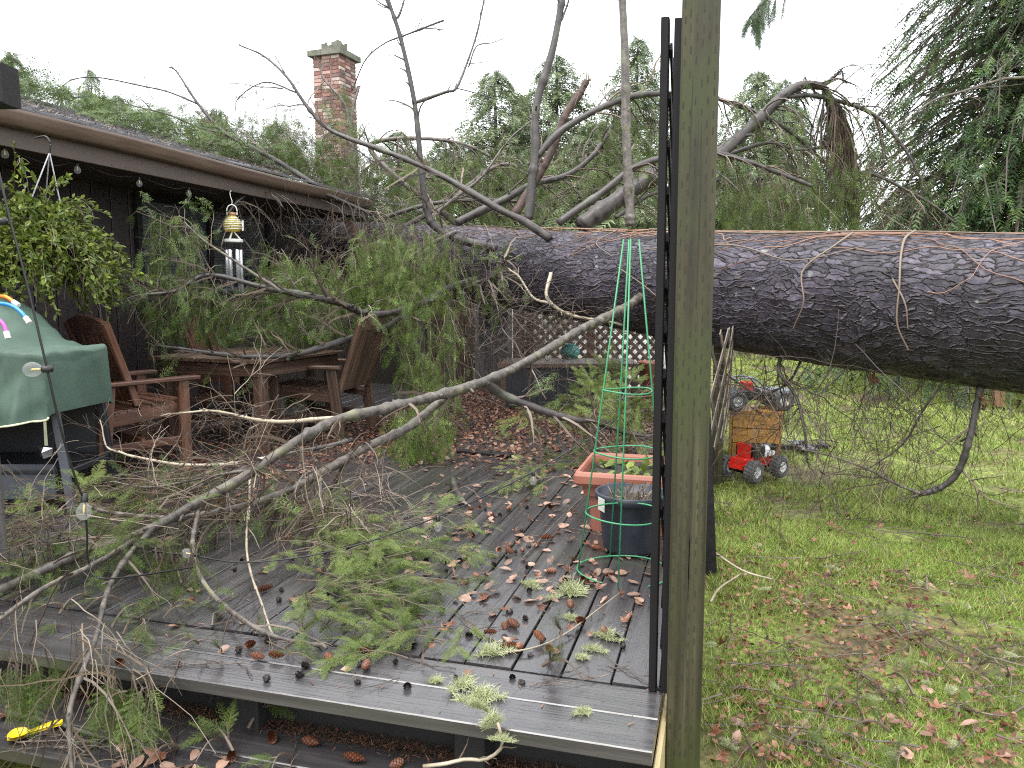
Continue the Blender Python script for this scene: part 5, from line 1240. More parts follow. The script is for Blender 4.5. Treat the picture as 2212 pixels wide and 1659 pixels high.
CLEAR = [(466, 395, 545, 615, 6.62), (700, 728, 826, 880, 6.3), (560, 772, 735, 900, 5.75), (120, 660, 312, 880, 6.4), (540, 335, 620, 440, 9.3), (620, 370, 700, 456, 9.3), (700, 402, 800, 482, 9.3)]
def clear(pos, rg, frac=1.0):
    v = pos - _O; d = v @ _f; px_ = CX + F * (v @ _r) / d; py_ = CY - F * (v @ _u) / d; bad = np.zeros(len(pos), bool)
    for (a, b, c, e, dm) in CLEAR: bad |= (px_ > a) & (px_ < c) & (py_ > b) & (py_ < e) & (d < dm)
    return ~(bad & (rg.uniform(size=len(pos)) < frac))
def clothe(keys, seed, spec, name='twigs', foliage=None, base=MID, mat='needle', per=True):
    """thin shoots (and sprays) on limbs; spec: list of grow() levels"""
    rg = np.random.default_rng(seed)
    for key in keys:
        P, R, o = LIMBS[key]; L = np.linalg.norm(np.diff(P, axis=0), axis=1).sum(); mb = MB(); cur = (P[None], R[None]); last = None
        f = 1.0
        for lev, (dens, ln, kw) in enumerate(spec):
            K = max(2, int(dens * (L if lev == 0 else len(cur[0])))); Q, RQ = grow(rg, cur[0], cur[1], K, ln, **kw)
            ok = clear(Q.mean(1), rg, .75) & clear(Q[:, -1], rg, .75); Q, RQ = Q[ok], np.clip(RQ[ok], .0009, .009); K = len(Q); tubes(mb, Q, RQ, 3, np.clip(rg.normal(.5, .22, K), 0, 1)); cur = (Q, RQ)
        fb2(mb, name, MAT['twig'], o, 'stuff')
        if foliage:
            cnt, sz, zt, dt = foliage; K = int(cnt * L); mbf = MB()
            k0 = 0
            for b in base:
                kk = K // len(base)
                pos, tg = onpoly(rg, cur[0], kk, (.15, 1)); ok = clear(pos, rg); pos, tg = pos[ok], tg[ok]; kk = len(pos)
                X = nrm(tg + rg.normal(0, .35, pos.shape) + np.array([0, 0, zt])); Z = nrm(rg.normal(0, .5, pos.shape) + np.array([0, -.3, 1.]))
                scatter(mbf, b, pos, X, Z, rg.uniform(sz[0], sz[1], kk), rg.normal(dt, .13, kk))
            fb2(mbf, 'needles', MAT[mat], o, 'stuff')
def fb2(mb, name, mat, parent, kind):
    return mb.build(name, mat, parent, kind=kind)
# (children of a branch share the branch's frame)
BARE = [(7, (.15, .5), dict(n=6, spread=.9, grav=.02, wig=.2)), (2.2, (.06, .22), dict(n=5, spread=.8, wig=.25))]
clothe(['u1', 'u1a', 'u1c', 'diag', 'diag2', 'b1', 'b2', 'b3', 'c4', 'c6'], 100, BARE)
clothe(['u2b', 'l4', 'l5', 'l6', 'r1', 'c1', 'c2', 'c3', 'r5', 'rf1'], 101, [(9, (.25, .7), dict(n=7, spread=.8, grav=.18, wig=.15)), (3.5, (.1, .35), dict(n=6, spread=.7, grav=.22, wig=.2))],
       foliage=(60, (.07, .15), -.7, .05), base=SM)
clothe(['r4', 'l6b'], 102, [(12, (.2, .6), dict(n=6, spread=.8, grav=.2)), (3, (.1, .3), dict(n=5, grav=.2))])
clothe(['l6c'], 103, [(90, (.35, .75), dict(n=8, spread=.7, grav=.42, wig=.12, tr=(.0, .8))), (6, (.12, .4), dict(n=6, spread=.5, grav=.4, wig=.15))], foliage=(330, (.07, .14), -1.2, .03), base=SM)
clothe(['main'], 104, [(3.2, (.12, .4), dict(n=7, spread=.9, grav=.12, wig=.2)), (2.0, (.08, .25), dict(n=5, spread=.8, grav=.1))])
clothe(['m2', 'm6', 'm12', 'm11'], 105, [(10, (.25, .6), dict(n=8, spread=.75, grav=.16, wig=.16)), (3.2, (.10, .3), dict(n=6, spread=.7, grav=.14, wig=.2))], foliage=(44, (.06, .13), -.3, .05), base=SM)
clothe(['m9', 'm10'], 106, [(20, (.15, .42), dict(n=7, spread=.95, grav=.06, wig=.22)), (3.2, (.06, .22), dict(n=5, spread=.8, wig=.25))])
clothe(['m3'], 107, [(14, (.2, .5), dict(n=7, spread=.8, grav=.05, wig=.2)), (3, (.1, .3), dict(n=6, spread=.7, wig=.2))], foliage=(50, (.06, .13), -.3, .1), base=SM)
clothe(['m4', 'm5', 'm8', 'm7'], 108, [(6, (.12, .38), dict(n=7, spread=.8, grav=.22, wig=.16)), (2.6, (.05, .2), dict(n=5, spread=.7, grav=.2, wig=.2))])
clothe(['t2', 't3', 't5'], 109, [(22, (.2, .5), dict(n=7, spread=.95, grav=.03, wig=.2)), (3.2, (.1, .3), dict(n=6, spread=.8, grav=.08, wig=.2))], foliage=(130, (.05, .11), -.2, .03), base=SM)
clothe(['t1'], 119, [(16, (.15, .4), dict(n=7, spread=.95, grav=-.04, wig=.2)), (2.4, (.1, .25), dict(n=6, spread=.8, wig=.2))], foliage=(60, (.05, .1), -.1, .0), base=SM)
clothe(['bl1'], 110, [(30, (.25, .6), dict(n=7, spread=1.0, grav=.3, wig=.2)), (3.5, (.08, .3), dict(n=6, spread=.8, grav=.15, wig=.25))])
clothe(['t4', 't6'], 111, [(22, (.2, .5), dict(n=6, spread=.9, grav=.2, wig=.2)), (2.5, (.1, .25), dict(n=5, grav=.2))], foliage=(170, (.06, .12), -.6, .05), base=SM)
clothe(['w1'], 122, [(5, (.2, .6), dict(n=8, spread=1.0, grav=.02, wig=.17)), (4, (.1, .4), dict(n=7, spread=.8, wig=.2))])
clothe(['w2', 'w3', 'w4', 'w5'], 112, [(17, (.25, .9), dict(n=8, spread=.9, grav=.1, wig=.17)), (4.5, (.1, .4), dict(n=7, spread=.8, grav=.12, wig=.2))])
clothe(['d1', 'd2'], 113, [(18, (.2, .6), dict(n=7, spread=1.0, grav=.05, wig=.22)), (4, (.1, .4), dict(n=6, spread=.8, wig=.25))])

# ---------------------------------------------------------------- curtains of foliage hanging from the limbs
def curtain(seed, boxes, base, sz, lean, stems, tint, mat='needle', name='hanging_foliage', n=8, droop=.5, per=5):
    """boxes: (x0,y0,x1,y1,depth0,depth1,count) regions of hanging shoots; each shoot falls from its top"""
    rg = np.random.default_rng(seed)
    for (x0, y0, x1, y1, d0, d1, K) in boxes:
        mb = MB(); mt = MB()
        px_, py_, dp = rg.uniform(x0, x1, K), y0 + (y1 - y0) * rg.beta(1, 1.6, K) * .8, rg.uniform(d0, d1, K)
        Q = np.empty((K, n, 3))
        for k in range(K): Q[k, 0] = at(px_[k], py_[k], dp[k])
        d = nrm(rg.normal(0, .55, (K, 3)) + np.array(lean)); L = np.minimum(rg.uniform(.18, .6, K), (y1 - py_) / F * dp + .05)
        for j in range(1, n):
            d = nrm(d + rg.normal(0, .12, (K, 3)) + np.array([0, 0, -droop])); Q[:, j] = Q[:, j - 1] + d * (L / (n - 1))[:, None]
        ok = clear(Q.mean(1), rg, .9); Q = Q[ok]; K = len(Q); tubes(mt, Q, np.full((K, n), .0016) * np.linspace(1.5, .5, n), 3, rg.uniform(.2, .9, K))
        Q2, R2 = grow(rg, Q, np.full((K, n), .0015), int(K * stems), (.06, .22), 5, .7, .25, .2, .7); tubes(mt, Q2, R2, 3, rg.uniform(.2, 1, len(Q2)))
        al = Q; S = int(K * per)
        for b in base:
            kk = S // len(base); pos, tg = onpoly(rg, al, kk, (.1, 1)); ok = clear(pos, rg); pos, tg = pos[ok], tg[ok]; kk = len(pos); X = nrm(tg * .8 + rg.normal(0, .4, pos.shape) + np.array([0, 0, -.5]))
            Z = nrm(rg.normal(0, .6, pos.shape) - np.array(_f) * .8); scatter(mb, b, pos, X, Z, rg.uniform(sz[0], sz[1], kk), rg.normal(tint, .12, kk))
        o = fb(mb, name, MAT[mat], kind='stuff'); fb2(mt, 'twigs', MAT['twig'], o, 'stuff')
curtain(201, [(775, 480, 985, 660, 5.8, 6.8, 260), (850, 600, 985, 960, 5.4, 6.0, 120), (640, 540, 790, 660, 5.9, 6.4, 90), (320, 450, 425, 620, 5.4, 5.9, 40),
              (560, 530, 690, 640, 5.4, 6.0, 50), (850, 860, 960, 1000, 4.6, 5.2, 70), (610, 800, 700, 860, 5.9, 6.2, 25)], SM, (.05, .11), (0, 0, -.6), 1.3, .18, per=7)
curtain(211, [(290, 590, 640, 735, 5.5, 6.3, 190), (640, 640, 740, 740, 5.5, 6.0, 40)], SM, (.05, .11), (0, 0, -.2), 1.8, .02, per=8, droop=.3)
curtain(202, [(640, 300, 900, 470, 8.2, 10.5, 260), (880, 320, 1180, 480, 8.4, 10.5, 260), (1180, 300, 1440, 480, 8.2, 10.5, 130), (1560, 370, 1740, 500, 7.4, 8.8, 170), (1290, 230, 1420, 330, 7.8, 8.6, 60), (1740, 330, 1890, 500, 7.3, 8.0, 150), (700, 165, 752, 250, 9.5, 9.7, 14)],
        SM, (.08, .18), (0, 0, -.8), 2.2, .10, per=3)
curtain(203, [(400, 230, 640, 380, 8.0, 9.6, 120), (560, 290, 780, 440, 8.0, 9.5, 130)], SM, (.09, .18), (.2, 0, .1), 2.0, .02, droop=.2)
# bare twig tangles: under the eave, below the trunk, over the lawn
def tangle(seed, regs, lv2=4, name='twig_tangle', tint=(.1, .8), grav=.05):
    rg = np.random.default_rng(seed)
    for (x0, y0, x1, y1, d0, d1, K, ln, dirv) in regs:
        mt = MB(); Q = np.empty((K, 8, 3))
        for k in range(K): Q[k, 0] = at(rg.uniform(x0, x1), rg.uniform(y0, y1), rg.uniform(d0, d1))
        d = nrm(rg.normal(0, .7, (K, 3)) + np.array(dirv)); L = rg.uniform(ln[0], ln[1], K)
        for j in range(1, 8): d = nrm(d + rg.normal(0, .16, (K, 3)) + np.array([0, 0, -grav])); Q[:, j] = Q[:, j - 1] + d * (L / 7)[:, None]
        ok = clear(Q.mean(1), rg, .6); Q = Q[ok]; K = len(Q); r = rg.uniform(.0014, .0032, K)[:, None] * np.linspace(1, .45, 8); tubes(mt, Q, r, 3, rg.uniform(tint[0], tint[1], K))
        Q2, R2 = grow(rg, Q, r, K * lv2, (.06, .3), 6, .8, grav, .2, .6); tubes(mt, Q2, np.maximum(R2, .0009), 3, rg.uniform(tint[0], tint[1], len(Q2)))
        fb(mt, name, MAT['twig'], kind='stuff')
tangle(301, [(520, 410, 820, 480, 7.0, 8.6, 80, (.2, .6), (.1, -.2, -.7)), (700, 460, 960, 600, 6.6, 8.0, 120, (.2, .6), (-.4, -.1, -.3)), (900, 480, 1060, 620, 6.4, 7.0, 50, (.2, .5), (0, 0, -.5))], grav=.08)
tangle(302, [(1000, 600, 1400, 860, 5.6, 7.2, 120, (.25, .8), (-.5, 0, -.1)), (960, 620, 1150, 800, 5.2, 6.4, 80, (.2, .7), (.4, 0, .2))], tint=(0, .55))
tangle(303, [(1580, 740, 2150, 860, 4.4, 6.0, 120, (.3, .9), (.1, 0, -.7)), (1650, 850, 2150, 1030, 4.2, 6.0, 120, (.25, .8), (-.3, 0, -.2))], tint=(0, .4), grav=.06)
tangle(304, [(460, 850, 760, 950, 3.9, 4.6, 36, (.2, .5), (-.8, 0, .1)), (300, 1000, 860, 1130, 2.95, 3.6, 140, (.2, .6), (-.8, -.2, .0)), (0, 1090, 170, 1180, 2.75, 3.0, 60, (.2, .5), (-.5, -.2, -.2)), (680, 1040, 830, 1180, 3.0, 3.4, 80, (.2, .45), (.3, -.1, -.4))], tint=(.3, 1), grav=.08)
tangle(305, [(1700, 300, 1990, 470, 7.4, 8.2, 120, (.3, .8), (.3, 0, -.5)), (700, 360, 1200, 470, 8, 9.5, 190, (.3, .9), (.4, 0, .1)), (430, 270, 700, 400, 7.8, 8.8, 110, (.2, .7), (-.4, 0, .3)), (1180, 300, 1430, 460, 7.2, 9, 90, (.3, .9), (-.2, 0, .2)), (1540, 260, 1760, 480, 7.4, 8.6, 90, (.3, .9), (.2, 0, -.4)), (640, 220, 800, 400, 9.0, 10.0, 60, (.3, .8), (0, 0, .4))], tint=(.35, 1))
tangle(308, [(440, 290, 790, 430, 8.3, 9.8, 150, (.3, .8), (-.3, 0, .15))], tint=(.3, 1))
tangle(307, [(1565, 780, 1700, 880, 6.1, 6.4, 34, (.2, .5), (.2, 0, -.1)), (1000, 640, 1330, 860, 6.6, 8.8, 90, (.3, .8), (.2, 0, .1))], tint=(0, .35))
tangle(306, [(150, 1330, 330, 1480, 1.9, 2.15, 22, (.12, .3), (.1, -.1, -.8)), (20, 1290, 160, 1400, 2.1, 2.4, 12, (.15, .35), (.1, -.2, -.6))], lv2=2, tint=(.5, 1), grav=.12)
curtain(204, [(0, 1400, 120, 1480, 1.95, 2.15, 16), (215, 1440, 330, 1540, 1.95, 2.1, 22), (330, 1160, 420, 1290, 2.6, 2.9, 26), (30, 1150, 160, 1230, 2.7, 2.9, 22)], NEAR[:2], (.07, .13), (0, 0, -.8), .8, .12, per=2.6)

# ================================================================== BROKEN SPRAYS LYING ON THE DECK
def bough(seed, L, nb, base, sz, dt):
    """a torn bough lying flat: bent stem along +X with sprays to both sides"""
    rg = np.random.default_rng(seed); n = 12
    P = np.stack([np.linspace(0, L, n), .12 * L * np.sin(np.linspace(0, 2.2, n) + seed), .012 + .03 * np.sin(np.linspace(0, 3.1, n))], -1)
    mt = MB(); tubes(mt, P, np.linspace(.0045, .0015, n), 5, .55)
    Q, R = grow(rg, P, np.linspace(.004, .0015, n), nb, (.35 * L, .6 * L), 7, .8, .0, .13, .7, flat=(0, 0, 1)); Q[:, :, 2] = np.clip(Q[:, :, 2], .006, .05 + .1 * L); tubes(mt, Q, R, 4, rg.uniform(.3, .8, nb))
    mn = MB(); al = np.concatenate([Q])
    for b in base:
        kk = max(3, int(nb * 4.2 / len(base))); pos, tg = onpoly(rg, al, kk, (.1, 1)); X = nrm(tg + rg.normal(0, .3, pos.shape) * (1, 1, .3)); scatter(mn, b, pos, X, nrm(rg.normal(0, .25, pos.shape) + (0, 0, 1.)), rg.uniform(sz[0], sz[1], kk), rg.normal(dt, .10, kk))
    return mt.mesh('stem', MAT['twig']), mn.mesh('needles', MAT['needle'])
LM = [('the plant cage foot', 1330, 1250), ('the black loose board', 1050, 980), ('the terracotta planter', 1240, 1120), ('the front border boards', 950, 1440), ('the grill legs', 150, 1110), ('the armchair legs', 330, 1010), ('the lattice screen foot', 1395, 1400),
      ('the bench', 1150, 900), ('the bright green pile', 850, 1170), ('the twiggy pile', 830, 1300), ('the hanging light bulb', 1152, 1040), ('the curved pale limb', 480, 1300), ('the toy truck', 1660, 1060), ('the treated post', 1530, 1400), ('the curved dark limb', 2010, 1080), ('the pale forked stick', 1640, 1240)]
def near(x, y): return min(LM, key=lambda q: (q[1] - x) ** 2 + (q[2] - y) ** 2)[0]
BG = [bough(500 + k, .42, 9, NEAR, (.07, .14), .33) for k in range(4)]
BM = [bough(520 + k, .5, 12, NEAR, (.06, .12), .07) for k in range(4)]
SG = [bough(540 + k, .10, 2, NEAR[:2], (.045, .08), .13) for k in range(4)]
def side(x, y, x0, x1, y0, y1): return ('left' if x < (x0 + x1) / 2 else 'right') + (' rear' if y < (y0 + y1) / 2 else ' front')
def lay(mesh, p, rz, lab, s=1.0, tilt=(0, 0), grp=None, nm='hemlock_bough', cat='bough'):
    t = empty(nm, tuple(p), 0, lab, cat, grp); t.rotation_euler = (tilt[0], tilt[1], rz); t.scale = (s, s, s)
    link('stem', mesh[0], t); link('needles', mesh[1], t); return t
rs = np.random.default_rng(61)
def rp(x0, x1, y0, y1): return rs.uniform(x0, x1), rs.uniform(y0, y1)
for k in range(16):                                           # bright pile in the middle of the deck
    x, y = rp(590, 850, 1110, 1205); lay(BG[k % 4], oz(x, y, .01 + .006 * k), rs.uniform(-.9, .5), 'bright green hemlock bough toward the ' + side(x, y, 590, 850, 1110, 1205) + ' of the mid deck pile', rs.uniform(.55, .85), grp='boughs of the bright green pile on mid deck')
for k in range(13):                                           # dull pile behind and left
    x, y = rp(260, 700, 1030, 1170); lay(BM[k % 4], oz(x, y, .01 + .008 * k), rs.uniform(0, 6.28), 'dull olive hemlock bough at the ' + side(x, y, 260, 700, 1030, 1170) + ' of the heap below the long limb', rs.uniform(.8, 1.2), (rs.normal(0, .15), rs.normal(0, .15)), 'boughs heaped below the long limb')
for k in range(13):
    x, y = rp(620, 820, 1235, 1325); lay((BM if k % 3 else BG)[k % 4], oz(x, y, .008 + .004 * k), rs.normal(-.2, .5), 'hemlock bough with brown twigs at the ' + side(x, y, 620, 820, 1235, 1325) + ' of the pile near the deck front', rs.uniform(.5, .75), (rs.normal(0, .08), rs.normal(0, .08)), 'boughs of the twiggy pile near the deck front')
for k, (x, y, a, s) in enumerate(((960, 1395, 3.5, .62), (985, 1370, 3.75, .6), (930, 1375, 3.3, .55), (1000, 1340, 4.9, .45), (880, 1430, 3.4, .5))):
    lay(BG[k % 4], oz(x, y, .012), a, 'flat green hemlock spray at the front deck border boards', s, grp='green sprays at the front border')
for k in range(12):
    x, y = rp(0, 190, 1110, 1225); lay((BG if k % 2 else BM)[k % 4], oz(x, y, .02 + .01 * k), rs.uniform(0, 6.28), 'hemlock bough at the ' + side(x, y, 0, 190, 1110, 1225) + ' of the heap below the covered grill', rs.uniform(.6, .9), (rs.normal(0, .2), rs.normal(0, .2)), 'boughs heaped below the grill')
for k in range(20):
    x, y = rp(1225, 1400, 900, 985); lay((BG if k % 3 else BM)[k % 4], oz(x, y, .04) + (0, 0, .022 * k), rs.uniform(0, 6.28), 'hemlock bough at the ' + side(x, y, 1215, 1400, 900, 990) + ' of the heap behind the terracotta planter', rs.uniform(.7, 1.1), (rs.normal(0, .4), rs.normal(0, .4)), 'boughs heaped behind the planter')
for k in range(12):
    x, y = rp(1270, 1400, 930, 985); lay(BG[k % 4], oz(x, y, .12) + (0, 0, .05 * (k % 5)), rs.uniform(0, 6.28), 'upright bright hemlock bough standing ' + ('close' if k % 2 else 'far') + ' behind the planter rim', rs.uniform(.55, .85), (0, rs.uniform(-1.1, -.4)), 'upright boughs behind the planter')
for k in range(5):
    x, y = rp(1170, 1260, 940, 1050); lay(BG[k % 4], oz(x, y, .03 + .02 * k), rs.uniform(2.5, 4.5), 'pale green hemlock bough spilling out left of the planter', rs.uniform(.5, .8), (rs.normal(0, .3), rs.normal(0, .3)), 'boughs beside the planter')
lay(BM[1], oz(900, 935, .01), 1.0, 'small green bough lying on the leafy deck beyond the black board', .6); lay(BG[2], oz(1060, 955, .01), .5, 'flat green spray in the leaf litter next to the black board', .45)
for k in range(44):
    x, y = rp(60, 1390 if k % 3 == 0 else 1000, 1130, 1470)
    if y > 1390 + (x / 1400) * 90: y -= 90
    lay(SG[k % 4], oz(x, y, .006), rs.uniform(0, 6.28), 'small loose hemlock sprig on the deck near ' + near(x, y), rs.uniform(.6, 1.3), (rs.normal(0, .1), rs.normal(0, .1)), 'loose hemlock sprigs on the deck', 'hemlock_sprig', 'sprig')
for k, (x, y) in enumerate(((480, 1610), (540, 1585), (380, 1620), (620, 1640), (500, 1635))):
    lay(SG[k % 4], oz(x, y, -.185), rs.uniform(0, 6.28), 'small hemlock sprig lying on the lower step', rs.uniform(.8, 1.2), grp='hemlock sprigs on the step', nm='hemlock_sprig', cat='sprig')
for k in range(26):
    x, y = rp(1530, 2200, 1150, 1650); p = oz(x, y, GZ); lay(SG[k % 4], p + (0, 0, .01), rs.uniform(0, 6.28), 'small hemlock sprig in the grass near ' + near(x, y), rs.uniform(.7, 1.4), grp='hemlock sprigs on the lawn', nm='hemlock_sprig', cat='sprig')

# ================================================================== LEAVES, CONES, LICHEN, TWIGS
def mapleaf(seed):
    rg = np.random.default_rng(seed); pts = []
    for k in range(5):
        a = -2.0 + k * 1.0; l = (.62, .9, 1.05, .9, .62)[k] * rg.uniform(.9, 1.1)
        pts += [(a - .34, l * .55), (a - .16, l * .72), (a, l), (a + .16, l * .72), (a + .34, l * .55)]
        if k < 4: pts.append((a + .5, .50))
    V = [(0, 0, 0)] + [(math.cos(a) * r, math.sin(a) * r, 0) for a, r in pts] + [(-.18, -.08, 0), (-.18, .08, 0)]
    V = np.array(V); cu = rg.uniform(.35, 1.0); V[:, 2] = cu * (V[:, 1] ** 2) + rg.uniform(-.2, .45) * V[:, 0] ** 2 + .10 * np.sin(V[:, 0] * 5 + seed) * np.abs(V[:, 1]) + rg.normal(0, .03, len(V))
    n = len(V) - 1; Fc = [(0, k, k + 1) for k in range(1, n)] + [(0, n, 1)]
    mb = MB(); mb.add(V, Fc, np.clip(.4 + .3 * np.linalg.norm(V[:, :2], axis=1) + rg.normal(0, .15, len(V)), 0, 1))
    tubes(mb, np.array([(0, 0, 0), (-.45, .05, .05), (-.85, .02, .02)]), np.array([.02, .015, .012]), 3, .7)
    return mb.mesh('maple_leaf', MAT['leaf'])
def ovalleaf(seed):
    rg = np.random.default_rng(seed); n = 10; a = np.linspace(0, 2 * math.pi, n, endpoint=False); r = 1 + .06 * rg.normal(size=n)
    V = np.vstack([[(0, 0, 0)], np.stack([np.cos(a) * r, np.sin(a) * r * .68, np.zeros(n)], -1)]); V[1, 0] *= 1.25; V[:, 2] = rg.uniform(.05, .4) * V[:, 1] ** 2 + rg.uniform(-.1, .25) * V[:, 0] ** 2 + rg.normal(0, .02, n + 1)
    mb = MB(); mb.add(V, [(0, k, k % n + 1) for k in range(1, n + 1)], np.clip(rg.normal(.5, .2, n + 1), 0, 1)); tubes(mb, np.array([(-1, 0, 0), (-1.5, .1, .02)]), np.full(2, .03), 3, .3)
    return mb.mesh('fallen_leaf', MAT['leafpale'])
ML = [mapleaf(k) for k in range(5)]; OL = [ovalleaf(k) for k in range(5)]
def put(nm, me, p, s, lab, cat, grp, flat=.25, rz=None):
    o = link(nm, me, None, tuple(p), (rs.normal(0, flat), rs.normal(0, flat), rs.uniform(0, 6.28) if rz is None else rz), (s, s, s)); tag(o, lab, cat, grp); return o
def deckpx(reg):
    while True:
        x, y = rp(*reg)
        if oz(x, y, 0)[1] > 1.72 and oz(x, y, 0)[0] < -.16: return x, y
# leaves: dense far down the deck, thinning towards the front
for k in range(230):
    x, y = deckpx((880, 1400, 900, 1300) if k % 5 else (300, 1400, 1040, 1460)); put('fallen_leaf', OL[k % 5], oz(x, y, .008), rs.uniform(.012, .026), 'small tan leaf lying on the deck near ' + near(x, y), 'leaf', 'tan leaves on the deck')
for k in range(120):
    x, y = deckpx((960, 1400, 900, 1180) if k % 4 else (880, 1400, 1100, 1420)); put('maple_leaf', ML[k % 5], oz(x, y, .012), rs.uniform(.018, .036), 'curled reddish brown maple leaf on the deck near ' + near(x, y), 'leaf', 'brown maple leaves on the deck', .35)
for k in range(40):
    x, y = deckpx((230, 640, 985, 1120)); put('maple_leaf', ML[k % 5], oz(x, y, .012), rs.uniform(.022, .045), 'rust coloured leaf littering the deck round the armchairs', 'leaf', 'rust leaves round the armchairs', .35)
for k in range(14):
    x = rs.uniform(160, 640); y = 1565 + .14 * x + rs.uniform(0, 55); put('fallen_leaf', OL[k % 5], oz(x, y, -.183), rs.uniform(.014, .024), 'pale leaf lying on the lower step', 'leaf', 'leaves on the step')
put('maple_leaf', ML[2], oz(345, 1630, -.178), .055, 'large greyish maple leaf flat on the lower step', 'leaf', None, .1); put('maple_leaf', ML[4], oz(12, 1545, -.178), .04, 'wet purplish maple leaf behind the yellow spoon', 'leaf', None, .1)
for k in range(95):
    x, y = rp(1515, 2205, 1090, 1655); x = max(x, 1520); p = oz(x, y, GZ)
    if p[0] < 0: continue
    put('maple_leaf', ML[k % 5], p + (0, 0, .022), rs.uniform(.018, .04) * (1.25 if k % 7 == 0 else 1), 'dull brown maple leaf on the lawn near ' + near(x, y), 'leaf', 'brown leaves on the lawn', .4)
for k in range(34):
    x, y = rp(1515, 2205, 1190, 1655); p = oz(x, y, GZ)
    put('fallen_leaf', OL[k % 5], p + (0, 0, .024), rs.uniform(.014, .03), 'small pale leaf on the lawn near ' + near(x, y), 'leaf', 'pale leaves on the lawn', .3)
for k, (x, y, d, s, lab) in enumerate(((1885, 822, 4.75, .075, 'brown maple leaf caught in twigs below mid trunk'), (2118, 860, 4.3, .06, 'large folded brown leaf hanging on the curved limb'), (2128, 882, 4.32, .045, 'small folded leaf just under the larger one on the curved limb'), (2180, 838, 4.3, .055, 'brown leaf caught below the trunk near the garden post'),
        (2205, 868, 4.2, .05, 'rust leaf snagged at the frame edge under the trunk'), (1640, 752, 5.3, .075, 'brown leaf hanging under the trunk above the toy buggy'), (1612, 742, 5.3, .06, 'rust leaf hanging close to the broken lattice top'), (1690, 757, 5.3, .045, 'small rust leaf hanging between lattice and lawn'),
        (1592, 895, 6.3, .085, 'maple leaf lying on the chest top edge'), (1640, 893, 6.3, .10, 'broad tent shaped leaf lying on the chest top'), (1775, 1168 - 145, 5.7, .06, 'dark red leaf standing in the grass by the toy truck'))):
    o = put('maple_leaf', ML[k % 5], at(x, y, d), s, lab, 'leaf', None, .8)
def cone(seed, L, Rm, n):
    rg = np.random.default_rng(seed); mb = MB(); k = np.arange(n); u = (k + .5) / n; a = k * 2.39996
    r = Rm * np.sin(np.pi * np.clip(u * .93 + .05, 0, 1)) ** .6; pos = np.stack([u * L, r * .5 * np.cos(a), r * .5 * np.sin(a)], -1)
    out = np.stack([np.full(n, .9), np.cos(a), np.sin(a)], -1); V = np.array([(0, -.35, 0), (0, .35, 0), (.75, .42, .03), (1, 0, .0), (.75, -.42, .03)])
    scatter(mb, (V, np.array([(0, 1, 2, 3, 4)]), np.array([.2, .2, .5, .8, .5])), pos, out, np.stack([np.full(n, -.6), np.cos(a), np.sin(a)], -1), r * .95 + .002, rg.normal(0, .1, n))
    prof = np.array([(.0, 0), (.45, .12), (.55, .5), (.4, .85), (0, 1)]); m2 = MB(); lathe(m2, [(q[0] * Rm, q[1] * L) for q in prof], 8); mb.add(np.concatenate(m2.v)[:, [2, 0, 1]], np.concatenate(m2.f), .1)
    return mb.mesh('conifer_cone', MAT['conescale'])
CN = [cone(k, .062 + .012 * k, .017, 64) for k in range(4)]; AC = [cone(10 + k, .016, .0075, 22) for k in range(2)]
for me in AC: me.materials[0] = plain('dark_cone_scale', (.016, .012, .011), .5)
for k in range(46):
    x, y = deckpx((560, 1400, 1080, 1440) if k > 14 else (200, 760, 1200, 1440))
    if k < 12: x, y = [(1010, 1100), (1080, 1185), (1110, 1195), (1130, 1190), (1015, 1250), (1180, 1232), (1215, 1250), (1330, 1240), (400, 1302), (615, 1415), (785, 1445), (590, 1265)][k]
    put('conifer_cone', CN[k % 4], oz(x, y, .017), rs.uniform(.42, .64), 'reddish brown conifer cone on the deck near ' + near(x, y), 'cone', 'conifer cones on the deck', .15)
for k, (x, y) in enumerate(((500, 1620), (585, 1580), (690, 1605), (790, 1640), (60, 1512), (840, 1655))): put('conifer_cone', CN[k % 4], oz(x, y, -.173), .62, 'conifer cone lying on the lower step tread', 'cone', 'conifer cones on the step', .15)
for k in range(70):
    x, y = deckpx((500, 1400, 1060, 1480)); put('alder_cone', AC[k % 2], oz(x, y, .008), rs.uniform(.8, 1.4), 'tiny black alder cone on the deck near ' + near(x, y), 'cone', 'alder cones on the deck', .3)
def lichen(seed, n, R, H_):
    """several ragged tufts of forked threads"""
    rg = np.random.default_rng(seed); mb = MB(); c = rg.normal(0, 1, (9, 2)) * (R, R * .45); w_ = rg.uniform(.4, 1.2, 9)
    k = rg.integers(0, 9, n); a = rg.uniform(0, 6.28, n); r = .008 * rg.uniform(0, 1, n); Q = np.empty((n, 6, 3)); Q[:, 0] = np.stack([c[k, 0] + r * np.cos(a), c[k, 1] + r * np.sin(a), np.full(n, .001)], -1)
    d = nrm(np.stack([np.cos(a), np.sin(a), rg.uniform(.0, .7, n)], -1)); L = H_ * w_[k] * rg.uniform(.5, 1.4, n)
    for j in range(1, 6): d = nrm(d + rg.normal(0, .42, (n, 3))); Q[:, j] = Q[:, j - 1] + d * (L / 5)[:, None]
    Q[:, :, 2] = np.abs(Q[:, :, 2]); tubes(mb, Q, np.full((n, 6), .0008) * np.linspace(1.3, .5, 6), 3, rg.uniform(.1, 1, n)); return mb.mesh('lichen_clump', MAT['lichen'])
LC = [lichen(k, 420, .03, .036) for k in range(3)]
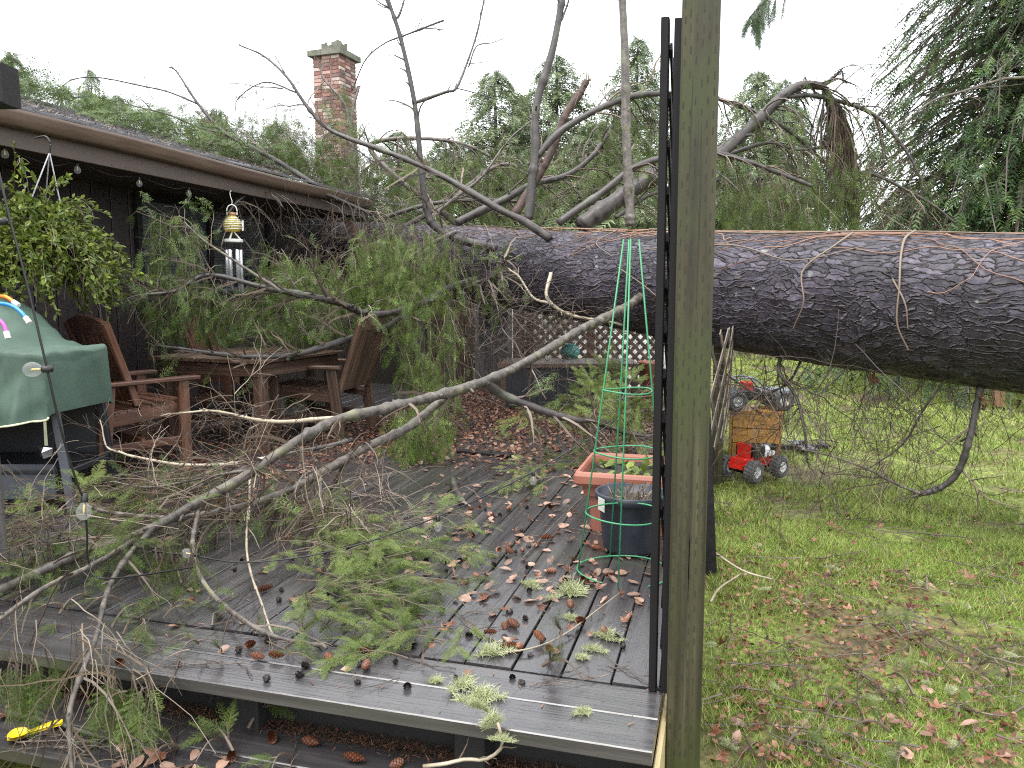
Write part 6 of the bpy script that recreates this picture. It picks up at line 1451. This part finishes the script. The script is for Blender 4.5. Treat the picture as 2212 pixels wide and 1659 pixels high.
LS = [(1240, 1278, 1.35, 'large pale lichen tuft beside the plant cage foot'), (1200, 1290, .6, 'little lichen tuft left of the large one by the cage'), (1148, 1262, .8, 'flat yellow green lichen patch on the planks mid deck'), (1310, 1372, .9, 'lichen tuft with twig near the screen foot'), (1275, 1402, .6, 'sparse lichen scrap on the planks by the front border'),
      (1058, 1408, 1.05, 'yellow green lichen tuft at the tip of the flat spray'), (1005, 1475, .85, 'shaggy lichen tuft at the head of the trailing strip'), (1040, 1500, .95, 'middle lichen tuft of the strip over the deck edge'), (940, 1470, .45, 'small round lichen knob on the border board'), (1235, 1528 - 190, .55, 'grey lichen crust on a thin stick mid planks'), (1255, 1610 - 190, .5, 'lichen scrap left of the screen near the border'),
      (980, 1075, .7, 'lichen tuft in the leaf litter mid deck'), (1005, 1140, .6, 'pale lichen tuft close to the fallen bulb'), (1265, 1540, .5, 'grey lichen flake on the outer border board')]
for x, y, s, lab in LS: put('lichen_clump', LC[int(x) % 3], oz(x, y, .003), s, lab, 'lichen', None, .05)
for k, (x, y, d, s) in enumerate(((1072, 1535, 1.86, .8), (1085, 1565, 1.845, .75), (1090, 1600, 1.84, .6))):
    o = put('lichen_clump', LC[k % 3], oz(x, y - 20, 0) * (1, 0, 0) + at(x, y, d) * (0, 1, 1), s, ('upper', 'middle', 'lowest')[k] + ' lichen tuft hanging over the front deck edge', 'lichen', None, .6)
for k in range(26):
    x, y = rp(1520, 2200, 1180, 1650); put('lichen_clump', LC[k % 3], oz(x, y, GZ) + (0, 0, .015), rs.uniform(.3, .6), 'grey green lichen tuft in the lawn near ' + near(x, y), 'lichen', 'lichen tufts on the lawn', .2)
def tw(seed):
    rg = np.random.default_rng(seed); n = 9; P = np.stack([np.linspace(0, 1, n), rg.normal(0, .03, n).cumsum() * .6, .02 + np.abs(rg.normal(0, .012, n))], -1); mb = MB()
    R = np.linspace(.011, .005, n); tubes(mb, P, R, 4, rg.uniform(.1, .8)); Q, RQ = grow(rg, P, R, 7, (.12, .4), 5, .8, .0, .2, .6, flat=(0, 0, 1)); Q[:, :, 2] = np.clip(Q[:, :, 2], .01, .08); tubes(mb, Q, RQ, 3, rg.uniform(.1, .8, 7)); return mb.mesh('dead_twig', MAT['twig'])
TWG = [tw(k) for k in range(6)]
for k in range(90):
    x, y = deckpx((120, 1400, 1060, 1475)); put('dead_twig', TWG[k % 6], oz(x, y, .003), rs.uniform(.06, .26), 'thin dark twig on the wet deck near ' + near(x, y), 'twig', 'twigs lying on the deck', .03)
for k in range(28):
    x = rs.uniform(0, 640); y = 1560 + .14 * x + rs.uniform(0, 70); put('dead_twig', TWG[k % 6], oz(x, y, -.187), rs.uniform(.08, .26), 'thin twig lying on the lower step', 'twig', 'twigs lying on the step', .03)
for k in range(110):
    x, y = rp(1520, 2210, 1030, 1655); p = oz(x, y, GZ)
    if p[0] < 0: continue
    put('dead_twig', TWG[k % 6], p + (0, 0, .025), rs.uniform(.1, .4), 'dead twig in the grass near ' + near(x, y), 'twig', 'twigs lying on the lawn', .05)
def stick(label, pts, r0, r1, mat):
    P = spline(pts, 14); t = empty('fallen_stick', tuple(P[0]), 0, label, 'stick'); mb = MB(); tubes(mb, P - P[0], np.linspace(r0, r1, 14), 7, .8, cap=True); mb.build('stem', MAT[mat], t, smooth=True)
    mb = MB(); Q, RQ = grow(np.random.default_rng(len(label)), P - P[0], np.linspace(r0, r1, 14), 5, (.03, .1), 4, .9, 0, .2, .5); tubes(mb, Q, RQ, 4, .7); mb.build('side_twigs', MAT['twig'], t)
stick('pale forked stick lying on the lawn beside the treated post', [oz(1520, 1175, GZ + .12), oz(1560, 1205, GZ + .09), oz(1610, 1235, GZ + .05), oz(1672, 1252, GZ + .02)], .008, .004, 'pale_twig')
stick('lichen covered stick at the foot of the treated post', [oz(1535, 1300, GZ + .02), oz(1555, 1270, GZ + .03), oz(1600, 1240, GZ + .04)], .006, .004, 'pale_twig')
stick('thin bent stick arcing over the front planks', [oz(1080, 1410, .012), oz(1150, 1400, .015), oz(1220, 1370, .015), oz(1300, 1310, .02), oz(1340, 1280, .02)], .003, .002, 'pale_twig')
stick('chunk of split grey wood lying on mid deck', [oz(978, 1035, .02), oz(985, 1060, .02), oz(1000, 1085, .02)], .016, .02, 'bark_dark')
stick('long thin grey twig slanting over the planks toward the pots', [oz(1130, 1205, .01), oz(1200, 1130, .02), oz(1270, 1060, .08), oz(1290, 1010, .15)], .003, .002, 'bark_twig')
stick('broken branch piece hanging out from the lower step', [at(915, 1655, 1.95), at(960, 1650, 1.93), at(1005, 1640, 1.92), at(1050, 1640, 1.9), at(1085, 1610, 1.86), at(1075, 1560, 1.85)], .005, .004, 'pale_twig')
stick('dark mossy stick lying on the lower step beside the spoon', [oz(-10, 1530, -.175), oz(60, 1550, -.175), oz(120, 1562, -.175), oz(230, 1595, -.178), oz(330, 1618, -.18)], .009, .004, 'bark_dark')

# fine litter: needles and crumbs too small to count
rg = np.random.default_rng(91); mb = MB(); K = 15000
V0 = np.array([(0, -.09, 0), (0, .09, 0), (1, 0, 0)]); bs = (V0, np.array([(0, 1, 2)]), np.array([.5, .5, .5]))
X_ = rg.uniform(-4.4, -.16, K); Y_ = np.where(rg.uniform(size=K) < .55, rg.uniform(3.2, 7.6, K), rg.uniform(1.72, 5, K)); a = rg.uniform(0, 6.28, K)
V = np.stack([X_, Y_, np.full(K, .0035)], -1); sz = np.where(rg.uniform(size=K) < .2, rg.uniform(.012, .03, K), rg.uniform(.005, .012, K))
scatter(mb, bs, V, np.stack([np.cos(a), np.sin(a), rg.normal(0, .1, K)], -1), np.tile([[0, 0, 1.]], (K, 1)), sz, rg.normal(.0, .35, K)); o = mb.build('needle_litter', MAT['root'], kind='stuff'); tag(o, 'brown needle litter strewn over the deck planks', 'litter')
mb = MB(); K = 19000; X_ = np.where(np.arange(K) < 15000, rg.uniform(-3.0, -.3, K), rg.uniform(-4.5, -2.3, K)); Y_ = np.where(np.arange(K) < 15000, 4.2 + 3.4 * rg.beta(1.6, 1.0, K), rg.uniform(3.0, 5.6, K)); a = rg.uniform(0, 6.28, K); V1 = np.array([(0, -.3, 0), (.5, -.42, .1), (1, 0, .05), (.5, .42, .12), (0, .3, 0)])
scatter(mb, (V1, np.array([(0, 1, 2, 3, 4)]), np.array([.2, .4, .5, .4, .3])), np.stack([X_, Y_, rg.uniform(.004, .02, K)], -1), np.stack([np.cos(a), np.sin(a), rg.normal(0, .3, K)], -1), rg.normal(0, .35, (K, 3)) + (0, 0, 1.), rg.uniform(.010, .034, K), rg.normal(.0, .3, K)); o = mb.build('leaf_litter', MAT['leaf'], kind='stuff'); tag(o, 'brown leaf litter carpeting the far part of the deck', 'litter')
mb = MB(); K = 6000; Xd = rg.beta(1.2, 1.4, K) * 2.6; yd = rg.uniform(2.2, 8.5, K); V = np.stack([EX + .02 - Xd, yd, ZT + .026 + SL * Xd], -1); a = rg.uniform(0, 6.28, K)
scatter(mb, bs, V, np.stack([np.cos(a), np.sin(a), rg.normal(0, .5, K)], -1), rg.normal(0, .5, (K, 3)) + (.3, 0, 1), rg.uniform(.02, .06, K), rg.normal(.2, .25, K)); o = mb.build('roof_litter', MAT['twig'], kind='stuff'); tag(o, 'brown leaf and needle litter covering the shingles', 'litter')
mb = MB(); K = 120; xd = rg.beta(1.3, 1.2, K) * 3.2; yd = 4.8 + 4.0 * rg.beta(1.6, 1.0, K); pos = np.stack([EX - .2 - xd, yd, ZT + .05 + SL * (xd + .2)], -1)
for b in SM:
    n4 = 480; j_ = rg.integers(0, K, n4); p_ = pos[j_] + rg.normal(0, .14, (n4, 3)) * (1, 1, .5) + (0, 0, .13); scatter(mb, b, p_, rg.normal(0, 1, (n4, 3)) * (1, 1, .3), rg.normal(0, .35, (n4, 3)) + (.2, -.2, 1.), rg.uniform(.10, .24, n4), rg.normal(.03, .12, n4))
o = mb.build('roof_foliage', MAT['needle'], kind='stuff'); tag(o, 'green hemlock debris strewn over the roof shingles', 'debris')
mb = MB(); K = 3500; V = np.stack([rg.uniform(-2.4, -.3, K), 1.835 + rg.normal(0, .022, K), np.full(K, -.186)], -1); a = rg.uniform(0, 6.28, K)
scatter(mb, bs, V, np.stack([np.cos(a), np.sin(a), rg.normal(0, .3, K)], -1), np.tile([[0, 0, 1.]], (K, 1)), rg.uniform(.008, .024, K), rg.normal(-.2, .3, K)); o = mb.build('step_litter', MAT['root'], kind='stuff'); tag(o, 'dark needle litter along the back of the lower step', 'litter')
mb = MB(); K = 4200; X_ = np.concatenate([rg.uniform(.0, 2.3, K // 2), rg.uniform(0, 1.0, K // 2)]); Y_ = np.concatenate([rg.uniform(2.0, 6.3, K // 2), rg.uniform(2.2, 4.4, K // 2)]); a = rg.uniform(0, 6.28, K)
scatter(mb, (V1, np.array([(0, 1, 2, 3, 4)]), np.array([.2, .4, .5, .4, .3])), np.stack([X_, Y_, GZ + lawn_h(X_, Y_) + rg.uniform(.008, .022, K)], -1), np.stack([np.cos(a), np.sin(a), rg.normal(0, .4, K)], -1), rg.normal(0, .4, (K, 3)) + (0, 0, 1.), rg.uniform(.006, .028, K), rg.normal(-.05, .3, K)); o = mb.build('lawn_litter', MAT['leaf'], kind='stuff'); tag(o, 'crumbled brown leaf litter in the moss beside the post', 'litter')

# ================================================================== LAWN GRASS AND BACKGROUND GROWTH
rg = np.random.default_rng(7)
def blades(K, xr, yr, hgt, wid, tint, seed):
    rg = np.random.default_rng(seed); x = rg.uniform(*xr, K); y = rg.uniform(*yr, K)
    # keep what the view could show, and grow in patches
    pat = vnoise(rg, (64, 64), x / .5 + 20, y / .5 + 20) + .6 * vnoise(rg, (64, 64), x / .17 + 20, y / .17 + 20)
    keep = (pat > rg.uniform(-.7, .7, K)) & (x > -.10); x, y, pat = x[keep], y[keep], pat[keep]; n = len(x)
    a = rg.uniform(0, 6.28, n); h = rg.uniform(*hgt, n) * (1 + .3 * pat); ln = rg.normal(0, .6, (n, 2)) * h[:, None]; w_ = rg.uniform(*wid, n)
    z = GZ + lawn_h(x, y); B = np.stack([x, y, z], -1); s = np.stack([np.cos(a), np.sin(a), 0 * a], -1) * w_[:, None] * .5
    V = np.stack([B - s, B + s, B + np.concatenate([ln, h[:, None]], 1)], 1); t = np.clip(rg.normal(tint, .16, n) + .2 * pat, 0, .74); t = np.where(rg.uniform(size=n) < .12, rg.uniform(.8, 1, n), t)
    mb = MB(); mb.add(V.reshape(-1, 3), np.arange(3 * n).reshape(-1, 3), np.repeat(t, 3)); return mb
for k, (K, xr, yr, hg, wd, ti) in enumerate(((170000, (-.05, 2.2), (1.9, 5.2), (.012, .04), (.003, .007), .5), (90000, (-.05, 4.2), (5.2, 9.5), (.02, .055), (.006, .014), .58), (80000, (-.1, 8.5), (9.5, 17.5), (.03, .075), (.012, .03), .66))):
    o = blades(K, xr, yr, hg, wd, ti, 70 + k).build('grass', MAT['grass'], kind='stuff'); tag(o, ('short patchy moss and grass beside the treated post', 'bright mossy grass under the trunk', 'pale far lawn beyond the toys')[k], 'grass')
# moss cushions
mb = MB(); K = 190; rg = np.random.default_rng(8)
for k in range(K):
    x, y = rg.uniform(0, 2.2), rg.uniform(2.1, 6.2); r = rg.uniform(.03, .09); n = 260
    a = rg.uniform(0, 6.28, n); q = r * np.sqrt(rg.uniform(0, 1, n)); B = np.stack([x + q * np.cos(a), y + q * np.sin(a), GZ + lawn_h(x, y) + .012 * (1 - (q / r) ** 2)], -1)
    d = nrm(rg.normal(0, .6, (n, 3)) + (0, 0, .8)) * rg.uniform(.008, .018, n)[:, None]; s = nrm(rg.normal(0, 1, (n, 3))) * .0022
    mb.add(np.stack([B - s, B + s, B + d], 1).reshape(-1, 3), np.arange(3 * n).reshape(-1, 3), np.repeat(np.clip(rg.normal(.55, .14, n), 0, .74), 3))
o = mb.build('moss', MAT['grass'], kind='stuff'); tag(o, 'yellow green moss cushions scattered over the near lawn', 'moss')

TPL = {}
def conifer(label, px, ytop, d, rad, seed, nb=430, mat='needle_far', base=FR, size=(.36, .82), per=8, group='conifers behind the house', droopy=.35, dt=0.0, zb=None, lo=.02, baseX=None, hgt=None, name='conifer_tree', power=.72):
    rg = np.random.default_rng(seed); top = at(px, ytop, d); zb = GZ if zb is None else zb
    if hgt: top[2] = hgt
    Ht = top[2] - zb; t = empty(name, (top[0], top[1], zb), 0, label, 'tree', group)
    key = (seed % 6, nb) if group == 'conifers behind the house' else None
    if key:
        t.scale = (rad / 3.0, rad / 3.0, Ht / 8.0); t.rotation_euler = (0, 0, seed * 1.7); rad, Ht = 3.0, 8.0
        if key in TPL:
            for nm, me in TPL[key]:
                o = link(nm, me, t)
                if nm == 'limbs': o['kind'] = 'stuff'
            return t
    mb = MB(); n = 14; P = np.stack([rg.normal(0, .02, n).cumsum() * .5, rg.normal(0, .02, n).cumsum() * .5, np.linspace(-.2, Ht, n)], -1); P[-1, :2] = P[-2, :2]
    tubes(mb, P, np.linspace(Ht * .016 + .02, .012, n), 8); mb.build('trunk', MAT['bark_dark'], t, smooth=True)
    h = np.sort(1 - rg.beta(1, 1.25, nb) * (1 - lo)); a = np.arange(nb) * 2.39996 + rg.normal(0, .3, nb); L = rad * (1 - h) ** power * rg.uniform(.65, 1.15, nb) + .12
    n = 6; u = np.linspace(0, 1, n); dirh = np.stack([np.cos(a), np.sin(a)], -1)
    Q = np.empty((nb, n, 3)); Q[:, :, :2] = dirh[:, None] * (L[:, None] * u)[..., None] + np.stack([np.interp(h * Ht, P[:, 2], P[:, 0]), np.interp(h * Ht, P[:, 2], P[:, 1])], -1)[:, None]
    rise = rg.normal(.25, .12, nb)[:, None]; Q[:, :, 2] = (h * Ht)[:, None] + L[:, None] * (rise * u - (rise + droopy) * u ** 2)
    Q[:, 1:] += rg.normal(0, .03, (nb, n - 1, 3)) * L[:, None, None]
    mt = MB(); tubes(mt, Q[:, ::2 if nb < 500 else 1][:, :], np.linspace(1, .3, Q[:, ::2 if nb < 500 else 1].shape[1])[None] * (.006 + .006 * L)[:, None], 3, .35); mt.build('limbs', MAT['twig'], t, kind='stuff')
    mc = MB()
    org = np.array(t.location)
    for b in base:
        K = nb * per // len(base); pos, tg = onpoly(rg, Q, K, (.12, 1))
        v = pos + org - _O; dz_ = v @ _f; ok = ((np.abs(v @ _r / dz_) < .95) & (np.abs(v @ _u / dz_) < .85)) | (key is not None); pos, tg = pos[ok], tg[ok]; K = len(pos); X = nrm(tg + rg.normal(0, .5, pos.shape) + (0, 0, -.25)); Z = nrm(rg.normal(0, .35, pos.shape) + (0, 0, 1.))
        hh = pos[:, 2] / Ht; scatter(mc, b, pos, X, Z, rg.uniform(size[0], size[1], K) * (min(rad, 3.3) * .42) * (1.15 - .85 * hh), rg.normal(dt, .13, K))
    mc.build('crown', MAT[mat], t)
    if key: TPL[key] = [(c.name.split('.')[0], c.data) for c in t.children]
    return t
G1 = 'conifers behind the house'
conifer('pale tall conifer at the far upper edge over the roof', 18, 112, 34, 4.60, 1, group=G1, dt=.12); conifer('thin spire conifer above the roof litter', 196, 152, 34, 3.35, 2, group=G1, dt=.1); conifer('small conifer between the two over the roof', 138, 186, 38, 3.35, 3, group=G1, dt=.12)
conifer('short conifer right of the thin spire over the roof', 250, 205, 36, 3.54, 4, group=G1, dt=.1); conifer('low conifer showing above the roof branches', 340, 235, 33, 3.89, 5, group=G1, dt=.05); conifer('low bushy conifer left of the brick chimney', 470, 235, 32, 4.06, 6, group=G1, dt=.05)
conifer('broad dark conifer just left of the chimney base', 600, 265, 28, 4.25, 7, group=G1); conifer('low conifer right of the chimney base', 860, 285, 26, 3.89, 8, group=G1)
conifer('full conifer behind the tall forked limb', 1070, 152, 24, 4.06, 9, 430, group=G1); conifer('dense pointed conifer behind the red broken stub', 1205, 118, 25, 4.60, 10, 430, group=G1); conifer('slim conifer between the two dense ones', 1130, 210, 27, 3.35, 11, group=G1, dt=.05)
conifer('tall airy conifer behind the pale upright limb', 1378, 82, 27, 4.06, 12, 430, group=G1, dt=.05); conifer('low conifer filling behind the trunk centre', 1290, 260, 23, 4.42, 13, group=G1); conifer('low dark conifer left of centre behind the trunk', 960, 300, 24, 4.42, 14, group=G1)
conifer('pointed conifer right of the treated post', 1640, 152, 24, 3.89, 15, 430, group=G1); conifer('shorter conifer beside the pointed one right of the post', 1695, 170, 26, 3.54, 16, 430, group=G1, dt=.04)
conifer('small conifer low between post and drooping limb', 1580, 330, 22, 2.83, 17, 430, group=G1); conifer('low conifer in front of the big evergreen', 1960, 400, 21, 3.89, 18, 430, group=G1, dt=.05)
# the big evergreen at the right edge, with a limb reaching over the frame top
big = conifer('big dense evergreen filling the upper right edge', 2330, -600, 10.2, 3.3, 30, 1300, 'needle_cool', FR, (.11, .29), 30, 'near evergreens', .5, .12, lo=.13, power=.42, name='evergreen_tree')
conifer('second dark evergreen behind the big one at the right', 2420, -300, 14.5, 4.2, 31, 300, 'needle_cool', FR, (.16, .34), 14, 'near evergreens', .45, -.12, lo=.0, power=.5, name='evergreen_tree')
b0 = np.array(big.location)
P = spline([at(2300, -330, 10.2), at(2050, -260, 9.0), at(1850, -130, 8.0), at(1720, -60, 7.4), at(1660, -8, 7.2), at(1630, 25, 7.1)], 20) - b0
mb = MB(); tubes(mb, P, np.linspace(.07, .006, 20), 7); lo_ = mb.build('long_limb', MAT['bark_dark'], big, smooth=True)
rg = np.random.default_rng(44); mb = MB(); Q, R = grow(rg, P[None, 10:], np.full((1, 10), .01), 26, (.15, .42), 6, .8, .35, .12, .5); mt = MB(); tubes(mt, Q, R, 3, .3); mt.build('twigs', MAT['twig'], lo_, kind='stuff')
for b in MID:
    pos, tg = onpoly(rg, Q, 32, (.1, 1)); scatter(mb, b, pos, nrm(tg + (0, 0, -.5)), nrm(rg.normal(0, .5, pos.shape) + (0, -.5, .6)), rg.uniform(.1, .2, 32), rg.normal(.05, .1, 32))
mb.build('needles', MAT['needle_cool'], lo_, kind='stuff')

def shrub(label, px, py, d, w_, h_, seed, mat='needle', base=SM, K=170, sz=(.14, .30), dt=.12, group='shrubs behind the trunk', bare=False, zb=None, tint=(.3, 1)):
    rg = np.random.default_rng(seed); c = at(px, py, d); zb = GZ if zb is None else zb
    t = empty('bare_shrub' if bare else 'green_shrub', (c[0], c[1], zb), 0, label, 'shrub', group); n = 9; S = 16 if bare else 22
    a = rg.uniform(0, 6.28, S); dv = nrm(np.stack([np.cos(a) * w_, np.sin(a) * w_, np.full(S, h_ * 1.3)], -1) + rg.normal(0, .2, (S, 3))); Q = np.empty((S, n, 3)); Q[:, 0] = rg.normal(0, .06, (S, 3)) * (1, 1, 0)
    L = rg.uniform(.6, 1.0, S) * math.hypot(w_, h_)
    for j in range(1, n): dv = nrm(dv + rg.normal(0, .14, (S, 3))); Q[:, j] = Q[:, j - 1] + dv * (L / (n - 1))[:, None]
    R = np.linspace(1, .3, n)[None] * np.full((S, 1), .012 if bare else .015); mb = MB(); tubes(mb, Q, R, 4, .4)
    Q2, R2 = grow(rg, Q, R, S * (12 if bare else 6), (.25 * h_, .5 * h_), 7, .7, .0, .17, .55); tubes(mb, Q2, R2, 3, rg.uniform(*tint, len(Q2)))
    Q3, R3 = grow(rg, Q2, R2, len(Q2) * (3 if bare else 1), (.08 * h_, .25 * h_), 5, .7, .0, .2, .6); tubes(mb, Q3, np.maximum(R3, .0016), 3, rg.uniform(*tint, len(Q3))); mb.build('stems', MAT['twig'], t)
    if not bare:
        mb = MB()
        for b in base: pos, tg = onpoly(rg, np.concatenate([Q2]), K, (.2, 1)); scatter(mb, b, pos, nrm(tg + rg.normal(0, .6, pos.shape)), nrm(rg.normal(0, .5, pos.shape) + (0, 0, 1.)), rg.uniform(*sz, K), rg.normal(dt, .12, K))
        mb.build('foliage', MAT[mat], t)
shrub('yellow green shrub behind the trunk left of the post', 1330, 480, 11.5, 1.0, 1.9, 1, dt=.22); shrub('lower lime shrub behind the broken stub', 1230, 490, 11.0, .9, 1.7, 2, dt=.24); shrub('olive shrub behind the trunk near the roof end', 900, 480, 13, 1.4, 2.2, 3, dt=.0)
shrub('dull green shrub behind the trunk centre', 1060, 480, 12.5, 1.3, 2.2, 4, dt=.02); shrub('olive shrub right of the post behind the drooping limb', 1680, 500, 18, 2.0, 3.0, 5, dt=.05, sz=(.25, .5))
shrub('bare pale twigged shrub in front of the big evergreen', 2090, 500, 17.5, 1.6, 4.6, 6, bare=True, group=None, tint=(.6, 1)); shrub('bare grey shrub left of the big evergreen', 1990, 500, 18.0, 1.4, 3.4, 7, bare=True, group=None, tint=(.5, 1))
P = spline([at(1870, 300, 8.0), at(1938, 277, 8.0), at(2006, 223, 8.0), at(2064, 202, 8.0), at(2230, 170, 8.0), at(2330, 300, 8.2), at(2370, 560, 8.2)], 24)
t = empty('maple_sapling', (P[-1][0], P[-1][1], GZ), 0, 'thin bare maple sapling arching in from the right frame edge', 'tree'); mb = MB(); org = np.array(t.location)
tubes(mb, np.vstack([P - org, [[0, 0, -.1]]]), np.concatenate([np.linspace(.006, .02, 24), [.024]]), 6); st_ = mb.build('trunk', MAT['bark_twig'], t, smooth=True)
mb = MB(); Q, R = grow(np.random.default_rng(2), (P - org)[None], np.linspace(.006, .02, 24)[None], 26, (.2, .7), 7, .9, .04, .15, .4); tubes(mb, Q, np.maximum(R, .0016), 3, .6); Q2, R2 = grow(np.random.default_rng(3), Q, R, 60, (.08, .3), 5, .8, 0, .2, .6); tubes(mb, Q2, np.maximum(R2, .0012), 3, .6); mb.build('limbs', MAT['twig'], t, kind='stuff')
# brush along the far side of the lawn
mb = MB(); rg = np.random.default_rng(15); K = 900; x = rg.uniform(-1.5, 11, K); y = rg.uniform(16.2, 18.5, K); n = 6; Q = np.empty((K, n, 3)); Q[:, 0] = np.stack([x, y, np.full(K, GZ - .03)], -1); d = nrm(rg.normal(0, .35, (K, 3)) + (0, 0, 1)); L = rg.uniform(.25, .95, K)
for j in range(1, n): d = nrm(d + rg.normal(0, .25, (K, 3))); Q[:, j] = Q[:, j - 1] + d * (L / (n - 1))[:, None]
tubes(mb, Q, np.full((K, n), .006), 3, rg.uniform(.1, 1, K)); Q2, R2 = grow(rg, Q, np.full((K, n), .005), 1500, (.15, .4), 4, .9, 0, .2, .7); tubes(mb, Q2, R2, 3, rg.uniform(.1, 1, 1500)); o = mb.build('undergrowth', MAT['twig'], kind='stuff'); tag(o, 'brown bramble undergrowth along the far lawn edge', 'undergrowth')
mb = MB(); K = 2600; pos = np.stack([rg.uniform(-9, 14, K), rg.uniform(17.5, 20, K), GZ + rg.beta(1, 2.2, K) * 1.5], -1)
for b in FR: kk = K // 4; p = pos[rg.integers(0, K, kk)]; scatter(mb, b, p, rg.normal(size=(kk, 3)), nrm(rg.normal(0, .5, (kk, 3)) + (0, 0, 1)), rg.uniform(.2, .5, kk), rg.normal(.05, .15, kk))
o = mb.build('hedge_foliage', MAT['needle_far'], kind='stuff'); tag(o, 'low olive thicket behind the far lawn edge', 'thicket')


# pale shed behind the lattice
sa, sb = at(1085, 760, 10.9), at(1440, 760, 10.9); sa[2] = sb[2] = GZ; sdv = nrm(sb - sa); snv = np.array([sdv[1], -sdv[0], 0])
sh = empty('white_shed', tuple((sa + sb) / 2), 0, 'low white sided shed glimpsed through the lattice under the trunk', 'shed')
MAT['white'] = surf('white_siding_paint', [(.3, (.62, .64, .66)), (.7, (.74, .76, .78))], 5, rough=(.5, .7), bump=.1, rnd=.05)
for k in range(12): plank('siding_board', sa + np.array([0, 0, .06 + k * .145]), sb + np.array([0, 0, .06 + k * .145]), .14, .02, MAT['white'], sh, up=snv)
for p in (sa, sb): plank('corner_post', p + snv * .01, p + snv * .01 + (0, 0, 1.80), .08, .05, MAT['white'], sh, up=snv)
for p in (sa, sb): plank('side_wall', p - snv * .05 + (0, 0, .87), p - snv * 1.6 + (0, 0, .87), .02, 1.74, MAT['white'], sh)
plank('roof', (sa + sb) / 2 + (0, 0, 1.84) - sdv * 1.7 - snv * .95, (sa + sb) / 2 + (0, 0, 1.84) + sdv * 1.7 - snv * .95, 1.9, .05, MAT['shingle'], sh)
